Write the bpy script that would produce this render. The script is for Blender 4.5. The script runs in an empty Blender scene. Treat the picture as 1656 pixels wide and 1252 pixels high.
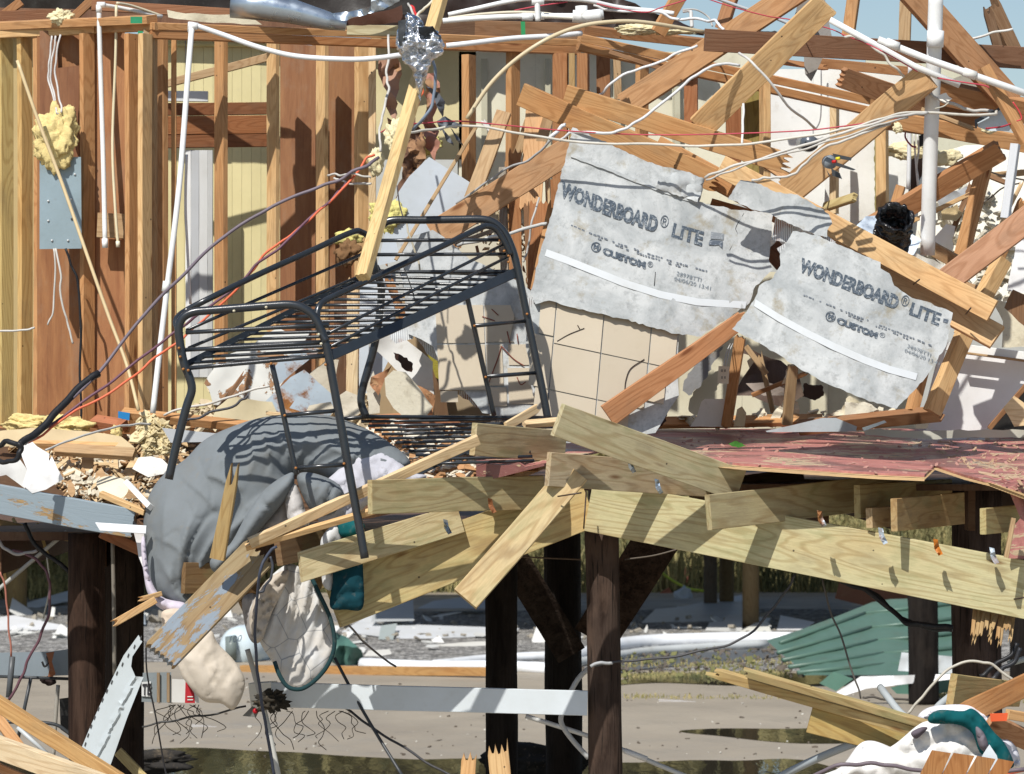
import bpy, bmesh, math, random
from mathutils import Vector, Matrix, noise
from mathutils.geometry import delaunay_2d_cdt
random.seed(7)
R = math.radians
sc = bpy.context.scene
COL = sc.collection

# ------------------------------------------------------------------ camera, sky, sun, exposure
EYE = 3.2            # eye height over the ground, metres
FPX = 6000.0         # focal length in pixels of the 1656 px wide photograph
CX, HY = 828.0, 650.0
cam = bpy.data.objects.new('camera', bpy.data.cameras.new('camera'))
COL.objects.link(cam)
cam.location = (0, 0, EYE)
cam.rotation_euler = (R(90), 0, 0)
cam.data.sensor_width = 36
cam.data.lens = 36 * FPX / 1656
cam.data.shift_y = (HY - 626) / 1656
cam.data.clip_end = 3000
cam.data.dof.use_dof = True
cam.data.dof.focus_distance = 20.6
cam.data.dof.aperture_fstop = 7.1
sc.camera = cam

SUN_EL, SUN_AZ = 50, 24
sdir = Vector((-math.sin(R(SUN_AZ)) * math.cos(R(SUN_EL)), -math.cos(R(SUN_AZ)) * math.cos(R(SUN_EL)), math.sin(R(SUN_EL))))
world = bpy.data.worlds.new('World'); sc.world = world
world.use_nodes = True
wn = world.node_tree.nodes; wl = world.node_tree.links
sky = wn.new('ShaderNodeTexSky'); sky.sky_type = 'NISHITA'; sky.sun_disc = False
sky.sun_elevation = R(SUN_EL); sky.sun_rotation = R(180 + SUN_AZ)
sky.air_density = 1.0; sky.dust_density = .7; sky.ozone_density = 1.6
wn['Background'].inputs['Strength'].default_value = 0.088
wl.new(sky.outputs[0], wn['Background'].inputs['Color'])
sun = bpy.data.objects.new('sun', bpy.data.lights.new('sun', 'SUN'))
COL.objects.link(sun)
sun.data.energy = 4.6; sun.data.angle = R(0.53); sun.data.color = (1.0, 0.965, 0.91)
sun.rotation_euler = sdir.to_track_quat('Z', 'Y').to_euler()
sun.location = (-6, -10, 20)
sc.view_settings.view_transform = 'Standard'; sc.view_settings.look = 'None'
sc.view_settings.gamma = 1; sc.view_settings.use_curve_mapping = False
sc.view_settings.exposure = 0.17

def P(x, y, d):      # a point seen at photo pixel x, y and standing d metres away
    return Vector(((x - CX) / FPX * d, d, EYE - (y - HY) / FPX * d))
def G(x, y, z=0.0):  # the ground point seen at photo pixel x, y
    d = (EYE - z) * FPX / (y - HY)
    return Vector(((x - CX) / FPX * d, d, z))

# ------------------------------------------------------------------ materials
MATS = {}
class NT:
    def __init__(s, name):
        s.m = bpy.data.materials.new(name); s.m.use_nodes = True
        s.n = s.m.node_tree.nodes; s.l = s.m.node_tree.links
        s.b = s.n['Principled BSDF']; MATS[name] = s.m
        s.tc = s.n.new('ShaderNodeTexCoord'); s.oi = s.n.new('ShaderNodeObjectInfo')
    def link(s, a, b): s.l.new(a, b)
    def val(s, x, inp):
        if isinstance(x, (int, float)): inp.default_value = x
        elif isinstance(x, tuple): inp.default_value = x if len(x) == len(inp.default_value) else (*x, 1)
        else: s.l.new(x, inp)
    def coords(s, scale=(1, 1, 1), rot=(0, 0, 0), src='Object', rnd=True):
        mp = s.n.new('ShaderNodeMapping'); mp.inputs['Scale'].default_value = scale
        mp.inputs['Rotation'].default_value = rot
        if rnd:
            ad = s.n.new('ShaderNodeVectorMath'); ad.operation = 'MULTIPLY_ADD'
            cx = s.n.new('ShaderNodeCombineXYZ')
            for i in range(3): s.l.new(s.oi.outputs['Random'], cx.inputs[i])
            s.l.new(cx.outputs[0], ad.inputs[0]); ad.inputs[1].default_value = (37.1, 3.3, 5.7)
            s.l.new(s.tc.outputs[src], ad.inputs[2]); s.l.new(ad.outputs[0], mp.inputs[0])
        else: s.l.new(s.tc.outputs[src], mp.inputs[0])
        return mp.outputs[0]
    def noise(s, vec, scale=5, detail=4, rough=.55, dist=0):
        t = s.n.new('ShaderNodeTexNoise'); s.l.new(vec, t.inputs['Vector'])
        t.inputs['Scale'].default_value = scale; t.inputs['Detail'].default_value = detail
        t.inputs['Roughness'].default_value = rough; t.inputs['Distortion'].default_value = dist
        return t.outputs[0]
    def ramp(s, fac, a, b, ca=0.0, cb=1.0):
        t = s.n.new('ShaderNodeMapRange'); t.clamp = True
        s.l.new(fac, t.inputs[0])
        for i, v in zip((1, 2, 3, 4), (a, b, ca, cb)): t.inputs[i].default_value = v
        return t.outputs[0]
    def mix(s, f, a, b, mode='MIX'):
        t = s.n.new('ShaderNodeMix'); t.data_type = 'RGBA'; t.blend_type = mode
        s.val(f, t.inputs[0]); s.val(a, t.inputs[6]); s.val(b, t.inputs[7]); return t.outputs[2]
    def math(s, op, a, b=0.0):
        t = s.n.new('ShaderNodeMath'); t.operation = op; s.val(a, t.inputs[0]); s.val(b, t.inputs[1]); return t.outputs[0]
    def out(s, col, rough=.7, bump=None, bs=.3, bd=.002, metal=0.0, spec=None):
        s.val(col, s.b.inputs['Base Color']); s.val(rough, s.b.inputs['Roughness']); s.val(metal, s.b.inputs['Metallic'])
        if spec is not None: s.b.inputs['Specular IOR Level'].default_value = spec
        if bump is not None:
            bp = s.n.new('ShaderNodeBump'); bp.inputs['Strength'].default_value = bs; bp.inputs['Distance'].default_value = bd
            s.l.new(bump, bp.inputs['Height']); s.l.new(bp.outputs[0], s.b.inputs['Normal'])
        return s.m

def wood_mat(name, paint=None, amount=0.5, axis='X', stain=.35, green=0.0, rings=150, rs=.42):
    t = NT(name)
    X = axis == 'X'
    d2 = (1.2, 26, 26) if X else (26, 26, 1.2)
    gc = t.coords((.42, 3.0, 3.0) if X else (3.0, 3.0, .42))
    cont = t.noise(gc, 1.6, 2.5, .45, .25)
    ring = t.ramp(t.math('SINE', t.math('MULTIPLY', cont, rings)), .1, 1.0)
    fib = t.noise(t.coords(d2), 5, 5, .7)
    knot = t.n.new('ShaderNodeTexVoronoi'); t.link(t.coords((.9, 3.4, 3.4) if X else (3.4, 3.4, .9)), knot.inputs['Vector'])
    knot.inputs['Scale'].default_value = 1.7
    kf = t.ramp(knot.outputs['Distance'], .04, .10, 1, 0)
    base = t.oi.outputs['Color']
    c = t.mix(t.math('MULTIPLY', ring, rs), base, t.mix(1.0, base, (.60, .48, .36), 'MULTIPLY'))
    c = t.mix(t.ramp(fib, .42, .78, 0, .42), c, t.mix(1.0, c, (.58, .48, .40), 'MULTIPLY'))
    c = t.mix(t.ramp(fib, .2, .42, .16, 0), c, (.72, .55, .34))
    c = t.mix(t.math('MULTIPLY', kf, .8), c, t.mix(1.0, base, (.3, .16, .09), 'MULTIPLY'))
    big = t.noise(t.coords((1.5, 4, 4) if axis == 'X' else (4, 4, 1.5)), 2.2, 5, .65)
    c = t.mix(t.ramp(big, .50, .74, 0, stain), c, (.13, .095, .065))
    warm = t.noise(t.coords((1, 2, 2)), 1.4, 3, .5)
    c = t.mix(t.ramp(warm, .5, .75, 0, .4), c, t.mix(1.0, c, (1.0, .70, .5), 'MULTIPLY'))
    if green: c = t.mix(t.ramp(big, .25, .5, green, 0), c, (.20, .22, .10))
    nh = t.n.new('ShaderNodeTexVoronoi'); t.link(t.coords(), nh.inputs['Vector']); nh.inputs['Scale'].default_value = 7.5
    c = t.mix(t.ramp(nh.outputs['Distance'], .035, .05, .85, 0), c, (.03, .02, .015))
    hgt = t.math('ADD', t.math('MULTIPLY', ring, -.25), fib)
    rough = .72
    if paint:
        pm = t.noise(t.coords((.8, 2.4, 2.4)), 3.2, 7, .72, .3)
        pf = t.ramp(pm, amount - .015, amount + .015, 1, 0)
        pc = t.mix(t.ramp(fib, .35, .7, 0, .25), paint, (paint[0] * .7, paint[1] * .7, paint[2] * .7))
        c = t.mix(pf, c, pc); hgt = t.math('ADD', hgt, t.math('MULTIPLY', pf, 1.0))
    t.out(c, rough, hgt, .45, .0025, spec=.25)
wood_mat('wood')
wood_mat('treated_wood', stain=.42, green=.6, rings=105, rs=.5)
wood_mat('upright_wood', axis='Z')
wood_mat('charred_wood', axis='Z', stain=.9)
wood_mat('grey_painted_wood', paint=(.27, .33, .37), amount=.60)
wood_mat('flaked_grey_wood', paint=(.24, .28, .32), amount=.44)
wood_mat('white_painted_wood', paint=(.62, .65, .68), amount=.72)

def matte(name, rough=.75, dirt=.25, dirtcol=(.22, .17, .11), nscale=3.0, bump=.15, metal=0.0, lo=.86, spec=.3, bd=.003):
    t = NT(name)
    v = t.coords()
    n1 = t.noise(v, nscale, 6, .65); n2 = t.noise(v, nscale * 9, 4, .6)
    base = t.oi.outputs['Color']
    c = t.mix(t.ramp(n1, .35, .7), base, t.mix(1.0, base, (lo, lo * .99, lo * .96), 'MULTIPLY'))
    c = t.mix(t.ramp(n1, .56, .76, 0, dirt), c, dirtcol)
    c = t.mix(t.ramp(n2, .60, .72, 0, dirt * .8), c, dirtcol)
    t.out(c, rough, n2, bump, bd, metal, spec)
matte('drywall', .85, .22, (.30, .24, .15), 2.2, .25)
matte('plaster', .9, .5, (.25, .19, .12), 4, .6, bd=.006)
matte('vinyl', .42, .12, (.35, .32, .26), 1.6, .06)
matte('pvc', .33, .14, (.30, .27, .2), 3, .04)
matte('cable_jacket', .5, .3, (.16, .14, .12), 14, .1)
matte('black_paint', .26, .10, (.10, .05, .02), 16, .12, spec=.6, lo=.8)
matte('foam', .95, .45, (.36, .24, .08), 6, .6, bd=.01)
matte('fabric', .95, .30, (.21, .18, .14), 2.4, .35, lo=.86, spec=.1, bd=.004)

matte('painted_metal', .38, .18, (.14, .10, .07), 4, .05)
matte('ceramic_tile', .30, .10, (.30, .22, .15), 1.7, .03, lo=.94)
matte('ink', .8, .0, (.2, .2, .2), 30, 0)
matte('tarp', .45, .3, (.1, .1, .09), 6, .3)

t = NT('creosote_wood'); n1 = t.noise(t.coords((6, 6, .7)), 2.4, 6, .65, .4); n2 = t.noise(t.coords((2, 2, 1.2)), 2, 5, .6); n3 = t.noise(t.coords((20, 20, 1.2)), 3, 4)
c = t.mix(t.ramp(n1, .38, .62), t.mix(1.0, t.oi.outputs['Color'], (.35, .3, .28), 'MULTIPLY'), t.oi.outputs['Color'])
c = t.mix(t.ramp(n2, .52, .66, 0, .55), c, t.mix(1.0, t.oi.outputs['Color'], (1.7, 1.6, 1.5), 'MULTIPLY'))
c = t.mix(t.ramp(n3, .58, .66, 0, .8), c, (.012, .009, .007))
t.out(c, .85, n3, .8, .012, spec=.15)
# pitted print: ink worn through to the cement
t = NT('worn_ink'); n = t.noise(t.coords(rnd=False), 70, 3, .7)
t.out(t.mix(t.ramp(n, .50, .66, 0, .75), t.oi.outputs['Color'], (.36, .39, .41)), .85)
# cement board: mottled grey with fine mesh relief and brown scuffs
t = NT('cement_board'); v = t.coords(rnd=False)
n1 = t.noise(v, 2.6, 7, .68, .4); n2 = t.noise(v, 22, 6, .75); n3 = t.noise(v, 7, 5, .7)
c = t.mix(t.ramp(n1, .34, .60), (.29, .31, .315), (.52, .535, .53)); n4 = t.noise(v, 9, 8, .8)
c = t.mix(t.ramp(n4, .52, .66, 0, .5), c, (.23, .24, .235)); c = t.mix(t.ramp(n4, .30, .42, .5, 0), c, (.62, .63, .62))
c = t.mix(t.ramp(n2, .54, .70, 0, .5), c, (.17, .18, .18))
c = t.mix(t.ramp(n3, .55, .68, 0, .65), c, (.27, .23, .15))
c = t.mix(t.ramp(n3, .74, .77, 0, .8), c, (.42, .17, .10))
c = t.mix(t.ramp(n1, .2, .36, .5, 0), c, (.20, .215, .23))
t.out(c, .85, n2, .5, .003, spec=.2)
# galvanised sheet
t = NT('galvanised_metal'); v = t.coords()
n1 = t.noise(v, 3, 4, .6); n2 = t.noise(v, 14, 3)
t.out(t.mix(t.ramp(n1, .3, .7), (.55, .62, .68), (.36, .42, .48)), t.ramp(n2, .3, .7, .22, .42), n1, .2, .01, .85)
# crumpled foil
t = NT('foil'); v = t.coords(); n1 = t.noise(v, 14, 5, .7, .6)
t.out(t.mix(t.ramp(n1, .55, .7), (.75, .78, .82), (.25, .24, .24)), .16, n1, .9, .03, 1.0)
# rusted galvanised
t = NT('rusted_metal'); v = t.coords(); n1 = t.noise(v, 5, 6, .7); n2 = t.noise(v, 20, 4)
t.out(t.mix(t.ramp(n1, .48, .58), (.42, .49, .55), t.mix(t.ramp(n2, .4, .6), (.42, .18, .04), (.22, .09, .03))), t.ramp(n1, .48, .58, .4, .85), n2, .4, .004, .15)
# black plastic bag film
t = NT('black_film'); v = t.coords(); n1 = t.noise(v, 26, 4, .6, .8)
t.out((.012, .013, .015), .12, n1, 1.0, .012)
# peeling painted sheathing
t = NT('peeling_paint'); v = t.coords((1, 1, 1)); n1 = t.noise(v, 6, 6, .66, .5); n2 = t.noise(v, 18, 4)
pf = t.ramp(n1, .545, .56)
t.out(t.mix(pf, t.oi.outputs['Color'], t.mix(t.ramp(n2, .3, .7), (.42, .24, .12), (.20, .10, .05))), .85, pf, .8, .006)
# red painted decking, flaked
t = NT('flaked_red_paint'); v = t.coords((.7, 1, 1)); n1 = t.noise(v, 3.2, 7, .72, .5); n2 = t.noise(t.coords((2, 9, 1)), 4, 6, .7); n3 = t.noise(t.coords((.8, 2.2, 1)), 2, 4, .6)
c = t.mix(t.ramp(n2, .3, .7), (.29, .095, .085), (.50, .22, .185))
c = t.mix(t.ramp(n3, .50, .57, 0, .85), c, (.17, .065, .058)); n5 = t.noise(t.coords((.5, 5, 1)), 3, 5, .7); c = t.mix(t.ramp(n5, .58, .64, 0, .8), c, (.17, .14, .125)); c = t.mix(t.ramp(n5, .30, .36, .7, 0), c, (.58, .33, .27))
c = t.mix(t.ramp(n1, .555, .57), c, (.47, .35, .22))
c = t.mix(t.ramp(n1, .63, .65), c, (.10, .085, .075))
t.out(c, t.ramp(n3, .4, .6, .7, .35), n1, .9, .012)
# veneer edge of plywood : horizontal plies
t = NT('ply_edge'); w = t.n.new('ShaderNodeTexWave'); w.bands_direction = 'Z'; t.link(t.coords(), w.inputs['Vector']); w.inputs['Scale'].default_value = 55; w.inputs['Distortion'].default_value = 1.0
t.out(t.mix(t.math('MULTIPLY', w.outputs[1], .7), (.62, .42, .20), (.22, .12, .055)), .8, w.outputs[1], .4, .002)
# sheathing plywood, red brown
t = NT('sheathing_ply'); v = t.coords((3, 3, .5)); n1 = t.noise(v, 4, 6, .65, .6)
n2 = t.noise(t.coords((22, 22, .9)), 4, 4, .7); n3 = t.noise(t.coords((1.6, 1.6, .8)), 2.2, 6, .7)
c = t.mix(t.ramp(n1, .3, .7), t.oi.outputs['Color'], t.mix(1.0, t.oi.outputs['Color'], (.62, .5, .45), 'MULTIPLY'))
c = t.mix(t.ramp(n2, .5, .75, 0, .5), c, t.mix(1.0, c, (.5, .42, .38), 'MULTIPLY'))
c = t.mix(t.ramp(n3, .52, .70, 0, .45), c, (.30, .22, .15)); c = t.mix(t.ramp(n3, .28, .42, .5, 0), c, t.mix(1.0, c, (.45, .4, .4), 'MULTIPLY'))
t.out(c, .7, n2, .35, .003)
# wet sand
t = NT('wet_sand'); v = t.coords(rnd=False, src='Object'); n1 = t.noise(v, .35, 6, .6); n2 = t.noise(v, 9, 6, .7); n3 = t.noise(v, 1.7, 5)
c = t.mix(t.ramp(n1, .3, .7), (.36, .31, .235), (.27, .23, .175))
c = t.mix(t.ramp(n2, .62, .78, 0, .35), c, (.16, .14, .11))
t.out(c, t.ramp(n3, .35, .65, .38, .75), n2, .5, .012, spec=.35)
# gravel
t = NT('gravel'); v = t.coords(rnd=False); vo = t.n.new('ShaderNodeTexVoronoi'); t.link(v, vo.inputs['Vector']); vo.inputs['Scale'].default_value = 16
g = t.n.new('ShaderNodeSeparateColor'); t.link(vo.outputs['Color'], g.inputs[0]); n1 = t.noise(v, 1.2, 5)
c = t.mix(t.math('POWER', g.outputs[0], 1.6), (.085, .08, .075), (.52, .50, .46)); c = t.mix(t.ramp(n1, .5, .7, 0, .6), c, (.12, .11, .09))
t.out(c, .85, vo.outputs['Distance'], 1.0, .05)
# water
t = NT('water'); v = t.coords((1, .25, 1), rnd=False); n1 = t.noise(v, 5, 3)
t.out((.035, .032, .022), .04, n1, .12, .02, spec=.6)
# foliage
t = NT('reed_blades'); v = t.coords(rnd=False); n1 = t.noise(v, 30, 2); n2 = t.noise(v, .8, 3)
c = t.mix(t.ramp(n1, .35, .65), (.17, .17, .06), (.42, .34, .15)); c = t.mix(t.ramp(n2, .5, .62, 0, .8), c, (.04, .055, .02))
t.out(c, .8)
# quilted batting with stitched seams
t = NT('quilted_cloth'); v = t.coords((1, .2, 1)); vo = t.n.new('ShaderNodeTexVoronoi'); vo.feature = 'DISTANCE_TO_EDGE'; t.link(v, vo.inputs['Vector']); vo.inputs['Scale'].default_value = 7
e = t.ramp(vo.outputs['Distance'], .0, .022); n1 = t.noise(v, 6, 4)
t.out(t.mix(e, (.22, .23, .24), t.mix(t.ramp(n1, .4, .7), t.oi.outputs['Color'], (.50, .46, .40))), .9, e, .12, .003, spec=.1)
# cardboard honeycomb thinset ridges
t = NT('thinset_ridges'); w = t.n.new('ShaderNodeTexWave'); w.bands_direction = 'X'; t.link(t.coords((1, 1, .15), (0, R(12), 0)), w.inputs['Vector']); w.inputs['Scale'].default_value = 26; w.inputs['Distortion'].default_value = .5
n1 = t.noise(t.coords(), 7, 4)
t.out(t.mix(w.outputs[1], t.mix(t.ramp(n1, .5, .6), (.40, .42, .43), (.32, .14, .09)), (.68, .70, .70)), .85, w.outputs[1], .8, .004)

# ------------------------------------------------------------------ building helpers
COLORS = dict(fir=(.52, .285, .125), fird=(.36, .175, .075), light=(.66, .44, .215), pale=(.70, .53, .31), treat=(.53, .43, .205),
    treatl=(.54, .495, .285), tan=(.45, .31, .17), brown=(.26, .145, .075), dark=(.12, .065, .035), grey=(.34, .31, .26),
    white=(.80, .80, .78), cream=(.72, .67, .50), red=(.33, .12, .07), mint=(.52, .47, .30))
def setp(o, label=None, cat=None, group=None, kind=None):
    if label: o['label'] = label
    if cat: o['category'] = cat
    if group: o['group'] = group
    if kind: o['kind'] = kind
    return o
def thing(name, label, cat, loc, group=None):
    o = bpy.data.objects.new(name, None); COL.objects.link(o); o.location = loc; o.empty_display_size = .05
    return setp(o, label, cat, group)
def finish(name, me, mat, M, parent=None, color=None, **kw):
    me.materials.append(MATS[mat])
    o = bpy.data.objects.new(name, me); COL.objects.link(o)
    if color is not None:
        c = COLORS[color] if isinstance(color, str) else color
        o.color = (c[0], c[1], c[2], 1)
    if parent is not None:
        o.parent = parent
        # every thing's empty or mesh keeps identity rotation unless it is a plank; take its own matrix into account
        pm = parent.get('_m')
        base = Matrix.Identity(4)
        q = parent
        chain = []
        while q is not None: chain.append(q); q = q.parent
        for q in reversed(chain): base = base @ q.matrix_basis
        M = base.inverted() @ M
    o.matrix_basis = M
    return setp(o, **kw)
def from_world(name, verts, faces, mat, smooth=False, **kw):
    c = sum(verts, Vector()) / len(verts)
    me = bpy.data.meshes.new(name)
    me.from_pydata([tuple(v - c) for v in verts], [], faces); me.validate(); me.update()
    if smooth: me.shade_smooth()
    return finish(name, me, mat, Matrix.Translation(c), **kw)

def plank_matrix(p0, p1, roll):
    a = (p1 - p0).normalized()
    f = Vector((0, -1, 0)); n = f - a * f.dot(a)
    n = n.normalized() if n.length > .05 else Vector((0, 0, 1)).cross(a).normalized()
    b = n.cross(a).normalized()
    if (abs(a.z) > .94 and b.x < 0) or (abs(a.z) <= .94 and b.z < 0): b = -b; a2 = -a
    else: a2 = a
    r = R(roll)
    n2 = n * math.cos(r) - b * math.sin(r); b2 = b * math.cos(r) + n * math.sin(r)
    x = b2.cross(n2)          # right handed
    return x, b2, n2, (1 if x.dot(a) > 0 else -1)
def plank(name, A, B, w, t=.038, roll=0, color='fir', mat='wood', e0=0, e1=0, bow=0, w1=None, cut0=0, cut1=0, **kw):
    """a board whose front face's centre line runs from A to B (x px, y px, distance); w is its width in photo px
    (or in metres under 2); e0/e1 > 0 break that end into splinters (metres)"""
    p0, p1 = P(*A), P(*B); dm = (A[2] + B[2]) / 2
    if w > 2: w = w * dm / FPX
    w1_ = w if w1 is None else w1 * dm / FPX
    L = (p1 - p0).length
    x, b, n, sgn = plank_matrix(p0, p1, roll)
    if sgn < 0: p0, p1 = p1, p0; e0, e1 = e1, e0; w, w1_ = w1_, w; cut0, cut1 = cut1, cut0
    def end(amp, base, s, ww, cut):
        pts = []
        if amp <= 0:
            k = 2; ys = [-ww / 2, ww / 2]; xs = [base + cut * -.5, base + cut * .5]
        else:
            k = max(5, int(ww / .009)); ys = [-ww / 2 + ww * i / (k - 1) for i in range(k)]; xs = []
            for i in range(k):
                q = random.random() * .5 + .5 * abs(noise.noise(Vector((i * .7, base * 9, ww * 50)))) * 1.6
                xs.append(base + s * amp * (q + .35 if i % 3 == 1 else q * .3) + cut * (i / (k - 1) - .5))
        return list(zip(xs, ys))
    left = end(e0, -L / 2, -1, w, cut0); right = end(e1, L / 2, 1, w1_, cut1)
    out = left[::-1] + right      # top of left down to bottom, then right bottom to top
    bm = bmesh.new()
    fv = [bm.verts.new((q[0], q[1], 0)) for q in out]
    bvv = [bm.verts.new((q[0] + random.uniform(-.004, .004) * (1 if e0 or e1 else 0), q[1], -t)) for q in out]
    m = len(out)
    bm.faces.new(fv); bm.faces.new(bvv[::-1])
    for i in range(m): bm.faces.new((fv[i], bvv[i], bvv[(i + 1) % m], fv[(i + 1) % m]))
    bmesh.ops.recalc_face_normals(bm, faces=bm.faces)
    le = [e for e in bm.edges if abs(e.verts[0].co.x - e.verts[1].co.x) > L * .6]
    bmesh.ops.bevel(bm, geom=le, offset=.0028, segments=1, affect='EDGES')
    if L > .35:
        for k in range(1, 6):
            g = bm.verts[:] + bm.edges[:] + bm.faces[:]
            bmesh.ops.bisect_plane(bm, geom=g, plane_co=(-L / 2 + L * k / 6, 0, 0), plane_no=(1, 0, 0))
        s0 = random.uniform(0, 99)
        for v in bm.verts:
            q = v.co.x / L + .5
            v.co.z += bow * 4 * q * (1 - q) + .003 * noise.noise(Vector((v.co.x * 2, v.co.y * 4, s0)))
            v.co.y += .0025 * noise.noise(Vector((v.co.x * 2.5, 7.7, s0)))
    me = bpy.data.meshes.new(name); bm.to_mesh(me); bm.free()
    c = (p0 + p1) / 2
    M = Matrix((( x.x, b.x, n.x, c.x), (x.y, b.y, n.y, c.y), (x.z, b.z, n.z, c.z), (0, 0, 0, 1)))
    return finish(name, me, mat, M, color=color, **kw)

def inside(pt, poly):
    x, y = pt; r = False; n = len(poly)
    for i in range(n):
        x1, y1 = poly[i]; x2, y2 = poly[i - 1]
        if (y1 > y) != (y2 > y) and x < (x2 - x1) * (y - y1) / (y2 - y1) + x1: r = not r
    return r
def bdist(pt, poly):
    x, y = pt; best = 1e9; n = len(poly)
    for i in range(n):
        x1, y1 = poly[i]; x2, y2 = poly[i - 1]; dx, dy = x2 - x1, y2 - y1
        t_ = max(0, min(1, ((x - x1) * dx + (y - y1) * dy) / (dx * dx + dy * dy + 1e-9)))
        d = (x - x1 - t_ * dx) ** 2 + (y - y1 - t_ * dy) ** 2
        if d < best: best = d
    return math.sqrt(best)
def resample(pts, seg, jag, rnd):
    out = []
    n = len(pts)
    for i in range(n):
        a, b = pts[i], pts[(i + 1) % n]
        L = math.hypot(b[0] - a[0], b[1] - a[1]); k = max(1, int(L / seg))
        for j in range(k):
            f = j / k; x = a[0] + (b[0] - a[0]) * f; y = a[1] + (b[1] - a[1]) * f
            if jag and L > 0 and j: 
                o = rnd.uniform(-jag, jag) + jag * noise.noise(Vector((x * .05, y * .05, 3)))
                x += -(b[1] - a[1]) / L * o; y += (b[0] - a[0]) / L * o
            out.append((x, y))
    return out
def smooth_closed(pts, k=6):
    out = []; n = len(pts)
    for i in range(n):
        p0, p1, p2, p3 = [Vector(pts[(i + j - 1) % n]) for j in range(4)]
        for s in range(k):
            t_ = s / k
            q = .5 * ((2 * p1) + (-p0 + p2) * t_ + (2 * p0 - 5 * p1 + 4 * p2 - p3) * t_ ** 2 + (-p0 + 3 * p1 - 3 * p2 + p3) * t_ ** 3)
            out.append((q.x, q.y))
    return out
def depth_fn(D, pts):
    if callable(D): return D
    if isinstance(D, (int, float)): return lambda x, y: D
    cx = sum(p[0] for p in pts) / len(pts); cy = sum(p[1] for p in pts) / len(pts)
    return lambda x, y: D[0] + D[1] * (x - cx) / 300 + D[2] * (y - cy) / 300
def sheet(name, pts, D, mat='drywall', th=.012, puff=0, rad=60, wr=0, wf=.02, sp=None, jag=0, seg=None, curve=False,
          color='white', ext=None, ridge=None, seed=1, shade=None, **kw):
    """a slab, panel or cloth with the given outline (photo px) at distance D; puff/wr make it bulge or crumple (metres)"""
    rnd = random.Random(seed * 31 + len(pts))
    if curve: pts = smooth_closed(pts)
    fn = depth_fn(D, pts)
    if sp or jag or seg: pts = resample(pts, seg or (sp or 8), jag, rnd)
    vs = [Vector(p) for p in pts]; nb = len(vs); n0 = nb
    if sp:
        x0, x1 = min(p[0] for p in pts), max(p[0] for p in pts); y0, y1 = min(p[1] for p in pts), max(p[1] for p in pts)
        y = y0 + sp * .6; row = 0
        while y < y1:
            x = x0 + sp * (.5 if row % 2 else 1.0)
            while x < x1:
                q = (x + rnd.uniform(-.2, .2) * sp, y + rnd.uniform(-.2, .2) * sp)
                if inside(q, pts) and bdist(q, pts) > sp * .45: vs.append(Vector(q))
                x += sp
            y += sp * .87; row += 1
    r = delaunay_2d_cdt(vs, [], [list(range(nb))], 1, 1e-4)
    V, F = r[0], r[2]; orig = r[3]
    bset = {}
    front, back = [], []
    for i, v in enumerate(V):
        h = bdist((v.x, v.y), pts) if (puff and len(V) < 9000) else 0
        b = puff * math.sqrt(max(0, 1 - (1 - min(1, h / rad)) ** 2)) if puff else 0
        k = 0
        if wr and mat in ('fabric', 'quilted_cloth'):
            q = Vector(((x_ := v.x) * wf * .8 + v.y * wf * .35, v.y * wf * .8 - v.x * wf * .35, seed * 3.3)); q.x *= 1.5; q.y *= .7
            m1 = noise.noise(q); m2 = noise.noise(q * 2.0 + Vector((3, 9, 2)))
            k = wr * (m1 * .9 - .8 * math.exp(-(m1 / .06) ** 2) - .42 * math.exp(-(m2 / .07) ** 2) + .1 * m2)
            if puff: k *= min(1, h / (rad * .35) + .15)
        elif wr:
            q = Vector((v.x * wf, v.y * wf, seed * 3.3))
            k = wr * (noise.noise(q) + .55 * (1 - 2 * abs(noise.noise(q * 2.1 + Vector((5, 1, 0))))) + .25 * noise.noise(q * 4.7))
            if puff: k *= min(1, h / (rad * .35) + .15)
        if ridge: k += ridge(v.x, v.y)
        d = fn(v.x, v.y)
        front.append(P(v.x, v.y, d - b - k))
        if ext is None: back.append(P(v.x, v.y, d + th + (b * .5 if puff else -k)))
        else: back.append(front[-1] + Vector(ext))
    n = len(V)
    e2 = {}
    faces = []
    for f in F:
        f = list(f)
        faces.append(f)
        for i in range(len(f)): e2[(f[i], f[i - 1])] = e2.get((f[i], f[i - 1]), 0) + 1
    allf = [tuple(f) for f in faces] + [tuple(n + i for i in reversed(f)) for f in faces]
    be = [(a, b) for (a, b) in e2 if (b, a) not in e2]
    for a, b in be: allf.append((a, b, n + b, n + a))
    allv = front + back
    cc = sum(allv, Vector()) / len(allv)
    me = bpy.data.meshes.new(name); me.from_pydata([tuple(v - cc) for v in allv], [], allf); me.validate()
    bm = bmesh.new(); bm.from_mesh(me); bmesh.ops.recalc_face_normals(bm, faces=bm.faces)
    if (puff or wr or ridge or shade) and shade is not False:
        for f in bm.faces: f.smooth = True
        if not puff:
            for e in bm.edges:
                if len(e.link_faces) == 2 and e.calc_face_angle(0) > .9: e.smooth = False
    bm.to_mesh(me); bm.free()
    return finish(name, me, mat, Matrix.Translation(cc), color=color, **kw)

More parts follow.
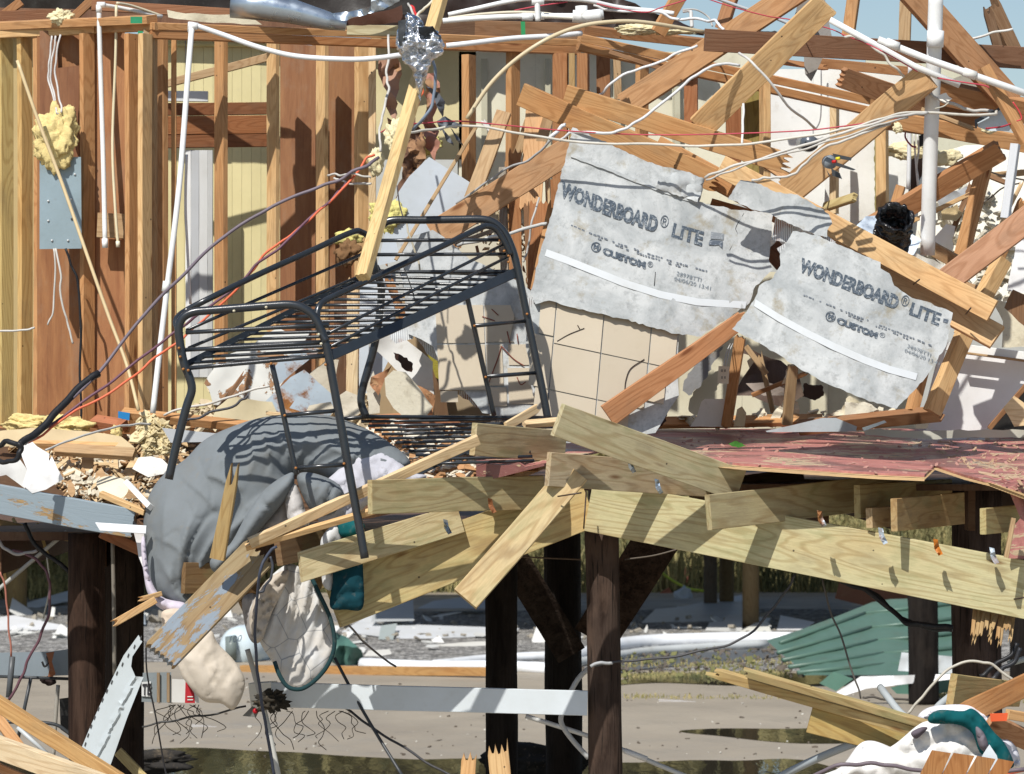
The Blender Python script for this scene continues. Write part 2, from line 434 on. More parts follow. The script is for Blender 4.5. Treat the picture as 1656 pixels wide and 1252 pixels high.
def spline(pts, k=6):
    pts = [Vector(p) for p in pts]
    if len(pts) < 3: return pts
    q = [pts[0] * 2 - pts[1]] + pts + [pts[-1] * 2 - pts[-2]]
    out = []
    for i in range(1, len(q) - 2):
        for s in range(k):
            t_ = s / k; p0, p1, p2, p3 = q[i - 1:i + 3]
            out.append(.5 * ((2 * p1) + (-p0 + p2) * t_ + (2 * p0 - 5 * p1 + 4 * p2 - p3) * t_ ** 2 + (-p0 + 3 * p1 - 3 * p2 + p3) * t_ ** 3))
    out.append(pts[-1]); return out
def tube_world(name, path, r, mat, sides=8, hollow=False, **kw):
    vs, fs = [], []
    rr = r if isinstance(r, (list, tuple)) else [r] * len(path)
    up = Vector((0, -1, .01)); prev = None
    for i, p in enumerate(path):
        a = (path[min(i + 1, len(path) - 1)] - path[max(i - 1, 0)]).normalized()
        if prev is None:
            u = up - a * up.dot(a)
            if u.length < .05: u = Vector((1, 0, 0)) - a * a.x
        else: u = prev - a * prev.dot(a)
        u.normalize(); prev = u; v = a.cross(u)
        for k in range(sides):
            g = 2 * math.pi * k / sides
            vs.append(p + (u * math.cos(g) + v * math.sin(g)) * rr[min(i, len(rr) - 1)])
    n = len(path)
    for i in range(n - 1):
        for k in range(sides):
            a, b = i * sides + k, i * sides + (k + 1) % sides
            fs.append((a, b, b + sides, a + sides))
    if not hollow:
        fs.append(tuple(range(sides))[::-1]); fs.append(tuple((n - 1) * sides + k for k in range(sides)))
    else:  # pipe wall turned inwards at both ends
        off = len(vs)
        for i in (0, n - 1):
            c = path[i]; a = (path[min(i + 1, n - 1)] - path[max(i - 1, 0)]).normalized() * (.08 if i == 0 else -.08)
            for k in range(sides): vs.append(c + (vs[i * sides + k] - c) * .84)
            for k in range(sides): vs.append(c + a + (vs[i * sides + k] - c) * .84)
        for e, i in enumerate((0, n - 1)):
            o0 = off + e * 2 * sides
            for k in range(sides):
                k2 = (k + 1) % sides
                fs.append((i * sides + k, i * sides + k2, o0 + k2, o0 + k)); fs.append((o0 + k, o0 + k2, o0 + sides + k2, o0 + sides + k))
    return from_world(name, vs, fs, mat, smooth=True, **kw)
def tube(name, pts, r, mat='pvc', color='white', sides=8, k=6, straight=False, hollow=False, **kw):
    """pts: (x px, y px, distance); r in photo px (at distance 20.6)"""
    w = [P(*p) for p in pts]
    path = w if straight or len(w) < 3 else spline(w, k)
    rm = r * .00343
    if mat == 'cable_jacket' and not straight and r > 1.6:
        s0 = random.uniform(0, 50)
        path = [path[0]] + [p + Vector((noise.noise(Vector((i * .23, s0, 0))), .5 * noise.noise(Vector((i * .3, s0, 4))), noise.noise(Vector((i * .27, s0, 9))))) * .013 for i, p in enumerate(path[1:-1])] + [path[-1]]
    if len(path) == 2 and (path[1] - path[0]).length > .5 : path = [path[0].lerp(path[1], s / 4) for s in range(5)]
    return tube_world(name, path, rm, mat, sides, hollow, color=color, **kw)
def blob(name, c, r, mat='foam', color='cream', rough=.35, sub=4, squash=(1, 1, 1), freq=3.0, seed=0, fine=.08, **kw):
    """lump of torn foam or wool round a point (px, px, distance), radius r px"""
    rm = r * c[2] / FPX; bm = bmesh.new(); bmesh.ops.create_icosphere(bm, subdivisions=sub, radius=1)
    for v in bm.verts:
        q = v.co * freq / 2 + Vector((seed * 7.1, seed, 0))
        s = 1 + rough * (noise.noise(q) * 1.2 + noise.noise(q * 2.3) * .7 + (1 - 2 * abs(noise.noise(q * 4.5))) * .35 + noise.noise(q * 11) * fine)
        v.co = Vector((v.co.x * squash[0], v.co.y * squash[1], v.co.z * squash[2])) * s * rm
    me = bpy.data.meshes.new(name); bm.to_mesh(me); bm.free(); me.shade_smooth()
    return finish(name, me, mat, Matrix.Translation(P(*c)), color=color, **kw)
def box_world(name, lo, hi, mat, color, **kw):
    (x0, y0, z0), (x1, y1, z1) = lo, hi
    v = [Vector(p) for p in ((x0, y0, z0), (x1, y0, z0), (x1, y1, z0), (x0, y1, z0), (x0, y0, z1), (x1, y0, z1), (x1, y1, z1), (x0, y1, z1))]
    return from_world(name, v, [(0, 3, 2, 1), (4, 5, 6, 7), (0, 1, 5, 4), (1, 2, 6, 5), (2, 3, 7, 6), (3, 0, 4, 7)], mat, color=color, **kw)
def pole(name, A, B, r, mat='creosote_wood', color='dark', sides=20, wob=.006, **kw):
    """a round timber: A top, B bottom (px, px, distance), r px radius at that distance"""
    p0, p1 = P(*A), P(*B); rm = r * A[2] / FPX; n = 22
    vs, fs = [], []; s0 = random.random() * 50
    for i in range(n):
        c = p0.lerp(p1, i / (n - 1))
        for k in range(sides):
            g = 2 * math.pi * k / sides
            rr = rm * (1 + .05 * noise.noise(Vector((math.cos(g), math.sin(g), i * .25 + s0)))) + wob * noise.noise(Vector((math.cos(g) * 3, math.sin(g) * 3, i * .12 + s0)))
            vs.append(c + Vector((math.cos(g) * rr, math.sin(g) * rr, 0)))
    for i in range(n - 1):
        for k in range(sides):
            a, b = i * sides + k, i * sides + (k + 1) % sides
            fs.append((a, a + sides, b + sides, b))
    fs.append(tuple(range(sides))); fs.append(tuple((n - 1) * sides + k for k in range(sides))[::-1])
    return from_world(name, vs, fs, mat, smooth=True, color=color, **kw)
def text_mesh(name, s, o, ux, uy, D, parent, width=None, bend=0.0, bold=.012, color=(.055, .075, .10), lift=.006, mat='worn_ink', **kw):
    """print s on a surface: o = px of the baseline start, ux / uy = px per em along and up the letters"""
    cu = bpy.data.curves.new(name, 'FONT'); cu.body = s; cu.offset = bold; cu.resolution_u = 3
    ob = bpy.data.objects.new('tmp', cu); COL.objects.link(ob)
    bpy.context.view_layer.update()
    me0 = bpy.data.meshes.new_from_object(ob.evaluated_get(bpy.context.evaluated_depsgraph_get()))
    vs = []
    wmin = min(v.co.x for v in me0.vertices); wmax = max(v.co.x for v in me0.vertices)
    f = width / (wmax - wmin) if width else 1
    for v in me0.vertices:
        a, b = ((v.co.x - wmin) * f if width else v.co.x), v.co.y
        x = o[0] + a * ux[0] + b * uy[0]; y = o[1] + a * ux[1] + b * uy[1] - bend * a * a
        vs.append(P(x, y, D(x, y) - lift))
    fs = [tuple(p.vertices) for p in me0.polygons]
    bpy.data.objects.remove(ob); bpy.data.meshes.remove(me0); bpy.data.curves.remove(cu)
    return from_world(name, vs, fs, mat, parent=parent, color=color, **kw)
def scatter(name, label, poly, D, n, size, mat, color, seed=1, lift=.02, th=.012, flat=.5, el_=(.3, 1)):
    """a litter of broken chips nobody could count"""
    rnd = random.Random(seed); vs, fs = [], []
    x0, x1 = min(p[0] for p in poly), max(p[0] for p in poly); y0, y1 = min(p[1] for p in poly), max(p[1] for p in poly)
    fn = depth_fn(D, poly); k = 0
    while k < n:
        x, y = rnd.uniform(x0, x1), rnd.uniform(y0, y1)
        if not inside((x, y), poly): continue
        k += 1
        c = P(x, y, fn(x, y)) + Vector((0, 0, rnd.uniform(0, lift)))
        s = size * rnd.uniform(.35, 1.3) * (1 if rnd.random() < .85 else 1.8)
        N = Vector((rnd.gauss(0, flat), rnd.gauss(-.35, flat), 1)).normalized(); U = N.cross(Vector((rnd.uniform(-1, 1), rnd.uniform(-.4, .4), 0))).normalized(); W = N.cross(U)
        m = rnd.choice((4, 5, 6)); el = rnd.uniform(*el_); b0 = len(vs); a0 = rnd.uniform(0, 6)
        pt = []
        for i in range(m):
            g = a0 + 2 * math.pi * i / m; q = s * rnd.uniform(.6, 1.1)
            pt.append(c + U * math.cos(g) * q + W * math.sin(g) * q * el)
        t_ = th * rnd.uniform(.4, 1.3)
        vs += [p + N * t_ for p in pt] + pt
        fs.append(tuple(b0 + i for i in range(m))); fs.append(tuple(b0 + m + i for i in reversed(range(m))))
        for i in range(m): j = (i + 1) % m; fs.append((b0 + j, b0 + i, b0 + m + i, b0 + m + j))
    return from_world(name, vs, fs, mat, color=color, label=label, kind='stuff')
# ================================================================== THE GROUND AND WHAT LIES FAR BEHIND
def gsheet(name, pts, z, mat, color='white', kind=None, jag=0, th=.01, world=False, **kw):
    """flat sheet on the ground; pts in photo px or (world=True) metres"""
    rnd = random.Random(len(pts) + int(z * 1e4))
    q = pts if world else [tuple(G(x, y, z)[:2]) for x, y in pts]
    if jag: q = smooth_closed(q, 5); q = [(a + jag * noise.noise(Vector((a * 1.3, b * .6, 1))), b + 2.2 * jag * noise.noise(Vector((a * 1.5, b * .5, 5)))) for a, b in q]
    r = delaunay_2d_cdt([Vector(a) for a in q], [], [list(range(len(q)))], 1, 1e-5)
    vs = [Vector((v.x, v.y, z)) for v in r[0]]; fs = []
    for f in r[2]:
        f = list(f); a, b, c = [r[0][i] for i in f[:3]]
        if (b.x - a.x) * (c.y - a.y) - (b.y - a.y) * (c.x - a.x) < 0: f = f[::-1]
        fs.append(tuple(f))
    return from_world(name, vs, fs, mat, color=color, kind=kind, **kw)
gsheet('ground', [(-300, -40), (300, -40), (300, 900), (-300, 900)], 0, 'wet_sand', kind='structure', world=True)
gsheet('gravel_road', [(-60, 45.6), (-9, 45.4), (-2, 46.0), (3, 44.2), (60, 44), (60, 56.5), (3, 57), (-6, 56), (-60, 57)], .004, 'gravel', kind='structure', world=True, jag=.35)
gsheet('puddle', [(1100, 1182), (1180, 1177), (1290, 1178), (1380, 1176), (1480, 1185), (1420, 1200), (1330, 1202), (1240, 1200), (1170, 1191)], .004, 'water', kind='structure', jag=.1)
gsheet('puddle', [(1000, 1098), (1060, 1087), (1150, 1090), (1230, 1086), (1330, 1094), (1320, 1106), (1200, 1109), (1080, 1104), (1000, 1107)], .008, 'water', kind='structure', jag=.15)
gsheet('puddle', [(150, 1222), (300, 1210), (480, 1216), (640, 1226), (800, 1226), (1000, 1232), (1180, 1228), (1330, 1236), (1500, 1300), (1000, 1330), (100, 1330), (60, 1250)], .004, 'water', kind='structure', jag=.1)
gsheet('puddle', [(-40, 1230), (60, 1236), (60, 1252), (-40, 1260)], .004, 'water', kind='structure', jag=.1)

def reeds(name, label, n, xr, yr, h, seed, w=.03, mat='reed_blades'):
    rnd = random.Random(seed); vs, fs = [], []
    for _ in range(n):
        x, y = rnd.uniform(*xr), rnd.uniform(*yr); hh = h * rnd.uniform(.35, 1.1) * (.75 + .5 * noise.noise(Vector((x * .4, y * .4, seed))))
        a = rnd.uniform(0, 6.3); ln = rnd.uniform(0, .75) * hh; b = len(vs); ww = w * rnd.uniform(.5, 1.3)
        dx, dy = math.cos(a) * ln, math.sin(a) * ln; g = rnd.uniform(-.5, .5)
        vs += [Vector((x - ww / 2, y - g * ww, -.02)), Vector((x + ww / 2, y + g * ww, -.02)),
               Vector((x + dx * .4 + ww / 2, y + dy * .4, hh * .6)), Vector((x + dx * .4 - ww / 2, y + dy * .4, hh * .6)), Vector((x + dx, y + dy, hh * rnd.uniform(.6, 1)))]
        fs += [(b, b + 1, b + 2, b + 3), (b + 3, b + 2, b + 4)]
    return from_world(name, vs, fs, mat, kind='stuff', label=label)
reeds('reeds', 'dense tangle of tall yellow green marsh reeds behind the road', 42000, (-13, 13), (62, 70), 2.2, 3, .022)
reeds('grass', 'low trampled green grass at the edge of the gravel', 900, (1.2, 5.2), (44.4, 46.0), .10, 5, .012)
reeds('grass', 'yellow weedy fringe along the far puddle', 900, (.9, 3.2), (42.9, 43.5), .12, 15, .012)
reeds('grass', 'yellowed matted grass bank left of the far pilings', 5000, (-10, -4.5), (60, 66), .7, 8, .035)
reeds('grass', 'thin dry grass tuft on wet sand beside the puddle', 260, (1.2, 3.6), (39.9, 40.3), .06, 9, .010)
reeds('grass', 'brown matted grass under the green roof sheet', 900, (4.6, 8), (39.4, 41.5), .12, 11, .03)
gsheet('grass_bank', [(-60, 60), (60, 62), (60, 100), (-60, 100)], .006, 'wet_sand', kind='structure', world=True)

reeds('puddle_backdrop', 'unseen dark thicket added behind the reeds for the puddles to mirror', 9000, (-18, 18), (73, 80), 7.5, 21, .30)  # hidden from view, added so puddles reflect dark growth instead of sky
# raised house behind the road: floor on pilings, its shade falls on the sand under it
hb = thing('stilt_house', 'grey boarded house on timber pilings across the gravel road', 'house', (3.5, 58, 0))
box_world('floor_slab', (-2.8, 50, 2.75), (17, 59.2, 3.0), 'drywall', (.12, .10, .08), parent=hb)
box_world('wall', (-2.6, 56.5, 3.0), (16.8, 57, 7.4), 'drywall', (.45, .45, .42), parent=hb)  # hidden wall, raised so puddles reflect it in place of sky
hl = thing('stilt_house', 'dark house on brown pilings seen past the tilted grey rim board', 'house', (-9, 58, 0))
box_world('floor_slab', (-16, 53.5, 2.7), (-5.6, 62, 2.95), 'drywall', (.10, .08, .07), parent=hl)
box_world('wall', (-15.8, 57, 2.95), (-5.8, 57.2, 7.4), 'drywall', (.30, .28, .24), parent=hl)  # raised likewise, out of view, to darken the puddle reflections
def bgpole(x, base, w, label, color, mat='upright_wood', top=2.8, **kw):
    g = G(x, base); d = g.y; r = w / 2 * d / FPX; ytop = HY + (EYE - top) / d * FPX
    pole('piling', (x, ytop, d), (x, base + 3, d), w / 2, mat, color, sides=12, wob=.01, label=label, cat='piling', **kw)
gp = dict(group='pilings of the far houses')
bgpole(27, 993, 34, 'yellow brown far piling at the edge of the sunlit grass bank', (.20, .14, .055), **gp)
bgpole(82, 905, 18, 'slim brown far piling behind the purple hanging cable', (.15, .10, .05), **gp)
bgpole(103, 912, 14, 'thinnest brown far piling close beside the big dark post', (.17, .12, .05), **gp)
bgpole(1149, 980, 22, 'dark far piling touching a brown one under the big beam', (.10, .08, .06), **gp)
bgpole(1175, 978, 24, 'brown far piling right behind the dark one', (.16, .115, .055), **gp)
bgpole(1214, 1014, 27, 'brown far piling with white siding piled round its foot', (.22, .15, .07), **gp)
bgpole(1648, 1110, 30, 'black far piling at the edge of the picture by the hanging cables', (.015, .012, .01), 'creosote_wood', **gp)
# dark brick-coloured panel standing in that shade
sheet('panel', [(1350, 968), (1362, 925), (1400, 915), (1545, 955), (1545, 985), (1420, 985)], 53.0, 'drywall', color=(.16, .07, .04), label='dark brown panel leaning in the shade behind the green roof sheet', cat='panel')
# red brown broken frame and tarp among the reeds
plank('rusty_rack', (1170, 880, 63), (1080, 950, 62.5), .28, t=.2, color=(.16, .055, .04), label='rusty red brown frame fallen against the reeds', cat='frame')
plank('rusty_rack', (1085, 955, 62), (1040, 985, 61.5), .12, t=.1, color=(.35, .13, .07), label='thin orange brown strip lying below the rusty frame', cat='frame')
tube('hose', [(1000, 868, 61), (1040, 888, 61), (1070, 925, 61), (1105, 948, 61), (1140, 956, 61)][1:], 6, 'cable_jacket', (.50, .60, .06), label='bright yellow green hose looped in front of the reeds', cat='hose')
for i, (x, y, r, lab) in enumerate(((1010, 930, 13, 'crumpled grey plastic rag caught in the reeds'), (1105, 968, 11, 'grey plastic rag tied round the foot of the rusty frame'))):
    blob('plastic_rag', (x, y, 60.5), r * 1.1, 'tarp', (.45, .5, .55), rough=.5, sub=3, squash=(1, .5, 1.3), seed=i + 20, label=lab, cat='rag')

# white siding sheets and pipes lying about the road
def lying(name, pts, base, mat, color, label, cat, wr=0, th=.03, lean=0, **kw):
    d0 = G(0, base).y
    return sheet(name, pts, lambda x, y: d0 + max(0, base - y) * (d0 / 300) * (1 if not lean else lean), mat, th=th, color=color, label=label, cat=cat, wr=wr, **kw)
lying('siding_sheet', [(1032, 1012), (1060, 985), (1095, 982), (1200, 962), (1205, 1000), (1100, 1008)], 1012, 'vinyl', (.62, .63, .62), 'fan of pale siding sheets lying in the shade beneath the far house', 'siding', lean=.8)
lying('siding_sheet', [(1090, 1000), (1095, 980), (1135, 985), (1200, 966), (1200, 990)], 1009, 'vinyl', (.68, .68, .67), 'smaller pale siding sheet on top of the shaded fan', 'siding', lean=.8)
lying('siding_sheet', [(1140, 1020), (1148, 1006), (1170, 1005), (1176, 994), (1200, 996), (1200, 1022)], 1022, 'vinyl', (.66, .66, .64), 'folded grey white sheet end leaning at the sunny far piling', 'siding', lean=.4)
lying('siding_sheet', [(1192, 1024), (1220, 1008), (1240, 1004), (1248, 1022)], 1024, 'vinyl', (.78, .77, .70), 'cream folded gutter piece behind the end of the white pipe', 'siding', lean=.4)
lying('siding_sheet', [(1256, 1020), (1262, 995), (1318, 1006), (1300, 1020)], 1020, 'vinyl', (.80, .80, .79), 'bright white corner of siding above the green roof sheet', 'siding', lean=.4)
lying('siding_sheet', [(552, 1022), (600, 992), (610, 1008), (840, 1016), (830, 1028), (650, 1034)], 1034, 'vinyl', (.68, .70, .72), 'long white ribbed siding bundle lying on the gravel edge', 'siding', lean=.5)
lying('siding_sheet', [(600, 1006), (606, 985), (640, 978), (668, 970), (670, 1004)], 1030, 'vinyl', (.48, .50, .50), 'grey bent sheet standing over the white siding bundle', 'siding', lean=.3)
lying('siding_sheet', [(674, 984), (700, 972), (760, 964), (785, 968), (785, 984)], 1000, 'vinyl', (.48, .50, .50), 'grey corrugated sheet in shade behind the beam end', 'siding', lean=.3)
lying('siding_sheet', [(612, 1034), (616, 1012), (642, 1008), (636, 1035)], 1037, 'vinyl', (.40, .45, .44), 'dull green grey wrapper round the siding bundle', 'siding', lean=.3)
lying('siding_sheet', [(-5, 1020), (0, 998), (22, 995), (105, 1012), (105, 1018), (60, 1019)], 1020, 'vinyl', (.78, .79, .80), 'long low white siding strip in front of the dark house piling', 'siding', lean=.4)
lying('siding_sheet', [(44, 975), (70, 967), (112, 955), (112, 972), (60, 983), (44, 982)], 983, 'vinyl', (.76, .76, .72), 'white boat shaped panel lying on the sunlit grass', 'siding', lean=.4)
lying('siding_sheet', [(690, 1044), (760, 1038), (790, 1037), (790, 1044), (740, 1046)], 1046, 'vinyl', (.7, .68, .62), 'thin pale strip lying across the gravel by the dark post', 'siding', lean=.3)
lying('siding_sheet', [(588, 1062), (596, 1052), (630, 1050), (634, 1058), (610, 1062)], 1062, 'vinyl', (.72, .70, .64), 'small cream board scrap at the end of the white ground pipe', 'siding', lean=.3)
lying('siding_sheet', [(150, 1016), (108, 1015), (112, 1004), (232, 985), (236, 1010)][::-1], 1016, 'vinyl', (.3, .34, .38), 'grey sheet in shade glimpsed between the big dark posts', 'siding', lean=.3)
def ground_pipe(pts, r, label, color=(.80, .82, .84), cat='pipe', mat='pvc'):
    w = [G(x, y, .05) for x, y in pts]
    tube_world('drain_pipe' if cat == 'pipe' else 'cable', spline(w, 6), r, mat, 12, color=color, label=label, cat=cat)
ground_pipe([(585, 1074), (700, 1079), (800, 1078), (892, 1082)], .075, 'fat white drain pipe lying straight along the sand edge')
ground_pipe([(700, 1076), (790, 1066), (892, 1061)], .06, 'slimmer white pipe crossing behind the fat one')
ground_pipe([(900, 1072), (1010, 1043), (1120, 1036), (1245, 1034), (1330, 1036)], .10, 'long gently bent white drain pipe on the gravel')
ground_pipe([(900, 1078), (1030, 1056), (1130, 1048), (1240, 1042)], .06, 'dull grey white pipe tucked below the long bent one', (.55, .57, .56))
gsheet('weed_barrier', [(960, 1092), (1010, 1066), (1120, 1056), (1230, 1050), (1260, 1060), (1180, 1072), (1060, 1080)], .016, 'tarp', (.12, .13, .14), world=False, jag=.05, label='crumpled dark ground fabric below the long white pipe', cat='ground fabric')
plank('timber', (388, 1083, 44.0), (792, 1087, 43.0), .10, t=.1, color=(.42, .24, .09), label='long orange brown timber lying on the sand behind the white rail', cat='timber')
for i, (x, y, L_, lab) in enumerate(((1095, 1135, 60, 'grey plastic strap curled on the wet sand'), (330, 1176, 40, 'thin pale stick lying flat on the wet sand'), (860, 1212, 30, 'small white plastic strip at the puddle edge'))):
    plank('strap', (x - L_ / 2, y - 2, G(x, y).y), (x + L_ / 2, y + 2, G(x, y).y), .03, t=.02, color=(.5, .5, .5), label=lab, cat='strap')
# pebble litter on the sand
scatter('litter', 'specks of shell and plastic scattered over the wet sand', [(240, 1110), (1640, 1105), (1640, 1230), (240, 1225)], lambda x, y: G(x, y).y, 110, .016, 'drywall', (.5, .48, .42), 4, .0, .01, .2)
scatter('litter', 'dark bits of wood and weed washed over the wet sand', [(240, 1095), (1640, 1095), (1640, 1230), (240, 1225)], lambda x, y: G(x, y).y, 170, .022, 'drywall', (.10, .08, .06), 5, .0, .01, .2)
scatter('litter', 'torn debris washed along the far edge of the gravel', [(-10, 960), (120, 950), (700, 1000), (1240, 1000), (1260, 1030), (240, 1050), (-10, 1010)], lambda x, y: G(x, y).y, 240, .07, 'drywall', (.30, .27, .22), 6, .05, .03, .5)

scatter('litter', 'white and grey building scraps strewn over the gravel road', [(-10, 985), (240, 985), (560, 1000), (1250, 1000), (1250, 1034), (560, 1060), (-10, 1040)], lambda x, y: G(x, y).y, 110, .20, 'vinyl', (.66, .66, .63), 71, .06, .02, .25, (.15, .7))
scatter('litter', 'green and brown leaf litter along the gravel verge', [(900, 1060), (1290, 1048), (1300, 1096), (960, 1104)], lambda x, y: G(x, y).y, 170, .035, 'drywall', (.16, .16, .06), 72, .06, .02, .6)
scatter('litter', 'dark rotten debris along the gravel verge', [(900, 1060), (1290, 1048), (1300, 1092), (960, 1096)], lambda x, y: G(x, y).y, 240, .04, 'drywall', (.12, .10, .08), 73, .04, .02, .6)
# green ribbed roof sheet lying on edge
gr = thing('roof_sheet', 'big dark green ribbed metal roof sheet tilted up on the gravel', 'roof sheet', tuple(G(1400, 1092)))
def gz(x, y): return 41.5 + (1090 - y) * .022 + .3 * math.sin((x - 1240) / 130)
def rib(x, y):
    u = (y - 1035 + (x - 1240) * .30) / 31.0
    f = u - math.floor(u); return .10 * max(0, min(1, 1.6 - abs(f - .5) / .10))
sheet('roof_panel', [(1240, 1036), (1290, 1020), (1350, 998), (1410, 974), (1440, 969), (1540, 966), (1552, 1030), (1545, 1092), (1300, 1092), (1292, 1080), (1262, 1056)], gz, 'painted_metal', th=.01, color=(.085, .155, .12), sp=14, seg=9, wr=.10, wf=.012, shade=True, parent=gr)
for i, (x0, y0, x1, y1) in enumerate(((1262, 1040, 1400, 992), (1400, 992, 1546, 976), (1258, 1056, 1410, 1015), (1410, 1015, 1548, 1000), (1266, 1068, 1420, 1036), (1420, 1036, 1549, 1024), (1276, 1079, 1430, 1057), (1430, 1057, 1548, 1048), (1290, 1088, 1440, 1074), (1440, 1074, 1546, 1070))):
    tube_world('rib', [P(x0, y0, gz(x0, y0) - .03), P(x1, y1, gz(x1, y1) - .012)], .026, 'painted_metal', 8, color=(.085, .155, .12), parent=gr)
sheet('roof_sheet', [(1325, 1105), (1348, 1086), (1380, 1098), (1352, 1118)], 39.5, 'painted_metal', th=.05, color=(.11, .22, .17), label='short lighter green roof offcut below the big green sheet', cat='roof sheet')
sheet('roof_sheet', [(1440, 1112), (1480, 1102), (1545, 1096), (1545, 1118), (1500, 1124), (1450, 1122)], 39.8, 'painted_metal', th=.05, color=(.08, .17, .13), wr=.05, sp=12, label='green roof strip behind the black post among white scraps', cat='roof sheet')
sheet('gutter', [(1352, 1120), (1392, 1094), (1545, 1090), (1545, 1098), (1470, 1106), (1400, 1114), (1366, 1125)], 39.2, 'vinyl', th=.04, wr=.06, wf=.03, sp=9, color=(.82, .83, .84), label='bent white gutter length lying before the green roof sheet', cat='gutter')
sheet('gutter', [(1452, 1085), (1458, 1055), (1545, 1062), (1545, 1090)], 41.0, 'vinyl', th=.04, wr=.05, wf=.03, sp=9, color=(.62, .66, .68), label='pale grey stepped trim piece against the green roof sheet', cat='gutter')
sheet('roof_sheet', [(535, 1020), (560, 1030), (585, 1052), (590, 1075), (545, 1076), (520, 1060)], 45, 'painted_metal', wr=.25, wf=.03, sp=8, color=(.08, .17, .14), label='crumpled green metal scrap beside the hanging quilt', cat='roof sheet')
# gas tank lying on the gravel
tk = thing('gas_tank', 'pale blue white gas tank lying on the gravel behind hanging bedding', 'tank', tuple(G(400, 1085)))
pa, pb = P(378, 1048, 45.6), P(470, 1044, 47.2)
prof = [(0, .0), (0, .13), (.03, .21), (.08, .26), (.16, .28), (.3, .285), (.9, .285), (1.0, .2), (1.02, 0)]
path = [pa.lerp(pb, q) for q, _ in prof]
tube_world('tank_shell', path, [max(.002, r) for _, r in prof], 'painted_metal', 24, color=(.55, .64, .68), parent=tk)
tube_world('collar', [pa + Vector((-.10, 0, .0)), pa + Vector((.02, .02, 0))], [.14, .16], 'painted_metal', 16, color=(.16, .19, .18), parent=tk)
text_mesh('lettering', '100', (368, 1040), (15, -2), (3, -15), lambda x, y: 45.3, tk, mat='ink', bold=.01, lift=0)
# ================================================================== THE WRECKED HOUSE ON ITS PILINGS
# ---- pilings
def piling(x0, y0, x1, y1, d, w, label, color, mat='creosote_wood', **kw):
    return pole('piling', (x0, y0, d), (x1, y1, d), w / 2, mat, color, label=label, cat='piling', group='dark timber pilings of the wrecked house', **kw)
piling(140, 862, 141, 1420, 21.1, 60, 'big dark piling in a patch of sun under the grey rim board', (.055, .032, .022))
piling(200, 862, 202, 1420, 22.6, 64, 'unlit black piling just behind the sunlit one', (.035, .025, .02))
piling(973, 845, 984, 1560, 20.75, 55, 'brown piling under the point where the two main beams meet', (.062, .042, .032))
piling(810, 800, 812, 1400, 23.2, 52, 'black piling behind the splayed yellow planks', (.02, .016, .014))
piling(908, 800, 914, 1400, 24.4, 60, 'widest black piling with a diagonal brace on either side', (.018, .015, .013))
piling(1492, 925, 1494, 1141, 39.3, 49, 'lone black piling standing in front of the green roof sheet', (.016, .013, .011))  # creosote colour taken to near-black to stand in for shade
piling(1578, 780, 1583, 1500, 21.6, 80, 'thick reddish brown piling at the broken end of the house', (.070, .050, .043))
# braces
plank('brace', (830, 905, 23.6), (925, 1060, 24.0), 50, t=.045, color=(.045, .032, .024), mat='creosote_wood', label='black diagonal brace running down to the widest black piling', cat='brace')
plank('brace', (1075, 855, 23.6), (960, 1035, 24.0), 72, t=.045, color=(.055, .036, .026), mat='creosote_wood', label='broad dark brace rising from behind the brown piling to the main beam', cat='brace')
blob('mud_clod', (865, 1232, 27), 62, 'plaster', (.02, .017, .014), rough=.3, squash=(1.2, .5, .45), seed=3, label='black clod of mud and roofing at the foot of the posts', cat='mud clod')
blob('mud_clod', (235, 1232, 30), 26, 'plaster', (.03, .027, .024), rough=.5, squash=(2.2, .6, .6), seed=5, label='lumpy dark clod at the edge of the puddle by the black posts', cat='mud clod')
# ---- floor of the house
fl = thing('house_floor', 'broken plywood floor deck with flaking red paint over dark joists', 'floor deck', P(1350, 760, 20.6))
def rd(x, y): return max(20.1, 22.7 - (y - 692) * (2.35 / (52 + max(0, (x - 1060)) * .045)))
edge = [(770, 778), (900, 745), (1000, 722), (1060, 712), (1100, 728), (1140, 743), (1200, 750), (1260, 754), (1330, 759), (1420, 765), (1495, 768), (1512, 752), (1560, 768), (1600, 778), (1680, 808)]
sheet('red_decking', edge + [(1680, 694), (1300, 693), (1060, 694), (1000, 694), (870, 697), (770, 700)], rd, 'flaked_red_paint', sp=14, seg=10, wr=.010, wf=.03, color='red', ext=(0, 0, -.012), shade=True, parent=fl)
for k in range(2):
    q = [(x, y + 2.6 + 5.2 * k) for x, y in edge[3:]]
    for j, (lo, hi) in enumerate(((0, 8), (7, 12))):
        seg_ = q[lo:hi]
        if len(seg_) < 2: continue
        pts = [(x, y - 2.4 - (2 if j else 0)) for x, y in seg_] + [(x, y + 2.4 - (2 if j else 0)) for x, y in reversed(seg_)]
        sheet('plywood_edge', pts, lambda x, y, k=k: rd(x, y - 4) - .012 * (1 - k) - .01, 'ply_edge', th=.5, color='light', parent=fl)
for (x0, y0, x1, y1, w) in ((1300, 785, 1480, 790, 20), (1140, 790, 1300, 770, 26)):
    plank('joist', (x0, y0, 21.6), (x1, y1, 21.8), w, t=.04, color='brown', mat='treated_wood', parent=fl)
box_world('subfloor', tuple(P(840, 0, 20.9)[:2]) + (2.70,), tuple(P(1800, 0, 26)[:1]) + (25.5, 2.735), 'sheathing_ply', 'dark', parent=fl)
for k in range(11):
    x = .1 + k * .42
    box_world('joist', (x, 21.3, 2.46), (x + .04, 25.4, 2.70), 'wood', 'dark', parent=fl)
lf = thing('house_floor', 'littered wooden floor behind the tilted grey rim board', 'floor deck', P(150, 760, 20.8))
def ld(x, y): return 22.6 - (y - 688) * (2.1 / (108 + x * .22))
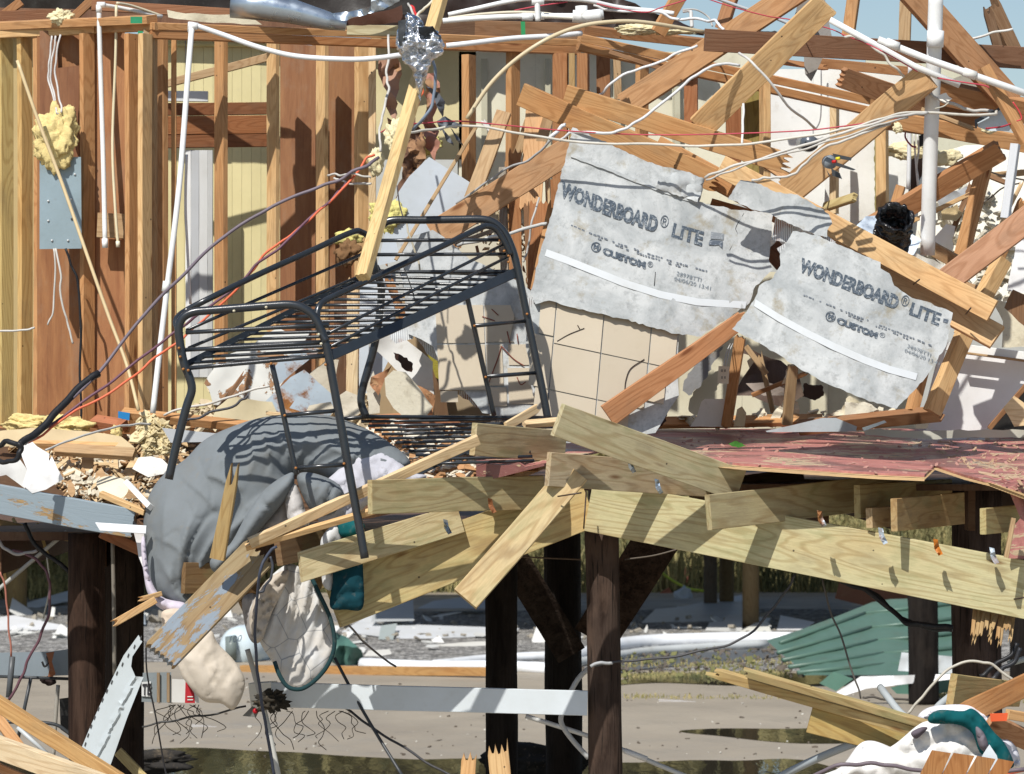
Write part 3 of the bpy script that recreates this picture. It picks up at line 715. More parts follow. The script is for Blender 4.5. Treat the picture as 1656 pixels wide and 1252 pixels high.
sheet('floor_boards', [(-60, 690), (640, 690), (760, 700), (770, 790), (600, 830), (230, 850), (215, 832), (100, 808), (-60, 792)], ld, 'wood', sp=30, seg=20, color='dark', ext=(0, 0, -.03), wr=.006, parent=lf)
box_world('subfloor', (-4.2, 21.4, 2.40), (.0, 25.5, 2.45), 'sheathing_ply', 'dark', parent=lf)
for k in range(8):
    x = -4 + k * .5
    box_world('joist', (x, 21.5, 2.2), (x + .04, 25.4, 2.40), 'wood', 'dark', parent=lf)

# ---- far walls seen through the studs
def wall_strip(label, x0, x1, y0, y1, d, step, color, mat, cat='wall', gap=.35, part='siding_board', name='house_wall'):
    w = thing(name, label, cat, P((x0 + x1) / 2, y1, d)); x = x0
    while x < x1 - 2:
        e = min(x + step, x1)
        a, b = P(x + gap / 2, y1, d), P(e - gap / 2, y0, d)
        box_world(part, (a.x, d, a.z), (b.x, d + .02, b.z), mat, color, parent=w); x = e
    a, b = P(x0, y1, d + .03), P(x1, y0, d + .03)
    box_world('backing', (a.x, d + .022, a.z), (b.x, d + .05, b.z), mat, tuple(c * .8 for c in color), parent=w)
    return w
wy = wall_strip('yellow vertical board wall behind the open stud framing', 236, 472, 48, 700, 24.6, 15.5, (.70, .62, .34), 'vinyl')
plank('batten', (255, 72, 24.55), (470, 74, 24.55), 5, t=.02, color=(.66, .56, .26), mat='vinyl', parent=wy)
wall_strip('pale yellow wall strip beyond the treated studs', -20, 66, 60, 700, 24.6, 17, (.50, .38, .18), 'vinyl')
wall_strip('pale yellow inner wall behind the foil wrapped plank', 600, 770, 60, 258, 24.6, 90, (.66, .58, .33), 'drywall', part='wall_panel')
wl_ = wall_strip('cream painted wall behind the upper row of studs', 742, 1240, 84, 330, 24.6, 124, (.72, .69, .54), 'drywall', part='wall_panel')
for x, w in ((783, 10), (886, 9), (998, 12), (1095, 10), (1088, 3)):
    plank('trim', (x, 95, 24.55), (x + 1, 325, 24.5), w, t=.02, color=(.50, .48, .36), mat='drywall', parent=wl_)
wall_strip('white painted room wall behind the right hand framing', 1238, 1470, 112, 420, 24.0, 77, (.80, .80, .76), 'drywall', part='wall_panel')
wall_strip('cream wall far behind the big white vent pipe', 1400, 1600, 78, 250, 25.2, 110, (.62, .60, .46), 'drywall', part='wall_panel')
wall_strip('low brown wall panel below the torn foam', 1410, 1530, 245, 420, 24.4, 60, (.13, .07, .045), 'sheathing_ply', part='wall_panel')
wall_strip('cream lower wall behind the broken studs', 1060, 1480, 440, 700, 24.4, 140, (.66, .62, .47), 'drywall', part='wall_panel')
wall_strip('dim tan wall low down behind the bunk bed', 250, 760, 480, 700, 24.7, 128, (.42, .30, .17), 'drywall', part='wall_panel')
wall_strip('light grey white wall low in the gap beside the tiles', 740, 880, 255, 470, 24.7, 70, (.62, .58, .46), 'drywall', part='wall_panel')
# white textured ceiling slab fallen at a slant, far right
sheet('ceiling_slab', [(1505, 250), (1560, 235), (1700, 225), (1700, 520), (1560, 470), (1420, 500), (1440, 420)], (24.2, .2, -.5), 'plaster', th=.03, sp=22, jag=2.5, wr=.015, wf=.03, color=(.80, .77, .68), label='large slab of cream textured ceiling slumped at the house end', cat='ceiling slab')
# window trim and door seen through the framing
dw = thing('door_frame', 'grey white door casing standing behind the leaning white pipe', 'door frame', P(315, 560, 24.3))
for x0, x1, c in ((300, 309, (.82, .83, .83)), (309, 322, (.50, .52, .54)), (322, 336, (.62, .63, .62)), (336, 344, (.5, .51, .5))):
    plank('casing_strip', ((x0 + x1) / 2, 243, 24.2), ((x0 + x1) / 2, 610, 24.2), x1 - x0, t=.03 + .01 * (x0 % 3), color=c, mat='vinyl', parent=dw)
plank('window_sill', (250, 155, 24.3), (336, 156, 24.3), 17, t=.05, color=(.62, .64, .64), mat='vinyl', label='short grey white sill above the three brown header boards', cat='sill')
hd = thing('header', 'three stacked brown header boards spanning the door opening', 'header', P(355, 200, 23.4))
for y, w, c in ((177, 20, (.25, .11, .05)), (203, 30, (.36, .15, .06)), (229, 21, (.27, .115, .05))):
    plank('header_board', (252, y, 23.3), (432, y - 2, 23.6), w, color=c, parent=hd)
plank('brace', (254, 139, 23.9), (434, 92, 23.9), 13, color='tan', e0=.06, label='rough diagonal brace crossing the yellow board wall', cat='brace')
sheet('veneer_sheet', [(505, 72), (533, 70), (580, 74), (580, 700), (500, 700)], 23.3, 'sheathing_ply', color=(.32, .155, .065), label='dark red brown plywood behind the rear studs', cat='plywood')

# ---- the framed walls, studs on end
lw = thing('stud_wall', 'open timber stud wall carrying a grey electrical panel', 'stud wall', P(120, 690, 21.8))
def stud(x, y0, y1, d, edge, roll, color, par, depth=.089, **kw):
    return plank('stud', (x, y0, d), (x, y1, d), edge, t=depth, roll=roll, color=color, mat='wood', parent=par, **kw)
for x, col, roll, e in ((-1, (.56, .42, .17), 50, .040), (30, (.58, .38, .15), 44, .040), (56, 'fir', 38, .04), (131, 'fir', 46, .038), (204, 'fir', 40, .038), (227, 'light', 35, .038)):
    d = 22.6 - x * .004
    stud(x, 54, 700, d, e, roll, col, lw, bow=random.uniform(-.01, .01))
for x0, x1, y0, col, d in ((60, 130, 46, (.36, .165, .06), 22.35), (138, 202, 44, (.44, .21, .085), 22.15)):
    sheet('sheathing_panel', [(x0, y0), (x1, y0), (x1, 698), (x0, 698)], d, 'sheathing_ply', color=col, parent=lw)
sheet('sheathing_panel', [(64, 50), (92, 50), (94, 110), (128, 106), (128, 300), (64, 300)], 22.3, 'sheathing_ply', color=(.27, .12, .05), parent=lw)
plank('blocking', (157, 364, 22.0), (200, 366, 22.0), 40, color='tan', parent=lw)
plank('top_plate', (-30, 44, 22.6), (237, 33, 21.75), 13, t=.09, roll=12, color='fir', parent=lw)
plank('top_plate', (-30, 57, 22.6), (152, 48, 22.1), 12, t=.09, roll=4, color='light', parent=lw)
plank('top_plate', (154, 48, 22.1), (250, 43, 21.75), 12, t=.09, roll=4, color='fir', parent=lw)
plank('bottom_plate', (-30, 697, 22.6), (245, 697, 21.8), 12, t=.09, roll=14, color='fird', parent=lw)
rw = thing('stud_wall', 'stud wall with dark plywood running back from the house corner', 'stud wall', P(430, 690, 22.6))
for x, y0, y1, col, roll, e, d, dep in ((241, 46, 700, 'tan', 10, .07, 21.8, .06), (268, 56, 700, (.40, .22, .10), -38, .038, 22.1, .089), (281, 58, 700, 'fir', 0, .03, 22.0, .03), (365, 60, 700, 'fir', -42, .038, 22.3, .089),
        (449, 68, 690, 'light', -42, .034, 22.5, .089), (528, 72, 690, 'light', -40, .034, 22.7, .089), (588, 76, 580, 'light', -30, .08, 22.8, .05), (602, 76, 560, 'pale', 0, .045, 22.7, .04)):
    stud(x, y0, y1, d, e, roll, col, rw, dep)
for x0, x1, col, d in ((453, 510, (.34, .165, .07), 22.9), (533, 578, (.32, .155, .06), 23.0)):
    sheet('sheathing_panel', [(x0, 70), (x1, 74), (x1, 690), (x0, 690)], d, 'sheathing_ply', color=col, parent=rw)
plank('top_plate', (246, 42, 21.75), (940, 70, 23.2), 11, t=.09, roll=8, color='fir', parent=rw)
plank('top_plate', (246, 55, 21.76), (940, 82, 23.2), 13, t=.09, roll=2, color=(.42, .21, .09), parent=rw)
plank('bottom_plate', (246, 697, 21.9), (620, 694, 22.9), 12, t=.09, roll=14, color='fird', parent=rw)
mk = [('green_mark', (211, 27, 230, 38)), ('green_mark', (223, 50, 231, 56))]
for nm, (x0, y0, x1, y1) in mk:
    sheet('paint_mark', [(x0, y0), (x1, y0), (x1, y1), (x0, y1)], 21.70, 'ink', th=.002, color=(.03, .25, .12), parent=lw)
# upper right studs
uw = thing('stud_wall', 'row of mixed studs under a double plate, cream wall behind', 'stud wall', P(1000, 300, 23))
for x, y0, y1, w, col, roll, d, dep in ((752, 88, 300, 14, 'fir', 30, 23.3, .089), (822, 84, 440, 12, 'fir', 40, 23.0, .089), (905, 86, 330, 24, 'fird', 8, 23.1, .06), (925, 86, 330, 10, (.42, .30, .14), 0, 23.1, .05), (941, 86, 190, 18, 'fird', 14, 23.0, .06),
        (975, 88, 190, 22, (.30, .15, .07), 4, 23.2, .07), (1031, 96, 220, 10, 'fir', 42, 23.0, .089), (1117, 118, 220, 22, (.36, .17, .08), 6, 23.1, .07), (1187, 130, 270, 24, (.30, .12, .05), 0, 23.2, .08),
        (1217, 125, 300, 30, (.30, .24, .07), 4, 22.9, .08), (1241, 130, 300, 12, 'light', -16, 22.6, .089), (832, 260, 460, 16, 'fir', -22, 23.1, .089), (893, 290, 470, 18, 'fird', 12, 23.2, .089), (1424, 205, 400, 17, 'light', 18, 23.4, .089), (1347, 165, 345, 11, 'pale', 18, 23.2, .089)):
    plank('stud', (x, y0, d), (x + random.uniform(-1, 1), y1, d), w, t=dep, roll=roll, color=col, parent=uw, mat='treated_wood' if w == 30 else 'wood')
plank('roof_timber', (768, 46, 23.4), (960, 52, 23.4), 27, t=.09, roll=6, color='brown', parent=uw)
plank('roof_timber', (690, 44, 23.9), (775, 46, 23.9), 24, t=.09, color='dark', parent=uw)
sheet('paint_mark', [(842, 35), (849, 35), (850, 60), (843, 60)], 23.30, 'ink', th=.002, color=(.03, .28, .10), parent=uw)
plank('top_plate', (945, 50, 23.0), (1145, 72, 23.2), 15, t=.09, color='fird', roll=12, parent=uw)
plank('top_plate', (940, 62, 22.4), (1425, 167, 22.9), 13, t=.09, roll=8, color='fir', parent=uw)
plank('top_plate', (938, 75, 22.4), (1415, 181, 22.9), 13, t=.09, roll=0, color=(.46, .24, .10), parent=uw)
plank('top_plate', (1328, 102, 23.8), (1510, 120, 23.8), 16, t=.09, roll=6, color='fird', parent=uw)
# dark remains of the roof over the studs
rf = thing('roof_remains', 'black torn roof edge hanging over the middle of the house', 'roof', P(800, 40, 24.2))
sheet('shingle_edge', [(590, -20), (975, -20), (1010, 0), (1060, 22), (1090, 30), (1140, 50), (1138, 58), (1040, 52), (960, 46), (900, 44), (600, 60)], 24.3, 'tarp', th=.08, sp=14, jag=3, wr=.05, wf=.06, color=(.035, .022, .018), parent=rf)
for x0, y0, x1, y1, w, c in ((0, 28, 34, 2, 14, 'fird'), (112, 34, 148, 0, 14, 'fird'), (148, 8, 372, 22, 17, (.30, .14, .07)), (0, 26, 112, 24, 18, (.22, .10, .05))):
    plank('rafter', (x0, y0, 22.9), (x1, y1, 22.9), w, color=c, parent=rf)
sheet('roof_underlay', [(-20, -20), (700, -20), (700, 24), (380, 20), (-20, 12)], 23.9, 'tarp', color=(.02, .015, .012), wr=.03, sp=20, parent=rf)
sheet('roof_underlay', [(-20, 8), (380, 8), (660, 30), (960, 40), (960, 78), (620, 62), (260, 50), (-20, 60)], 24.45, 'sheathing_ply', color=(.20, .10, .05), sp=40, parent=rf)
sheet('shingle_edge', [(1226, 50), (1290, 52), (1255, 60), (1228, 58)], 23.3, 'tarp', color=(.06, .05, .045), jag=1.5, seg=5, parent=rf)
# electrical panel
ep = thing('electrical_panel', 'flat grey electrical panel box back screwed between two studs', 'electrical panel', P(97, 402, 21.95))
sheet('panel_box', [(64, 254), (131, 254), (132, 402), (64, 403)], 21.95, 'painted_metal', th=.09, color=(.27, .35, .39), parent=ep)
for x, y in ((79, 263), (107, 262), (121, 282), (78, 325), (115, 322), (78, 357), (116, 354), (84, 389), (110, 389)):
    tube('knockout', [(x, y, 21.95), (x, y, 21.943)], 1.9, 'ink', (.65, .67, .68) if (x + y) % 2 else (.08, .08, .08), straight=True, parent=ep)
# ================================================================== LOOSE TIMBER
def L(label, A, B, w, name='plank', cat='plank', **kw):
    if name == 'plank' and 'mat' not in kw and 'e0' not in kw and 'e1' not in kw:
        q = random.random()
        if q < .3: kw['e0'] = random.uniform(.010, .03)
        elif q < .55: kw['e1'] = random.uniform(.010, .03)
    return plank(name, A, B, w, label=label, cat=cat, **kw)
# --- middle: leaning two-by-four and planks between studs and cement board
L('long yellow two by four leaning across, foil wrapped round its upper end', (711, -14, 21.0), (583, 443, 19.6), 21, t=.05, roll=-36, color=(.62, .46, .22))
L('short treated board lying along the top plate beside the foil', (561, 48, 22.2), (645, 50, 22.2), 17, color='mint')
L('greyish tan board leaning against the drywall sheet behind the bed', (815, 180, 22.3), (750, 352, 22.0), 24, color='tan', roll=-10)
L('narrow weathered grey board standing behind the crossing plank', (812, 270, 22.5), (816, 460, 22.4), 13, color='grey', roll=8)
L('short greyish board end leaning in the row of studs', (855, 195, 22.6), (835, 255, 22.6), 14, color='tan')
L('bright orange knotty board standing behind the cement board corner', (868, 178, 22.55), (858, 335, 22.4), 36, color=(.60, .36, .18), cut0=.04)
L('tan board leaning into the gap just above the orange knotty board', (890, 180, 22.5), (872, 240, 22.5), 18, color='tan')
L('orange brown plank rising from the bed head to the corner of the cement board', (925, 240, 21.75), (700, 380, 21.9), 44, color=(.50, .29, .15))
L('red brown board standing behind the edge of the cement board', (872, 330, 22.2), (868, 480, 22.1), 32, color='fird', roll=10)
L('orange wedge of split wood just beside the lower cement board edge', (895, 340, 22.0), (868, 470, 21.9), 22, color='fir', e0=.1)
L('upper left plank of the crossed pair lying above the cement board', (841, 153, 21.9), (1150, 290, 21.5), 38, color=(.46, .26, .11), roll=14, e1=.05, t=.04)
L('second plank of the crossed pair, its far end split to ragged points', (913, 154, 21.8), (1262, 262, 21.6), 34, color=(.52, .30, .13), roll=12, e1=.10, t=.04)
L('heavy plank sloping up into the sky behind the dark cross beam', (1008, 170, 22.3), (1300, -22, 21.9), 40, color=(.48, .27, .13), roll=-12)
L('knotty light plank sloping up in front of the dark cross beam', (1132, 208, 21.7), (1336, 8, 21.3), 44, color='light', roll=12)
L('long dark brown beam lying level across the top against the sky', (1142, 65, 21.75), (1690, 96, 22.3), 36, t=.045, color=(.20, .105, .06), roll=6)
L('short upright timber end against the sky by the red string', (1104, -12, 22.6), (1066, 54, 22.6), 24, color='fir', roll=20, mat='wood')
L('upright timber against the sky leaning on the sloping plank', (1183, -12, 22.7), (1165, 46, 22.7), 22, color=(.38, .20, .10), roll=30)
L('upright pale timber against the sky left of the narrow one', (1380, -12, 22.6), (1370, 58, 22.6), 20, color='fir', roll=24)
L('narrow knotty post against the sky next to the big vent pipe', (1464, 6, 22.7), (1462, 70, 22.7), 19, color='tan', roll=14, cut0=.02)
L('wide plank running down steeply from the top behind the vent pipe', (1448, -48, 21.8), (1640, 168, 22.2), 46, color=(.48, .26, .13), roll=-14, t=.05)
L('jagged charred post pointing at the sky near the picture corner', (1612, 14, 22.4), (1648, 92, 22.4), 24, t=.08, roll=-24, color=(.22, .13, .07), e0=.05)
L('shorter charred splinter leaning against the jagged post', (1600, 24, 22.3), (1618, 88, 22.3), 15, t=.05, color=(.17, .10, .055), e0=.05)
L('small timber block fixed under the right end of the dark beam', (1600, 108, 22.5), (1602, 135, 22.5), 16, color='tan')
L('narrow plank end slanting down across the pale light box', (1594, 106, 21.2), (1662, 228, 21.2), 20, color='fir', roll=-30)
L('short brown plank with a lit end pushed behind the diagonal one', (1366, 127, 21.9), (1500, 172, 22.3), 34, color=(.42, .22, .11), roll=10, t=.045)
L('light diagonal plank with a bright sunlit upper end and a knot', (1272, 312, 21.9), (1498, 124, 21.3), 46, color=(.62, .40, .20), roll=-8, t=.045)
L('brown plank with sunlit top edge left of the curling cable', (1508, 150, 22.2), (1690, 190, 22.2), 38, color=(.42, .22, .10), roll=28, t=.07)
L('wide shadowed brown plank behind the bundle of cables', (1440, 182, 22.35), (1610, 206, 22.5), 56, color=(.36, .20, .10))
L('plank under the cable bundle running to the picture edge', (1452, 196, 22.0), (1690, 240, 22.0), 27, color='fir', roll=14)
L('straight brown plank rising from the black hose to the light box', (1398, 378, 21.7), (1618, 246, 21.5), 34, color=(.40, .215, .10), roll=22, t=.06)
L('thin brown plank lying on the shoulder of the straight one', (1350, 400, 21.9), (1460, 330, 21.9), 12, color='fird')
L('pink grained plank coming in low from the picture edge', (1530, 454, 21.35), (1690, 332, 21.2), 42, color=(.50, .28, .17), roll=-10, t=.045)
L('orange leaning two by four between white rubble and the pink plank', (1590, 270, 22.2), (1550, 425, 22.2), 23, color='fir', roll=22, t=.06)
L('narrow white and grey painted post hanging near the edge', (1640, 232, 21.9), (1624, 352, 21.9), 14, color='pale', mat='white_painted_wood', roll=30, t=.04)
L('brown board dropping behind the white painted post', (1655, 330, 22.0), (1598, 470, 22.1), 15, color='fir', roll=20)
L('doubled two by four leaning against the white panel', (1628, 420, 21.6), (1562, 545, 21.5), 26, color='light', roll=28, t=.07)
L('lower doubled two by four ending on the red deck', (1566, 538, 21.35), (1512, 668, 21.25), 28, color='light', roll=28, t=.06)
L('upper of the twin long light planks above the second cement board', (1165, 268, 21.45), (1604, 503, 20.9), 36, color=(.66, .44, .22), roll=8, t=.04)
L('lower of the twin long light planks tucked behind the cement board', (1320, 384, 21.4), (1612, 544, 21.0), 42, color=(.62, .41, .21), roll=-12, t=.04)
L('loose plank under the twin planks, crossed by thin shadows', (1060, 236, 21.65), (1260, 345, 21.55), 36, color='fir', roll=8)
L('little treated board end poking out over white drywall', (1330, 334, 21.9), (1378, 318, 21.6), 15, color='treat', roll=-34, t=.03)
L('short brown board leaning beside the vertical pipes', (1456, 300, 23.0), (1440, 350, 23.0), 15, color='fir', roll=20)
L('yellow framing piece behind the galvanised plate', (1498, 398, 22.0), (1560, 432, 22.0), 22, color='tan', roll=16)
L('orange board edge between cement board and white trim', (1506, 562, 21.7), (1480, 664, 21.6), 16, color='fir', roll=24, t=.07)
L('brown plank with dark ragged end lying on the red deck', (1290, 696, 22.0), (1518, 674, 21.5), 22, color=(.30, .16, .08), roll=30, t=.06, e1=.012)
L('long flat orange sill lying along the back of the red deck', (1060, 691, 22.5), (1330, 686, 22.4), 9, color='fir', roll=34, t=.09)
L('torn orange plank propped from the tiles up to the joint of the boards', (984, 673, 20.85), (1200, 518, 20.9), 38, color=(.45, .215, .10), roll=10, e1=.05, w1=26)
L('short stud with a hanging white socket beside it', (1196, 548, 22.2), (1174, 690, 22.3), 17, color='fir', roll=14)
L('short stud standing in broken plaster under the cement board', (1284, 592, 22.2), (1274, 688, 22.3), 16, color='tan', roll=-14)
L('narrow splinter bending behind the short stud', (1206, 560, 22.8), (1240, 605, 22.8), 9, color='tan')
L('pale two by four standing behind the bed frame', (571, 455, 22.0), (568, 672, 22.0), 19, color=(.74, .60, .38))
L('thin bamboo like batten leaning up to the torn cable', (770, 205, 21.7), (640, 420, 21.5), 6, t=.02, color='tan')
L('blue tipped two by four lying behind the left bed post', (196, 672, 21.4), (400, 694, 21.2), 14, color='fir', roll=28, t=.06)
sheet('tape', [(191, 665), (210, 668), (209, 680), (191, 676)], 21.36, 'painted_metal', th=.02, color=(.02, .20, .48), label='blue tape wrapped round the tip of the two by four', cat='tape')
L('reddish block of wood lying at the foot of the studs', (146, 686, 21.8), (195, 694, 21.7), 14, color=(.42, .16, .08), roll=30, t=.08)
L('light timber under the slope of broken siding by the bed', (305, 682, 21.3), (430, 696, 21.2), 11, color='light', roll=24, t=.06)
L('split red brown block behind the bed slats', (592, 682, 21.9), (700, 676, 21.9), 16, color=(.46, .22, .11), roll=20)
L('second red brown block under the torn plaster', (598, 690, 21.7), (745, 682, 21.8), 12, color=(.44, .20, .11), roll=10)

# --- front: treated yellow beams and joists
mb = L('long treated yellow beam sagging away to the picture edge, metal ties along its top', (952, 818, 20.45), (1700, 962, 20.2), 84, w1=94, t=.045, color='treatl', mat='treated_wood', name='beam', cat='beam', roll=4)
lb = L('wide treated beam sloping down to a dark sawn end', (538, 968, 20.0), (952, 812, 20.5), 96, w1=84, t=.07, color='treat', mat='treated_wood', name='beam', cat='beam')
def joist(label, *a, **k):
    return L(label, *a, name='joist', cat='joist', mat='treated_wood', **k)
joist('yellow joist end lying highest left of the beam joint', (602, 804, 19.52), (880, 796, 20.35), 54, color=(.44, .37, .20), w1=56)
joist('yellow joist end just beside the foot of the bed head', (770, 711, 19.9), (915, 722, 20.5), 52, color=(.48, .42, .26))
joist('short joist with a pinkish stain under the big slanting one', (890, 759, 19.85), (1150, 778, 20.6), 54, color=(.46, .38, .25))
joist('big slanting joist lying over the others down to the beam', (905, 680, 19.7), (1198, 786, 20.3), 54, color=(.50, .44, .27), t=.04)
joist('steep yellow plank hanging down across the sloping beam', (932, 762, 19.95), (753, 968, 19.7), 47, color=(.56, .45, .25), t=.04, roll=-6)
joist('long joist lying along the top of the sagging beam', (1150, 829, 19.95), (1460, 792, 21.0), 56, color=(.40, .34, .19))
joist('low front joist with the bed leg standing across it', (488, 917, 19.75), (745, 838, 20.2), 48, color=(.54, .46, .27), cut0=.03)
joist('short dark joist stub with pale end grain beside the quilt', (454, 889, 19.9), (560, 868, 20.5), 50, color=(.20, .13, .07))
joist('treated joist end high under the red deck edge', (1391, 811, 20.3), (1540, 800, 21.3), 52, color=(.38, .31, .15))
joist('small block with red paint on top between the joist ends', (1411, 838, 20.25), (1460, 833, 20.6), 32, color=(.46, .34, .19))
joist('treated joist end stepping below the red deck by the reddish piling', (1451, 833, 20.1), (1560, 822, 21.0), 52, color=(.40, .28, .13))
joist('splintered joist end near the fallen red panel', (1595, 843, 20.1), (1650, 838, 20.5), 42, color=(.44, .36, .17), e1=.05)
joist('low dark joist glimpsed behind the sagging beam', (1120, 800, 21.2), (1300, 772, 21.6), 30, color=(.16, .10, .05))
L('long pale strip sloping up from the quilt to the highest joist', (405, 880, 19.62), (775, 712, 19.82), 17, color='pale', roll=24, t=.03, name='strip')
L('second pale strip lying close below the long one', (398, 888, 19.66), (640, 818, 19.7), 10, color='light', roll=30, t=.03, name='strip')
L('pale strip in sun lying under the joist ends near the litter', (755, 805, 20.5), (900, 745, 21.0), 12, color=(.52, .36, .22), roll=20, name='strip')
L('short twisted pale strip lying on the bed foot', (820, 690, 20.1), (868, 662, 20.3), 14, color='pale', roll=20, t=.02, e1=.03, name='strip')
L('flat pale strip running under the slanting joist', (850, 690, 20.4), (920, 684, 20.5), 9, color='pale', roll=30, t=.05, name='strip')
L('grey weathered board hanging out over the bedding, paint flaked, ends torn', (262, 1056, 19.3), (416, 896, 19.75), 60, mat='flaked_grey_wood', color=(.31, .24, .135), e0=.02, e1=.03, t=.045, roll=-8, name='board')
L('upright splintered stick standing in front of the grey comforter', (350, 905, 19.45), (372, 790, 19.4), 24, w1=18, color=(.40, .28, .12), e1=.15, t=.04, roll=8, name='stick', cat='stick')
L('pointed stake sticking out beside the black piling', (252, 970, 19.9), (192, 1004, 19.7), 12, color='light', e1=.05, t=.03, name='stake', cat='stake')
L('short stake stub just above the pointed one', (262, 960, 20.0), (232, 968, 19.9), 8, color='light', e1=.02, t=.03, name='stake', cat='stake')
L('treated timber under the grey weathered board', (300, 935, 20.0), (420, 935, 20.3), 50, color=(.20, .13, .06), name='beam', cat='beam', mat='treated_wood')
L('brown cross timber behind the hanging quilt', (395, 985, 20.3), (560, 905, 20.6), 52, color=(.30, .22, .12), name='beam', cat='beam', mat='treated_wood')
rim = L('tilted rim board in chipped blue grey paint at the edge of the littered floor', (-30, 803, 20.35), (214, 847, 20.35), 47, t=.045, color=(.38, .26, .13), mat='grey_painted_wood', e1=.008, name='rim_board', cat='board', roll=5)
L('reddish board running under the painted rim board', (165, 862, 20.8), (245, 898, 20.9), 18, color=(.36, .16, .08))
L('yellow ledger glimpsed below the painted rim board', (-20, 842, 22.5), (120, 872, 22.5), 12, color=(.30, .22, .10))
L('white painted rail hanging between the posts behind the quilt', (438, 1124, 20.62), (950, 1138, 20.62), 40, mat='vinyl', color=(.62, .67, .70), t=.04, name='rail', cat='rail')
L('white block end of the rail by the red lamp', (404, 1128, 21.2), (440, 1126, 21.1), 46, mat='vinyl', color=(.68, .67, .60), t=.06, name='rail', cat='rail')
L('splintered stump standing at the bottom edge, taller of two', (810, 1262, 19.0), (806, 1222, 19.0), 34, color='light', e1=.07, t=.05, name='stump', cat='stump')
L('splintered stump at the bottom edge, shorter of two', (756, 1264, 19.0), (758, 1232, 19.0), 24, color='light', e1=.04, t=.05, name='stump', cat='stump')
L('upper long orange plank crossing the bottom corner', (-20, 1130, 19.0), (196, 1268, 18.7), 24, color=(.50, .30, .12), roll=12, t=.05)
L('wide pale plank lying across the bottom corner', (-20, 1206, 18.5), (170, 1275, 18.3), 36, color=(.70, .56, .36), roll=14, t=.05)
L('short orange plank under the pale one in the bottom corner', (-20, 1240, 18.6), (60, 1275, 18.6), 24, color=(.55, .28, .13))
L('leaning orange stub behind the crossing plank in the bottom corner', (-4, 1160, 19.4), (44, 1225, 19.3), 18, color='fir', roll=-16)
L('mouldy green stick beside the foot of the vinyl panel', (190, 1215, 21.5), (235, 1262, 21.4), 16, color='treat', t=.03)
L('doubled treated plank with a splintered tip over the wet sand', (1168, 1094, 19.4), (1478, 1184, 19.2), 17, color=(.46, .34, .15), mat='treated_wood', e0=.10, roll=20, t=.04)
L('upper layer of the doubled plank with nail holes', (1212, 1092, 19.3), (1502, 1176, 19.15), 13, color=(.40, .30, .14), mat='treated_wood', e0=.05, roll=24, t=.04)
L('wide treated board end below the doubled plank, its edge broken', (1310, 1162, 19.35), (1462, 1200, 19.35), 48, color=(.44, .31, .11), mat='treated_wood', e1=.04, cut1=-.05, t=.045)
L('treated board end standing behind the teal cloth', (1545, 1117, 19.5), (1652, 1124, 20.0), 52, color=(.44, .31, .14), mat='treated_wood', t=.045, w1=40)
L('broken brown plank bursting up behind the teal cloth', (1570, 1150, 19.3), (1690, 1095, 19.0), 36, color=(.42, .22, .09), e0=.10, e1=.02)
L('orange tipped board pointing out beside the teal cloth', (1602, 1172, 19.1), (1690, 1212, 19.4), 32, color=(.46, .24, .12), roll=16, t=.04)
sheet('tape', [(1601, 1154), (1630, 1153), (1628, 1166), (1602, 1167)], 19.05, 'painted_metal', th=.02, color=(.75, .12, .04), label='bright orange paint patch on the board tip', cat='tape')
L('yellow timber edge behind the orange tipped board', (1632, 1156, 19.5), (1690, 1166, 19.6), 16, color='light')
L('thin treated stick half hidden in the teal cloth', (1576, 1170, 18.9), (1606, 1204, 18.9), 9, color=(.40, .30, .12))
for i, (x0, x1, lab) in enumerate(((1487, 1520, 'first brown board of the row in the bottom corner, by the white cloth'), (1522, 1558, 'second brown board of the row in the bottom corner'), (1560, 1592, 'third brown board of the row in the bottom corner'), (1594, 1622, 'last brown board of the row, under the teal cloth'))):
    k = (x0 - 1487) * .13
    sheet('board', [(x0 + 20, 1213 + k), (x1 + 18, 1218 + k), (x1 - 14, 1290), (x0 - 18, 1290)], 18.55, 'upright_wood', th=.03, color=(.36, .17, .06), label=lab, cat='board')
# red painted plywood panel hanging down at the broken corner
sheet('panel', [(1618, 770), (1680, 800), (1680, 905), (1630, 903), (1640, 850), (1650, 838), (1634, 800)], (20.2, .3, -.1), 'flaked_red_paint', th=.02, sp=14, wr=.02, label='dark red painted plywood flap hanging from the deck corner', cat='panel')
L('pale edge strip of the hanging red flap', (1640, 838, 20.0), (1628, 902, 20.0), 7, color='tan', name='strip')
# shredded end grain hanging under the beam
fr = thing('splinters', 'fringe of torn wood splinters hanging under the sagging beam', 'splinters', P(1610, 985, 20.2))
for i in range(13):
    x = 1577 + i * 5.2; plank('splinter', (x, 985 + i * .6, 20.35 + .01 * (i % 3)), (x - 6 + random.uniform(-3, 5), 1010 + random.uniform(0, 30), 20.25), 6.5, t=.008, color=(.42, .29, .14), e1=.04, roll=random.uniform(-20, 20), parent=fr)
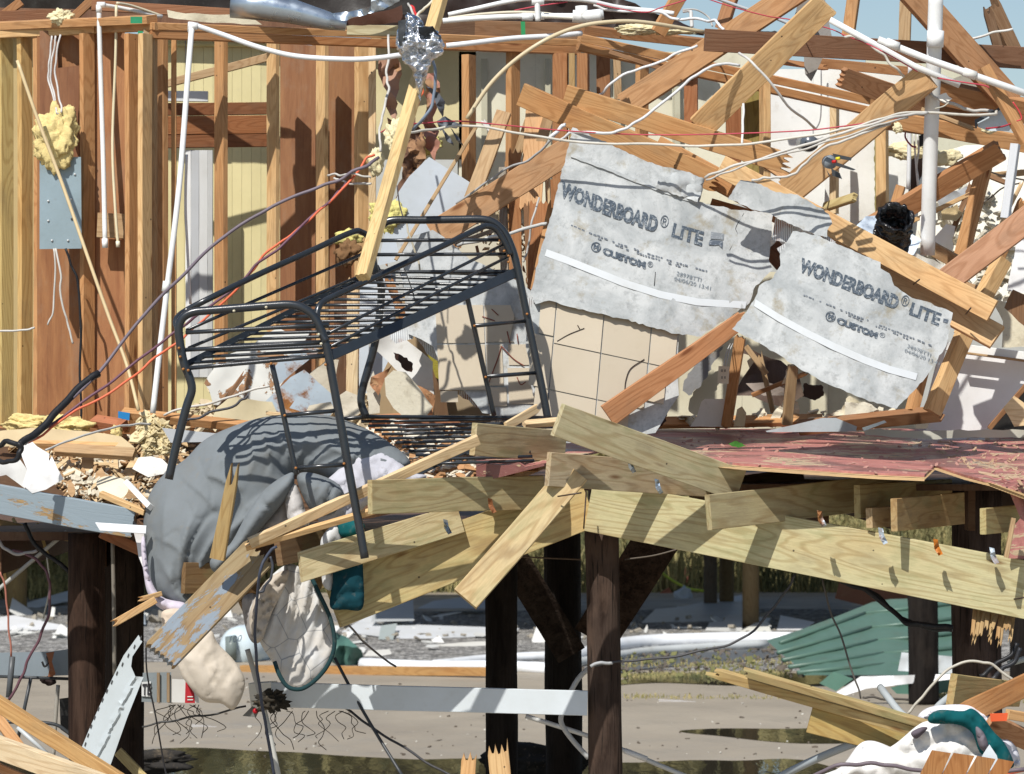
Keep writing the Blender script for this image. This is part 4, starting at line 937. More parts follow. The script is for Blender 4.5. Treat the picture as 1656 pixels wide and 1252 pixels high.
# hurricane ties: rusty straps
for i, (x, y, c, mat, lab) in enumerate(((1327, 838, None, 'rusted_metal', 'rusty metal tie standing over the shadow on the long beam'), (1426, 866, None, 'rusted_metal', 'small pale metal tie on the long beam'),
        (1515, 884, (.50, .16, .02), 'painted_metal', 'bright rust orange tie on the long beam'), (1606, 898, (.40, .14, .03), 'rusted_metal', 'twisted orange and silver tie near the red flap'),
        (794, 817, (.26, .10, .04), 'painted_metal', 'rust brown strap bent over the sloping beam'), (722, 851, None, 'galvanised_metal', 'crumpled bright metal strap on the sloping beam'),
        (1064, 786, None, 'galvanised_metal', 'dull metal strap at the middle of the beams'), (1020, 752, None, 'galvanised_metal', 'tiny bright metal scrap on the slanting joist'))):
    s = 1 if i < 4 else .9
    sheet('metal_tie', [(x - 6 * s, y - 13 * s), (x + 2 * s, y - 11 * s), (x + 4 * s, y), (x + 10 * s, y + 12 * s), (x + 3 * s, y + 15 * s), (x - 4 * s, y + 4 * s)], 20.0 if x < 1100 else 20.12, mat, th=.012, sp=4, wr=.03, wf=.1,
          color=c or (.4, .45, .5), seed=i + 2, label=lab, cat='metal tie')
# nails
for i, (x0, y0, x1, y1, d, lab) in enumerate(((1477, 460, 1487, 452, 21.05, 'bent nail between the twin light planks'), (1562, 508, 1570, 498, 20.95, 'bent nail near the ends of the twin light planks'), (902, 803, 940, 797, 19.85, 'rusty long nail sticking out of the steep plank'),
        (1640, 969, 1660, 966, 20.0, 'dark nail at the lower edge of the long beam'), (948, 795, 944, 855, 20.3, 'rusty upright rod at the joint of the two beams'))):
    tube('nail', [(x0, y0, d), (x1, y1, d - .08)], 1.4, 'painted_metal', (.06, .04, .03), sides=6, label=lab, cat='nail')

# --- more broken framing crowded between the studs
for lab, A, B, w, kw in (
    ('red brown stud fragment standing left of the cement board corner', (832, 250, 22.45), (834, 445, 22.4), 20, dict(color='fird', e0=.05)),
    ('dark narrow lath standing behind the cement board edge', (851, 335, 22.3), (856, 450, 22.3), 9, dict(color='brown', e0=.04)),
    ('pale sliver of lath beside the orange knotty board', (884, 240, 22.5), (886, 340, 22.5), 8, dict(color='pale', e1=.06)),
    ('white painted sliver crossing behind the tan leaning board', (782, 198, 22.6), (798, 218, 22.6), 7, dict(color='white', e0=.02)),
    ('short white sliver stuck under the long slack cable', (845, 265, 22.3), (852, 275, 22.3), 8, dict(color='white')),
    ('split lath leaning against the pale blue drywall sheet', (790, 250, 22.4), (772, 360, 22.3), 8, dict(color='light', e0=.06)),
    ('grey lath fallen across the foot of the drywall sheet', (735, 395, 22.0), (800, 372, 22.0), 7, dict(color='grey', e1=.05)),
    ('brown lath poking up left of the drywall sheet', (655, 340, 22.35), (640, 410, 22.3), 10, dict(color='brown', e0=.06)),
    ('splintered stud stump behind the bed deck', (700, 395, 22.4), (694, 470, 22.4), 20, dict(color='fird', e0=.08)),
    ('orange splintered stub behind the bed crossbars', (745, 366, 22.2), (738, 400, 22.2), 16, dict(color='fir', e0=.06)),
    ('dark brown stud behind the pale two by four under the bed', (552, 470, 22.5), (552, 680, 22.5), 22, dict(color=(.15, .08, .045))),
    ('brown lath lying in rubble under the pink grained plank', (1500, 440, 22.6), (1590, 470, 22.5), 10, dict(color='tan', e1=.05)),
    ('dark lath behind the leaning orange two by four', (1570, 300, 23.0), (1530, 400, 23.0), 9, dict(color='brown', e0=.05)),
    ('splintered yellow lath under the straight brown plank', (1470, 360, 22.4), (1560, 318, 22.4), 7, dict(color='light', e1=.07)),
    ('broken brown lath crossing the slumped ceiling slab', (1560, 268, 23.2), (1640, 300, 23.2), 8, dict(color='brown', e0=.05)),
    ('thin pale lath leaning against the slumped ceiling slab', (1650, 300, 22.9), (1600, 400, 22.9), 6, dict(color='pale', e0=.05)),
    ('brown plank edge glimpsed below the broken cement strip', (1150, 326, 21.75), (1240, 352, 21.7), 12, dict(color='fird')),
    ('dark brown block in the gap between the two printed boards', (1246, 400, 21.8), (1268, 425, 21.8), 34, dict(color=(.14, .075, .045))),
    ('orange plank scrap behind the loose white cable', (1236, 262, 22.3), (1290, 300, 22.2), 14, dict(color='fir', e1=.05)),
    ('thin dark lath lying across the upper plate near the foam roll', (985, 84, 22.3), (1120, 128, 22.2), 7, dict(color='brown')),
    ('short tan offcut standing under the upper plate', (998, 96, 22.9), (1000, 160, 22.9), 12, dict(color='tan')),
    ('brown splinter under the dark beam beside the shingle flap', (1240, 96, 22.8), (1330, 108, 22.8), 9, dict(color='fird', e1=.06)),
    ('split lath hanging under the brown plank with the sunlit edge', (1490, 176, 21.9), (1570, 206, 21.9), 7, dict(color='tan', e1=.06)),
    ('orange lath crossing behind the narrow plank end', (1560, 150, 22.4), (1690, 196, 22.4), 9, dict(color='fir')),
    ('thin lath tilted in the dark gap below the second board', (1230, 580, 22.9), (1250, 668, 22.9), 8, dict(color='tan', e0=.05)),
    ('brown lath lying over the torn wallpaper', (1216, 640, 22.8), (1300, 606, 22.8), 7, dict(color='fird', e1=.05)),
    ('short pale lath lying on the metal housing', (430, 668, 21.3), (500, 676, 21.2), 6, dict(color='pale', e1=.04)),
    ('brown lath leaning over the cream curved wall base', (392, 610, 21.7), (350, 668, 21.6), 7, dict(color='brown', e0=.05)),
    ('torn brown strip of ply by the rear bed corner', (630, 455, 22.2), (655, 520, 22.2), 14, dict(color='fird', e0=.06)),
):
    L(lab, A, B, w, t=.022, roll=random.uniform(-18, 18), **kw)
# ================================================================== CEMENT BOARDS AND TILES
def wbd(x, y): return 21.25 - (y - 400) * .28 / 300 + (x - 1040) * .12 / 300 - .05 * math.sin(max(0, min(1, (x - 860) / 350)) * math.pi)
b1 = thing('cement_board', 'larger printed grey cement board with a torn top corner', 'cement board', P(1040, 540, 21.2))
sheet('board_sheet', [(926, 206), (968, 225), (1012, 245), (1060, 266), (1092, 274), (1104, 276), (1140, 290), (1131, 326), (1150, 332), (1196, 340), (1251, 344), (1248, 372), (1243, 420), (1250, 436), (1222, 462), (1212, 490), (1134, 544), (1092, 540), (1010, 516), (930, 498), (888, 486), (866, 492), (858, 476), (866, 440), (884, 372), (898, 318), (908, 280), (914, 262)],
      wbd, 'cement_board', th=.012, sp=13, jag=1.3, seg=6, wr=.007, wf=.025, parent=b1)
sheet('torn_flap', [(1093, 276), (1104, 276), (1140, 289), (1136, 305), (1128, 327), (1084, 312), (1060, 304), (1066, 290), (1080, 286)], lambda x, y: wbd(x, y) - .02, 'cement_board', th=.006, sp=7, jag=1.2, seg=5, wr=.03, wf=.05, parent=b1)
sheet('mesh_fold', [(924, 250), (985, 272), (1060, 303), (1130, 328), (1129, 331), (1058, 307), (983, 276), (923, 254)], lambda x, y: wbd(x, y) - .012, 'cement_board', th=.008, seg=8, jag=.6, parent=b1)
b2 = thing('cement_board', 'smaller printed grey cement board with a notched upper edge', 'cement board', P(1350, 600, 20.9))
def wb2(x, y): return 20.85 - (y - 480) * .28 / 300 + (x - 1350) * .10 / 300 - .05 * math.sin(max(0, min(1, (x - 1180) / 350)) * math.pi)
sheet('board_sheet', [(1282, 374), (1320, 380), (1372, 402), (1424, 424), (1424, 434), (1438, 442), (1446, 462), (1475, 482), (1500, 488), (1541, 506), (1530, 560), (1496, 612), (1450, 661), (1400, 646), (1340, 622), (1290, 594), (1240, 562), (1198, 540), (1184, 532), (1206, 506), (1222, 480), (1228, 462), (1250, 450), (1262, 430), (1262, 408), (1272, 392)],
      wb2, 'cement_board', th=.012, sp=13, jag=1.2, seg=6, wr=.006, wf=.025, parent=b2)
b3 = thing('cement_board', 'blank broken strip of cement board lying above the two printed ones', 'cement board', P(1260, 340, 21.2))
sheet('board_sheet', [(1177, 322), (1198, 291), (1220, 294), (1256, 311), (1290, 315), (1312, 328), (1340, 346), (1346, 362), (1338, 372), (1338, 384), (1318, 380), (1256, 352), (1240, 344), (1222, 340)],
      (21.12, .05, -.2), 'cement_board', th=.012, sp=11, jag=1.2, seg=5, wr=.008, parent=b3)
sheet('ridged_back', [(1254, 352), (1292, 370), (1276, 396), (1264, 414), (1256, 402), (1272, 392), (1248, 388)], 21.2, 'thinset_ridges', parent=b3)
sheet('ridged_back', [(1334, 378), (1352, 392), (1342, 392), (1330, 384)], 21.15, 'thinset_ridges', parent=b3)
def prints(par, D, o, ux, uy, k, W):
    """the printing on one board: o baseline start of the big line, ux/uy px per em"""
    def at(a, b): return (o[0] + a * ux[0] + b * uy[0], o[1] + a * ux[1] + b * uy[1] - k * a * a)
    def dirn(a): return (ux[0], ux[1] - 2 * k * a)
    def line(s, a, b, wa, sy, bold=.012, sl=0.0, mat='worn_ink', col=(.055, .075, .10)):
        d = dirn(a); text_mesh('lettering', s, at(a, b), d, (uy[0] * sy + sl, uy[1] * sy), D, par, width=wa, bend=k, bold=bold, color=col, mat=mat)
    line('WONDERBOARD', 0, 0, W[0], 1.0, .055)
    line('\u00ae', W[0] + .15, .30, .62, .85, .0)
    line('LITE', W[1], .0, W[2], .95, .038)
    # faint rows of small print: too worn to read, printed as broken dashes
    rnd = random.Random(len(par.children))
    for row in range(2):
        q = .9 + row * 1.6; end = 11.6 if row == 0 else 10.0
        while q < end:
            ln = rnd.uniform(.10, .26)
            if not (5.6 < q < 5.95) and rnd.random() < (.8 if row == 0 else .6):
                y0 = -1.22 - row * .13 + rnd.uniform(-.015, .015)
                pts = [at(q, y0), at(q + ln, y0), at(q + ln, y0 + .07), at(q, y0 + .07)]
                sheet('small_print', pts, lambda x, y: D(x, y) - .007, 'worn_ink', th=.001, color=(.10, .12, .15), parent=par)
            q += ln + rnd.uniform(.05, .12)
    line('CUSTOM', 3.85, -1.93, 3.3, .44, .07, -1)
    line('\u00ae', 7.25, -1.80, .42, .40, .004)
    c = at(3.3, -1.74)
    pts = [(c[0] + math.cos(g * .3927) * 8.2, c[1] + math.sin(g * .3927) * 8.2) for g in range(16)]
    pin = [(c[0] + math.cos(g * .3927) * 6.6, c[1] + math.sin(g * .3927) * 6.6) for g in range(16)]
    vs = [P(x, y, D(x, y) - .007) for x, y in pts + pin]
    from_world('emblem_ring', vs, [(i, (i + 1) % 16, 16 + (i + 1) % 16, 16 + i) for i in range(16)], 'worn_ink', color=(.055, .075, .10), parent=par)
    line('M', 3.12, -1.86, .40, .36, .05)
    line('28978TTI', 9.5, -1.78, 1.9, .28, .0, col=(.14, .17, .2))
    line('04/06/20 13:41', 9.4, -2.06, 2.8, .28, .0, col=(.14, .17, .2))
prints(b1, wbd, (905, 316), (21.0, 8.9), (6, -32), .14, (7.45, 8.6, 2.35))
prints(b2, wb2, (1291, 437), (20.0, 7.9), (8, -28), .0, (7.95, 8.95, 2.4))
# little printed ribbon badge on the larger board
for q in ([(1150, 375), (1171, 378), (1170, 388), (1149, 386)], [(1148, 388), (1169, 390), (1168, 402), (1162, 396), (1156, 397), (1146, 396)]):
    sheet('badge', q, lambda x, y: wbd(x, y) - .007, 'worn_ink', th=.001, color=(.08, .10, .13) if q[0][1] > 380 else (.2, .22, .24), parent=b1)
for q in ([(1526, 515), (1534, 517), (1532, 523), (1525, 521)],):
    sheet('badge', q, lambda x, y: wb2(x, y) - .008, 'worn_ink', th=.001, color=(.08, .10, .13), parent=b2)
def band(par, D, pts, w):
    up, dn = [], []
    for i, (x, y) in enumerate(pts): up.append((x, y)); dn.append((x - 3, y + w - 2))
    sheet('white_band', up + dn[::-1], lambda x, y: D(x, y) - .006, 'vinyl', th=.002, color=(.60, .63, .65), seg=14, parent=par)
band(b1, wbd, [(884, 403), (920, 416), (960, 432), (1010, 452), (1070, 471), (1130, 483), (1208, 488)], 13)
band(b2, wb2, [(1222, 484), (1260, 508), (1300, 530), (1350, 555), (1400, 577), (1440, 592), (1484, 604)], 13)
for D, par, q in ((wbd, b1, [(1203, 345), (1190, 368), (1192, 380), (1180, 405)]), (wbd, b1, [(1060, 440), (1058, 462)]), (wb2, b2, [(1476, 492), (1470, 504)])):
    tube('crack', [(x, y, D(x, y) - .003) for x, y in q], .6, 'ink', (.05, .05, .05), sides=5, parent=par)

tb = thing('tiled_board', 'cement board with cracked beige floor tiles hanging below the printed board', 'tiled board', P(990, 690, 21.3))
def td(x, y): return wbd(x, y) + .035
sheet('backer', [(866, 486), (930, 480), (1100, 522), (1096, 580), (1098, 640), (1060, 700), (880, 720), (866, 640), (850, 560), (858, 500)], lambda x, y: td(x, y) + .012, 'cement_board', th=.012, sp=20, jag=1.5, parent=tb)
def tile(par, D, o, u, v, i0, i1, j0, j1, corner=None, nm='tile'):
    g = .012
    q = [(i0 + g, j0 + g), (i1 - g, j0 + g), (i1 - g, j1 - g), (i0 + g, j1 - g)]
    if corner is not None: q[corner[0]:corner[0] + 1] = corner[1]
    pts = [(o[0] + i * u[0] + j * v[0], o[1] + i * u[1] + j * v[1]) for i, j in q]
    off = random.uniform(-.003, .003)
    sheet(nm, pts, lambda x, y: D(x, y) + off, 'ceramic_tile', th=.010, color=[(k := random.uniform(.92, 1.06)) * .50, k * .435, k * .335], parent=par)
U, V, O = (77, 16.5), (-6.5, 75), (901, 480)
for a in ((-.33, 0, 0, .86, (0, [(-.33, .10), (-.25, 0.01)])), (0, 1, 0, 1), (1, 2, 0, 1), (2, 2.56, 0, 1), (-.45, 0, .87, 2), (0, 1, 1, 2), (1, 2, 1, 2, (1, [(1.62, 1.01), (1.98, 1.01), (1.98, 1.02)])), (2, 2.4, 1, 1.8), (-.3, 0, 2, 3.0), (0, 1, 2, 3), (1, 1.7, 2, 3)):
    tile(tb, td, O, U, V, *a[:4], corner=a[4] if len(a) > 4 else None)
for q in ([(901, 552), (920, 541), (945, 531)], [(1042, 581), (1020, 596), (1012, 615), (1010, 634)], [(938, 533), (934, 526)], [(945, 502), (950, 494)]):
    tube('crack', [(x, y, td(x, y) - .004) for x, y in q], .8, 'ink', (.05, .035, .03), sides=5, parent=tb)
t2 = thing('tiled_board', 'broken tiled cement board leaning behind the bed ladder', 'tiled board', P(780, 640, 21.5))
def t2d(x, y): return 21.46 - (y - 560) * .2 / 300 + (x - 780) * -.1 / 300
sheet('backer', [(640, 390), (700, 372), (760, 420), (838, 455), (858, 470), (868, 520), (880, 640), (840, 680), (780, 668), (752, 634), (716, 600), (700, 560), (660, 540), (655, 480)], lambda x, y: t2d(x, y) + .012, 'cement_board', th=.012, sp=16, jag=2, wr=.01, parent=t2)
O2, U2, V2 = (703, 493), (79, -.5), (3, 66)
for a in ((0, 1, 0, .95), (1, 1.6, 0, .93, (1, [(1.55, .02), (1.62, .3), (1.5, .9)])), (0, 1, .97, 2.1), (1, 1.35, .97, 2.0), (1.45, 2.0, .97, 1.5), (1.42, 2.02, 1.55, 2.45), (1, 1.4, 2.02, 2.5), (.02, .4, 2.1, 2.4)):
    tile(t2, t2d, O2, U2, V2, *a[:4], corner=a[4] if len(a) > 4 else None)
sheet('torn_backing', [(742, 638), (750, 610), (766, 592), (790, 590), (830, 596), (852, 630), (850, 668), (800, 668), (764, 655)], (21.5, 0, 0), 'thinset_ridges', sp=9, wr=.06, jag=2, parent=t2)
for i, q in enumerate(([(790, 620), (805, 580), (811, 560)], [(811, 560), (830, 580), (848, 592)], [(820, 536), (825, 556)], [(836, 540), (838, 556)], [(836, 610), (842, 622), (850, 618)], [(795, 500), (806, 510)], [(780, 512), (800, 519)])):
    tube('crack', [(x, y, t2d(x, y) - .004) for x, y in q], .9, 'ink', (.22, .06, .04), sides=5, parent=t2)
sheet('ridged_scrap', [(672, 478), (700, 470), (708, 540), (716, 590), (690, 572), (668, 540), (655, 520)], 21.6, 'thinset_ridges', sp=10, jag=2, wr=.02, color='white', label='ridged grey scrap of cement board under the bed rail', cat='cement board')
sheet('ridged_scrap', [(634, 530), (662, 508), (672, 520), (668, 548), (640, 556), (630, 545)], 21.55, 'thinset_ridges', sp=10, jag=2, wr=.02, label='white scrap with rusty ridges under the bed rail', cat='cement board')
sheet('ridged_scrap', [(852, 480), (866, 486), (880, 484), (872, 520), (862, 545), (868, 600), (878, 650), (862, 640), (856, 590), (850, 540)], 21.35, 'thinset_ridges', sp=9, jag=2, label='narrow ridged strip along the broken edge of the tiles', cat='cement board')

# ================================================================== DRYWALL AND DEBRIS PIECES
def S(label, pts, D, mat='drywall', cat='drywall', name='drywall_piece', **kw):
    kw.setdefault('sp', 14); kw.setdefault('jag', 1.2); kw.setdefault('wr', .006)
    return sheet(name, pts, D, mat, label=label, cat=cat, **kw)
S('smooth pale blue grey drywall sheet standing behind the bed head', [(694, 254), (760, 295), (748, 345), (720, 385), (650, 420), (610, 430), (622, 380), (645, 310), (662, 285)], 22.2, jag=.3, wr=.002, color=(.52, .57, .62))
S('light grey drywall strip standing under the bed deck', [(582, 450), (640, 440), (640, 560), (600, 640), (580, 660)], 22.3, color=(.56, .62, .68), jag=.3)
S('curled white sheet with a black ragged hole below the bed rail', [(600, 545), (625, 530), (670, 560), (700, 585), (702, 640), (680, 628), (640, 598), (612, 570), (596, 560)], 21.8, color=(.70, .70, .68), wr=.06, wf=.012)
S('black patch standing in for the ragged hole in the curled white sheet', [(636, 570), (650, 575), (668, 588), (666, 602), (654, 598), (648, 588), (640, 582)], 21.66, 'tarp', 'torn patch', 'torn_patch', color=(.035, .015, .01), sp=6, jag=2, seg=4)  # dark of the hole is put into this sheet's colour
S('big cream slab of broken plaster under the bed', [(622, 612), (636, 599), (656, 602), (680, 630), (700, 658), (688, 676), (655, 676), (636, 660), (624, 640)], 21.5, 'plaster', 'plaster', 'plaster_slab', color=(.66, .62, .50), th=.03)
S('brown torn paper curling off the cream slab', [(600, 610), (622, 600), (634, 590), (626, 606), (618, 625), (612, 640), (598, 622)], 21.6, 'peeling_paint', 'paper', 'torn_paper', color=(.32, .15, .07), wr=.04, wf=.05, sp=7)
S('brown torn strip behind the right side of the cream slab', [(672, 622), (690, 630), (704, 640), (700, 668), (694, 655), (682, 645), (690, 660), (680, 650)], 21.6, 'peeling_paint', 'paper', 'torn_paper', color=(.34, .17, .08), wr=.03, sp=7)
S('cream broken lump of wall left of the big slab', [(592, 628), (604, 600), (616, 640), (614, 668), (596, 670)], 21.65, 'plaster', 'plaster', 'plaster_slab', color=(.64, .60, .50))
S('dark brown rotten board behind the broken plaster', [(696, 600), (718, 600), (728, 690), (700, 700), (704, 640)], 22.3, 'sheathing_ply', 'board', 'rotten_board', color=(.16, .09, .04))
S('tan panel in shade behind the torn tiled board', [(716, 626), (790, 660), (800, 700), (706, 700), (708, 640)], 22.4, color=(.32, .25, .16))
S('cracked white painted wall piece peeling to brown behind the bed slats', [(330, 620), (350, 585), (400, 560), (450, 530), (500, 540), (470, 600), (440, 650), (400, 655), (345, 655)], (21.9, .1, -.2), 'peeling_paint', 'wall piece', 'wall_piece', color=(.60, .60, .56), sp=12, jag=3, wr=.02)
S('cream curved wall base below the peeling piece', [(350, 660), (372, 642), (440, 650), (450, 672), (440, 690), (340, 684)], 21.5, color=(.60, .52, .34), wr=.02)
S('rust streaked blue grey metal housing lying under the bed', [(426, 652), (470, 610), (492, 598), (545, 645), (535, 672), (450, 676), (436, 670)], 21.5, 'rusted_metal', 'metal housing', 'metal_housing', th=.06, jag=.5, wr=.01)
S('square rusty opening bracket on the metal housing', [(468, 660), (482, 640), (512, 652), (500, 670)], 21.4, 'rusted_metal', 'metal bracket', 'rusted_bracket', th=.03, jag=.5, color=(.4, .2, .1))
S('pale rust edged metal plate standing behind the bed ladder', [(438, 600), (456, 580), (500, 560), (520, 566), (470, 606), (452, 622)], 21.75, 'rusted_metal', 'metal plate', 'metal_plate', th=.02, jag=.5)
S('torn cream drywall edge between bed post and ladder', [(494, 610), (530, 580), (548, 582), (540, 640), (520, 632)], 21.8, 'plaster', 'plaster', 'plaster_slab', color=(.60, .55, .44))
S('ragged cream plaster lump beside the inner bed post', [(548, 640), (560, 632), (580, 640), (582, 668), (556, 682), (542, 670)], 21.4, 'plaster', 'plaster', 'plaster_slab', color=(.68, .62, .50), jag=2, wr=.03)
S('narrow broken cream slab lying on the comforter top', [(496, 664), (500, 656), (535, 650), (540, 660), (524, 668)], 21.3, 'plaster', 'plaster', 'plaster_slab', color=(.66, .60, .48))
S('yellow mouldy wood behind the curled white sheet', [(690, 570), (712, 580), (720, 620), (704, 610)], 22.2, 'foam', 'foam', 'insulation', color=(.30, .26, .04))
# inside the lower wall
S('grey torn patch where wallboard is ripped off beside the socket', [(1104, 632), (1112, 605), (1130, 585), (1148, 572), (1170, 560), (1160, 580), (1150, 592), (1142, 612), (1130, 628), (1114, 640)], 24.3, 'plaster', 'torn patch', 'torn_patch', color=(.24, .24, .24), jag=2, seg=5)
S('bright white broken drywall piece standing on the red deck', [(1134, 650), (1140, 645), (1172, 645), (1172, 672), (1168, 690), (1116, 690), (1126, 676)], 22.35, color=(.85, .84, .78))
S('small tan slab leaning at the short stud', [(1186, 690), (1192, 662), (1200, 657), (1207, 668), (1204, 690)], 22.2, 'plaster', 'plaster', 'plaster_slab', color=(.66, .54, .34), th=.03)
S('black patch standing in for a torn hole beside the tiles', [(1062, 690), (1072, 660), (1070, 636), (1080, 640), (1082, 664), (1074, 684), (1064, 694)], 21.9, 'tarp', 'torn patch', 'torn_patch', color=(.05, .02, .015), jag=2.5, seg=4)  # near-black sheet in place of the hole's darkness
S('crumpled grey white scrap at the lower corner of the tiles', [(1040, 668), (1054, 655), (1066, 640), (1070, 656), (1060, 680), (1044, 694)], 21.1, 'plaster', 'plaster', 'plaster_slab', color=(.66, .66, .62), wr=.05, jag=2)
S('white hanging triangle of drywall behind the short stud', [(1192, 570), (1220, 578), (1222, 582), (1192, 628), (1188, 600)], 22.9, color=(.66, .60, .44))
S('dark torn wallpaper sagging under the cement board', [(1204, 560), (1290, 600), (1300, 640), (1270, 660), (1215, 640), (1190, 640), (1200, 600)], 23.6, 'sheathing_ply', 'wallpaper', 'torn_paper', color=(.12, .08, .06), jag=3, wr=.05)
S('grey pleated strip of paper hanging in the dark gap', [(1206, 620), (1240, 618), (1268, 628), (1268, 640), (1235, 640), (1218, 632)], 23.2, 'plaster', 'paper', 'torn_paper', color=(.36, .30, .26), wr=.05, jag=2)
S('dark brown patch standing in for a ragged hole under the second board', [(1300, 620), (1328, 622), (1332, 640), (1318, 648), (1296, 642)], 24.2, 'tarp', 'torn patch', 'torn_patch', color=(.06, .03, .02), jag=2, seg=4)  # darkness inside the hole painted as a flat brown sheet
for i, (q, c, lab) in enumerate((([(1266, 648), (1276, 640), (1290, 650), (1294, 690), (1262, 690)], (.74, .66, .50), 'jagged cream plaster standing round the foot of the short stud'), ([(1234, 690), (1262, 656), (1268, 664), (1250, 692)], (.72, .66, .52), 'thin splinter of cream plaster leaning in the gap'),
        ([(1290, 682), (1360, 664), (1374, 640), (1410, 660), (1440, 664), (1390, 676), (1300, 690)], (.78, .72, .56), 'long torn cream plaster edge under the second board'), ([(1366, 650), (1404, 652), (1420, 662), (1380, 678), (1366, 672)], (.84, .80, .66), 'bright torn plaster flake under the second board'),
        ([(1268, 612), (1274, 594), (1278, 596), (1276, 612), (1264, 622)], (.74, .66, .5), 'small upright cream flake below the cement board edge'))):
    S(lab, q, 22.5 - .03 * i, 'plaster', 'plaster', 'plaster_slab', color=c, jag=2.2, seg=6, sp=8, wr=.03, wf=.05, seed=i + 3)
S('grey metal flashing wedge lying on the red deck', [(1238, 697), (1280, 688), (1330, 676), (1352, 676), (1386, 690), (1384, 698), (1240, 699)], 21.7, 'painted_metal', 'flashing', 'flashing', color=(.42, .47, .50), jag=0, wr=0, th=.02)
S('thin metal flashing strip with punched teeth', [(1394, 692), (1430, 680), (1434, 683), (1398, 697)], 21.5, 'galvanised_metal', 'flashing', 'flashing', jag=0, wr=0)
S('pale battered trim lying along the deck towards the picture edge', [(1394, 693), (1480, 697), (1680, 694), (1680, 706), (1500, 710), (1400, 704)], 21.6, 'vinyl', 'trim', 'trim', color=(.50, .49, .42), wr=.02)
# white door panel and its edge at the far right
S('white glossy door panel lying on its side in striped shade', [(1498, 696), (1528, 620), (1562, 566), (1680, 582), (1656, 632), (1600, 690), (1590, 697)], 22.0, 'vinyl', 'door panel', 'door_panel', color=(.80, .80, .80), jag=0, wr=0, th=.03)
L('grey white door edge running above the door panel', (1530, 560, 21.9), (1690, 580, 21.9), 14, color='white', mat='vinyl', name='door_edge', cat='trim')
L('thin brown strip under the door edge', (1556, 570, 21.85), (1690, 588, 21.85), 4, color='tan', name='trim', cat='trim')
L('brown board edge at the foot of the door panel', (1600, 694, 21.7), (1665, 618, 21.6), 8, color=(.32, .17, .08), name='trim', cat='trim')
L('grey white trim standing between cement board and twin studs', (1530, 548, 21.8), (1500, 664, 21.75), 9, color='white', mat='vinyl', name='trim', cat='trim')
S('splintered yellow board end by the door panel corner', [(1622, 660), (1640, 640), (1680, 668), (1680, 690), (1640, 690)], 21.4, 'wood', 'board', 'broken_board', color='pale', th=.03)
S('black sheet standing in for the dark gap behind the door panel', [(1600, 700), (1660, 625), (1690, 650), (1690, 700)], 22.4, 'tarp', 'panel', 'panel', color=(.02, .018, .016))  # near-black sheet stands in for darkness in the gap
S('dark splintered timber end poking in at the picture edge', [(1624, 498), (1638, 468), (1690, 485), (1690, 540), (1660, 530)], 21.5, 'charred_wood', 'board', 'broken_board', color=(.22, .12, .06), th=.05, jag=2)
S('bright white ribbed vinyl strip at the picture edge above it', [(1642, 400), (1656, 372), (1690, 380), (1690, 480), (1628, 470)], 21.8, 'vinyl', 'vinyl', 'vinyl_strip', color=(.84, .85, .86), wr=.01)
S('cream broken wall behind the twin planks ends', [(1600, 480), (1660, 500), (1680, 560), (1620, 562), (1622, 520)], 22.6, 'plaster', 'plaster', 'plaster_slab', color=(.72, .66, .50))
# rubble between vent pipe and leaning two by four
for i, (q, c, m, lab) in enumerate((([(1516, 324), (1536, 310), (1564, 300), (1566, 320), (1520, 340)], (.42, .44, .46), 'drywall', 'grey bar shaped drywall scrap beside the vent pipe'),
        ([(1522, 342), (1548, 330), (1558, 345), (1546, 358), (1524, 356)], (.62, .48, .26), 'plaster', 'tan torn plaster beside the vent pipe'),
        ([(1496, 398), (1530, 362), (1545, 366), (1540, 410), (1510, 408)], (.84, .82, .76), 'drywall', 'bright white drywall heap below the vent pipe'),
        ([(1566, 392), (1574, 340), (1584, 330), (1576, 392)], (.45, .46, .47), 'drywall', 'grey strip standing behind the leaning two by four'),
        ([(1470, 404), (1510, 420), (1560, 440), (1540, 452), (1490, 430)], (.80, .78, .70), 'drywall', 'white scrap under the yellow framing piece'))):
    S(lab, q, 23.0 - i * .05, m, 'rubble piece', 'rubble_piece', color=c, jag=1.8, wr=.03, sp=9, th=.03)
L('grey and yellow plank end lying in the white rubble', (1590, 285, 23.4), (1690, 276, 23.2), 10, color='tan')
# white room walls: big standing white sheets with torn yellow edges
S('tall white drywall sheet with a crumbled edge by the black gap', [(1340, 130), (1418, 150), (1418, 380), (1400, 420), (1330, 400), (1336, 260)], 23.6, color=(.82, .82, .78), jag=.6, wr=.002)
S('white drywall sheet carrying the round lamp', [(1246, 150), (1338, 168), (1338, 345), (1246, 310)], 23.8, color=(.80, .80, .77), jag=.5, wr=.002)
S('narrow torn foam edge between white drywall and stud', [(1414, 215), (1419, 214), (1421, 260), (1419, 300), (1423, 350), (1418, 382), (1415, 340), (1414, 270)], 23.5, 'foam', 'foam', 'foam_edge', color=(.30, .28, .12), jag=1, seg=5)
S('grey triangular shingle flap hanging from the dark beam', [(1296, -20), (1330, -20), (1345, 58), (1330, 95), (1312, 132), (1302, 120), (1300, 88), (1282, 34)], 22.1, 'tarp', 'flap', 'roof_flap', color=(.30, .28, .26), wr=.02)
S('pale grey plate behind the cable fan near the light box', [(1535, 130), (1560, 120), (1640, 142), (1640, 156), (1560, 150)], 22.9, 'plaster', 'wall piece', 'wall_piece', color=(.36, .34, .28))
S('long bent tan veneer sheet curling behind the litter', [(-10, 698), (50, 692), (110, 696), (160, 700), (196, 706), (216, 722), (232, 756), (222, 750), (200, 730), (168, 720), (120, 718), (60, 720), (-10, 722)], (21.6, 0, -.6), 'drywall', 'veneer', 'veneer_sheet', color=(.58, .46, .28), wr=.03, wf=.02, jag=.6)
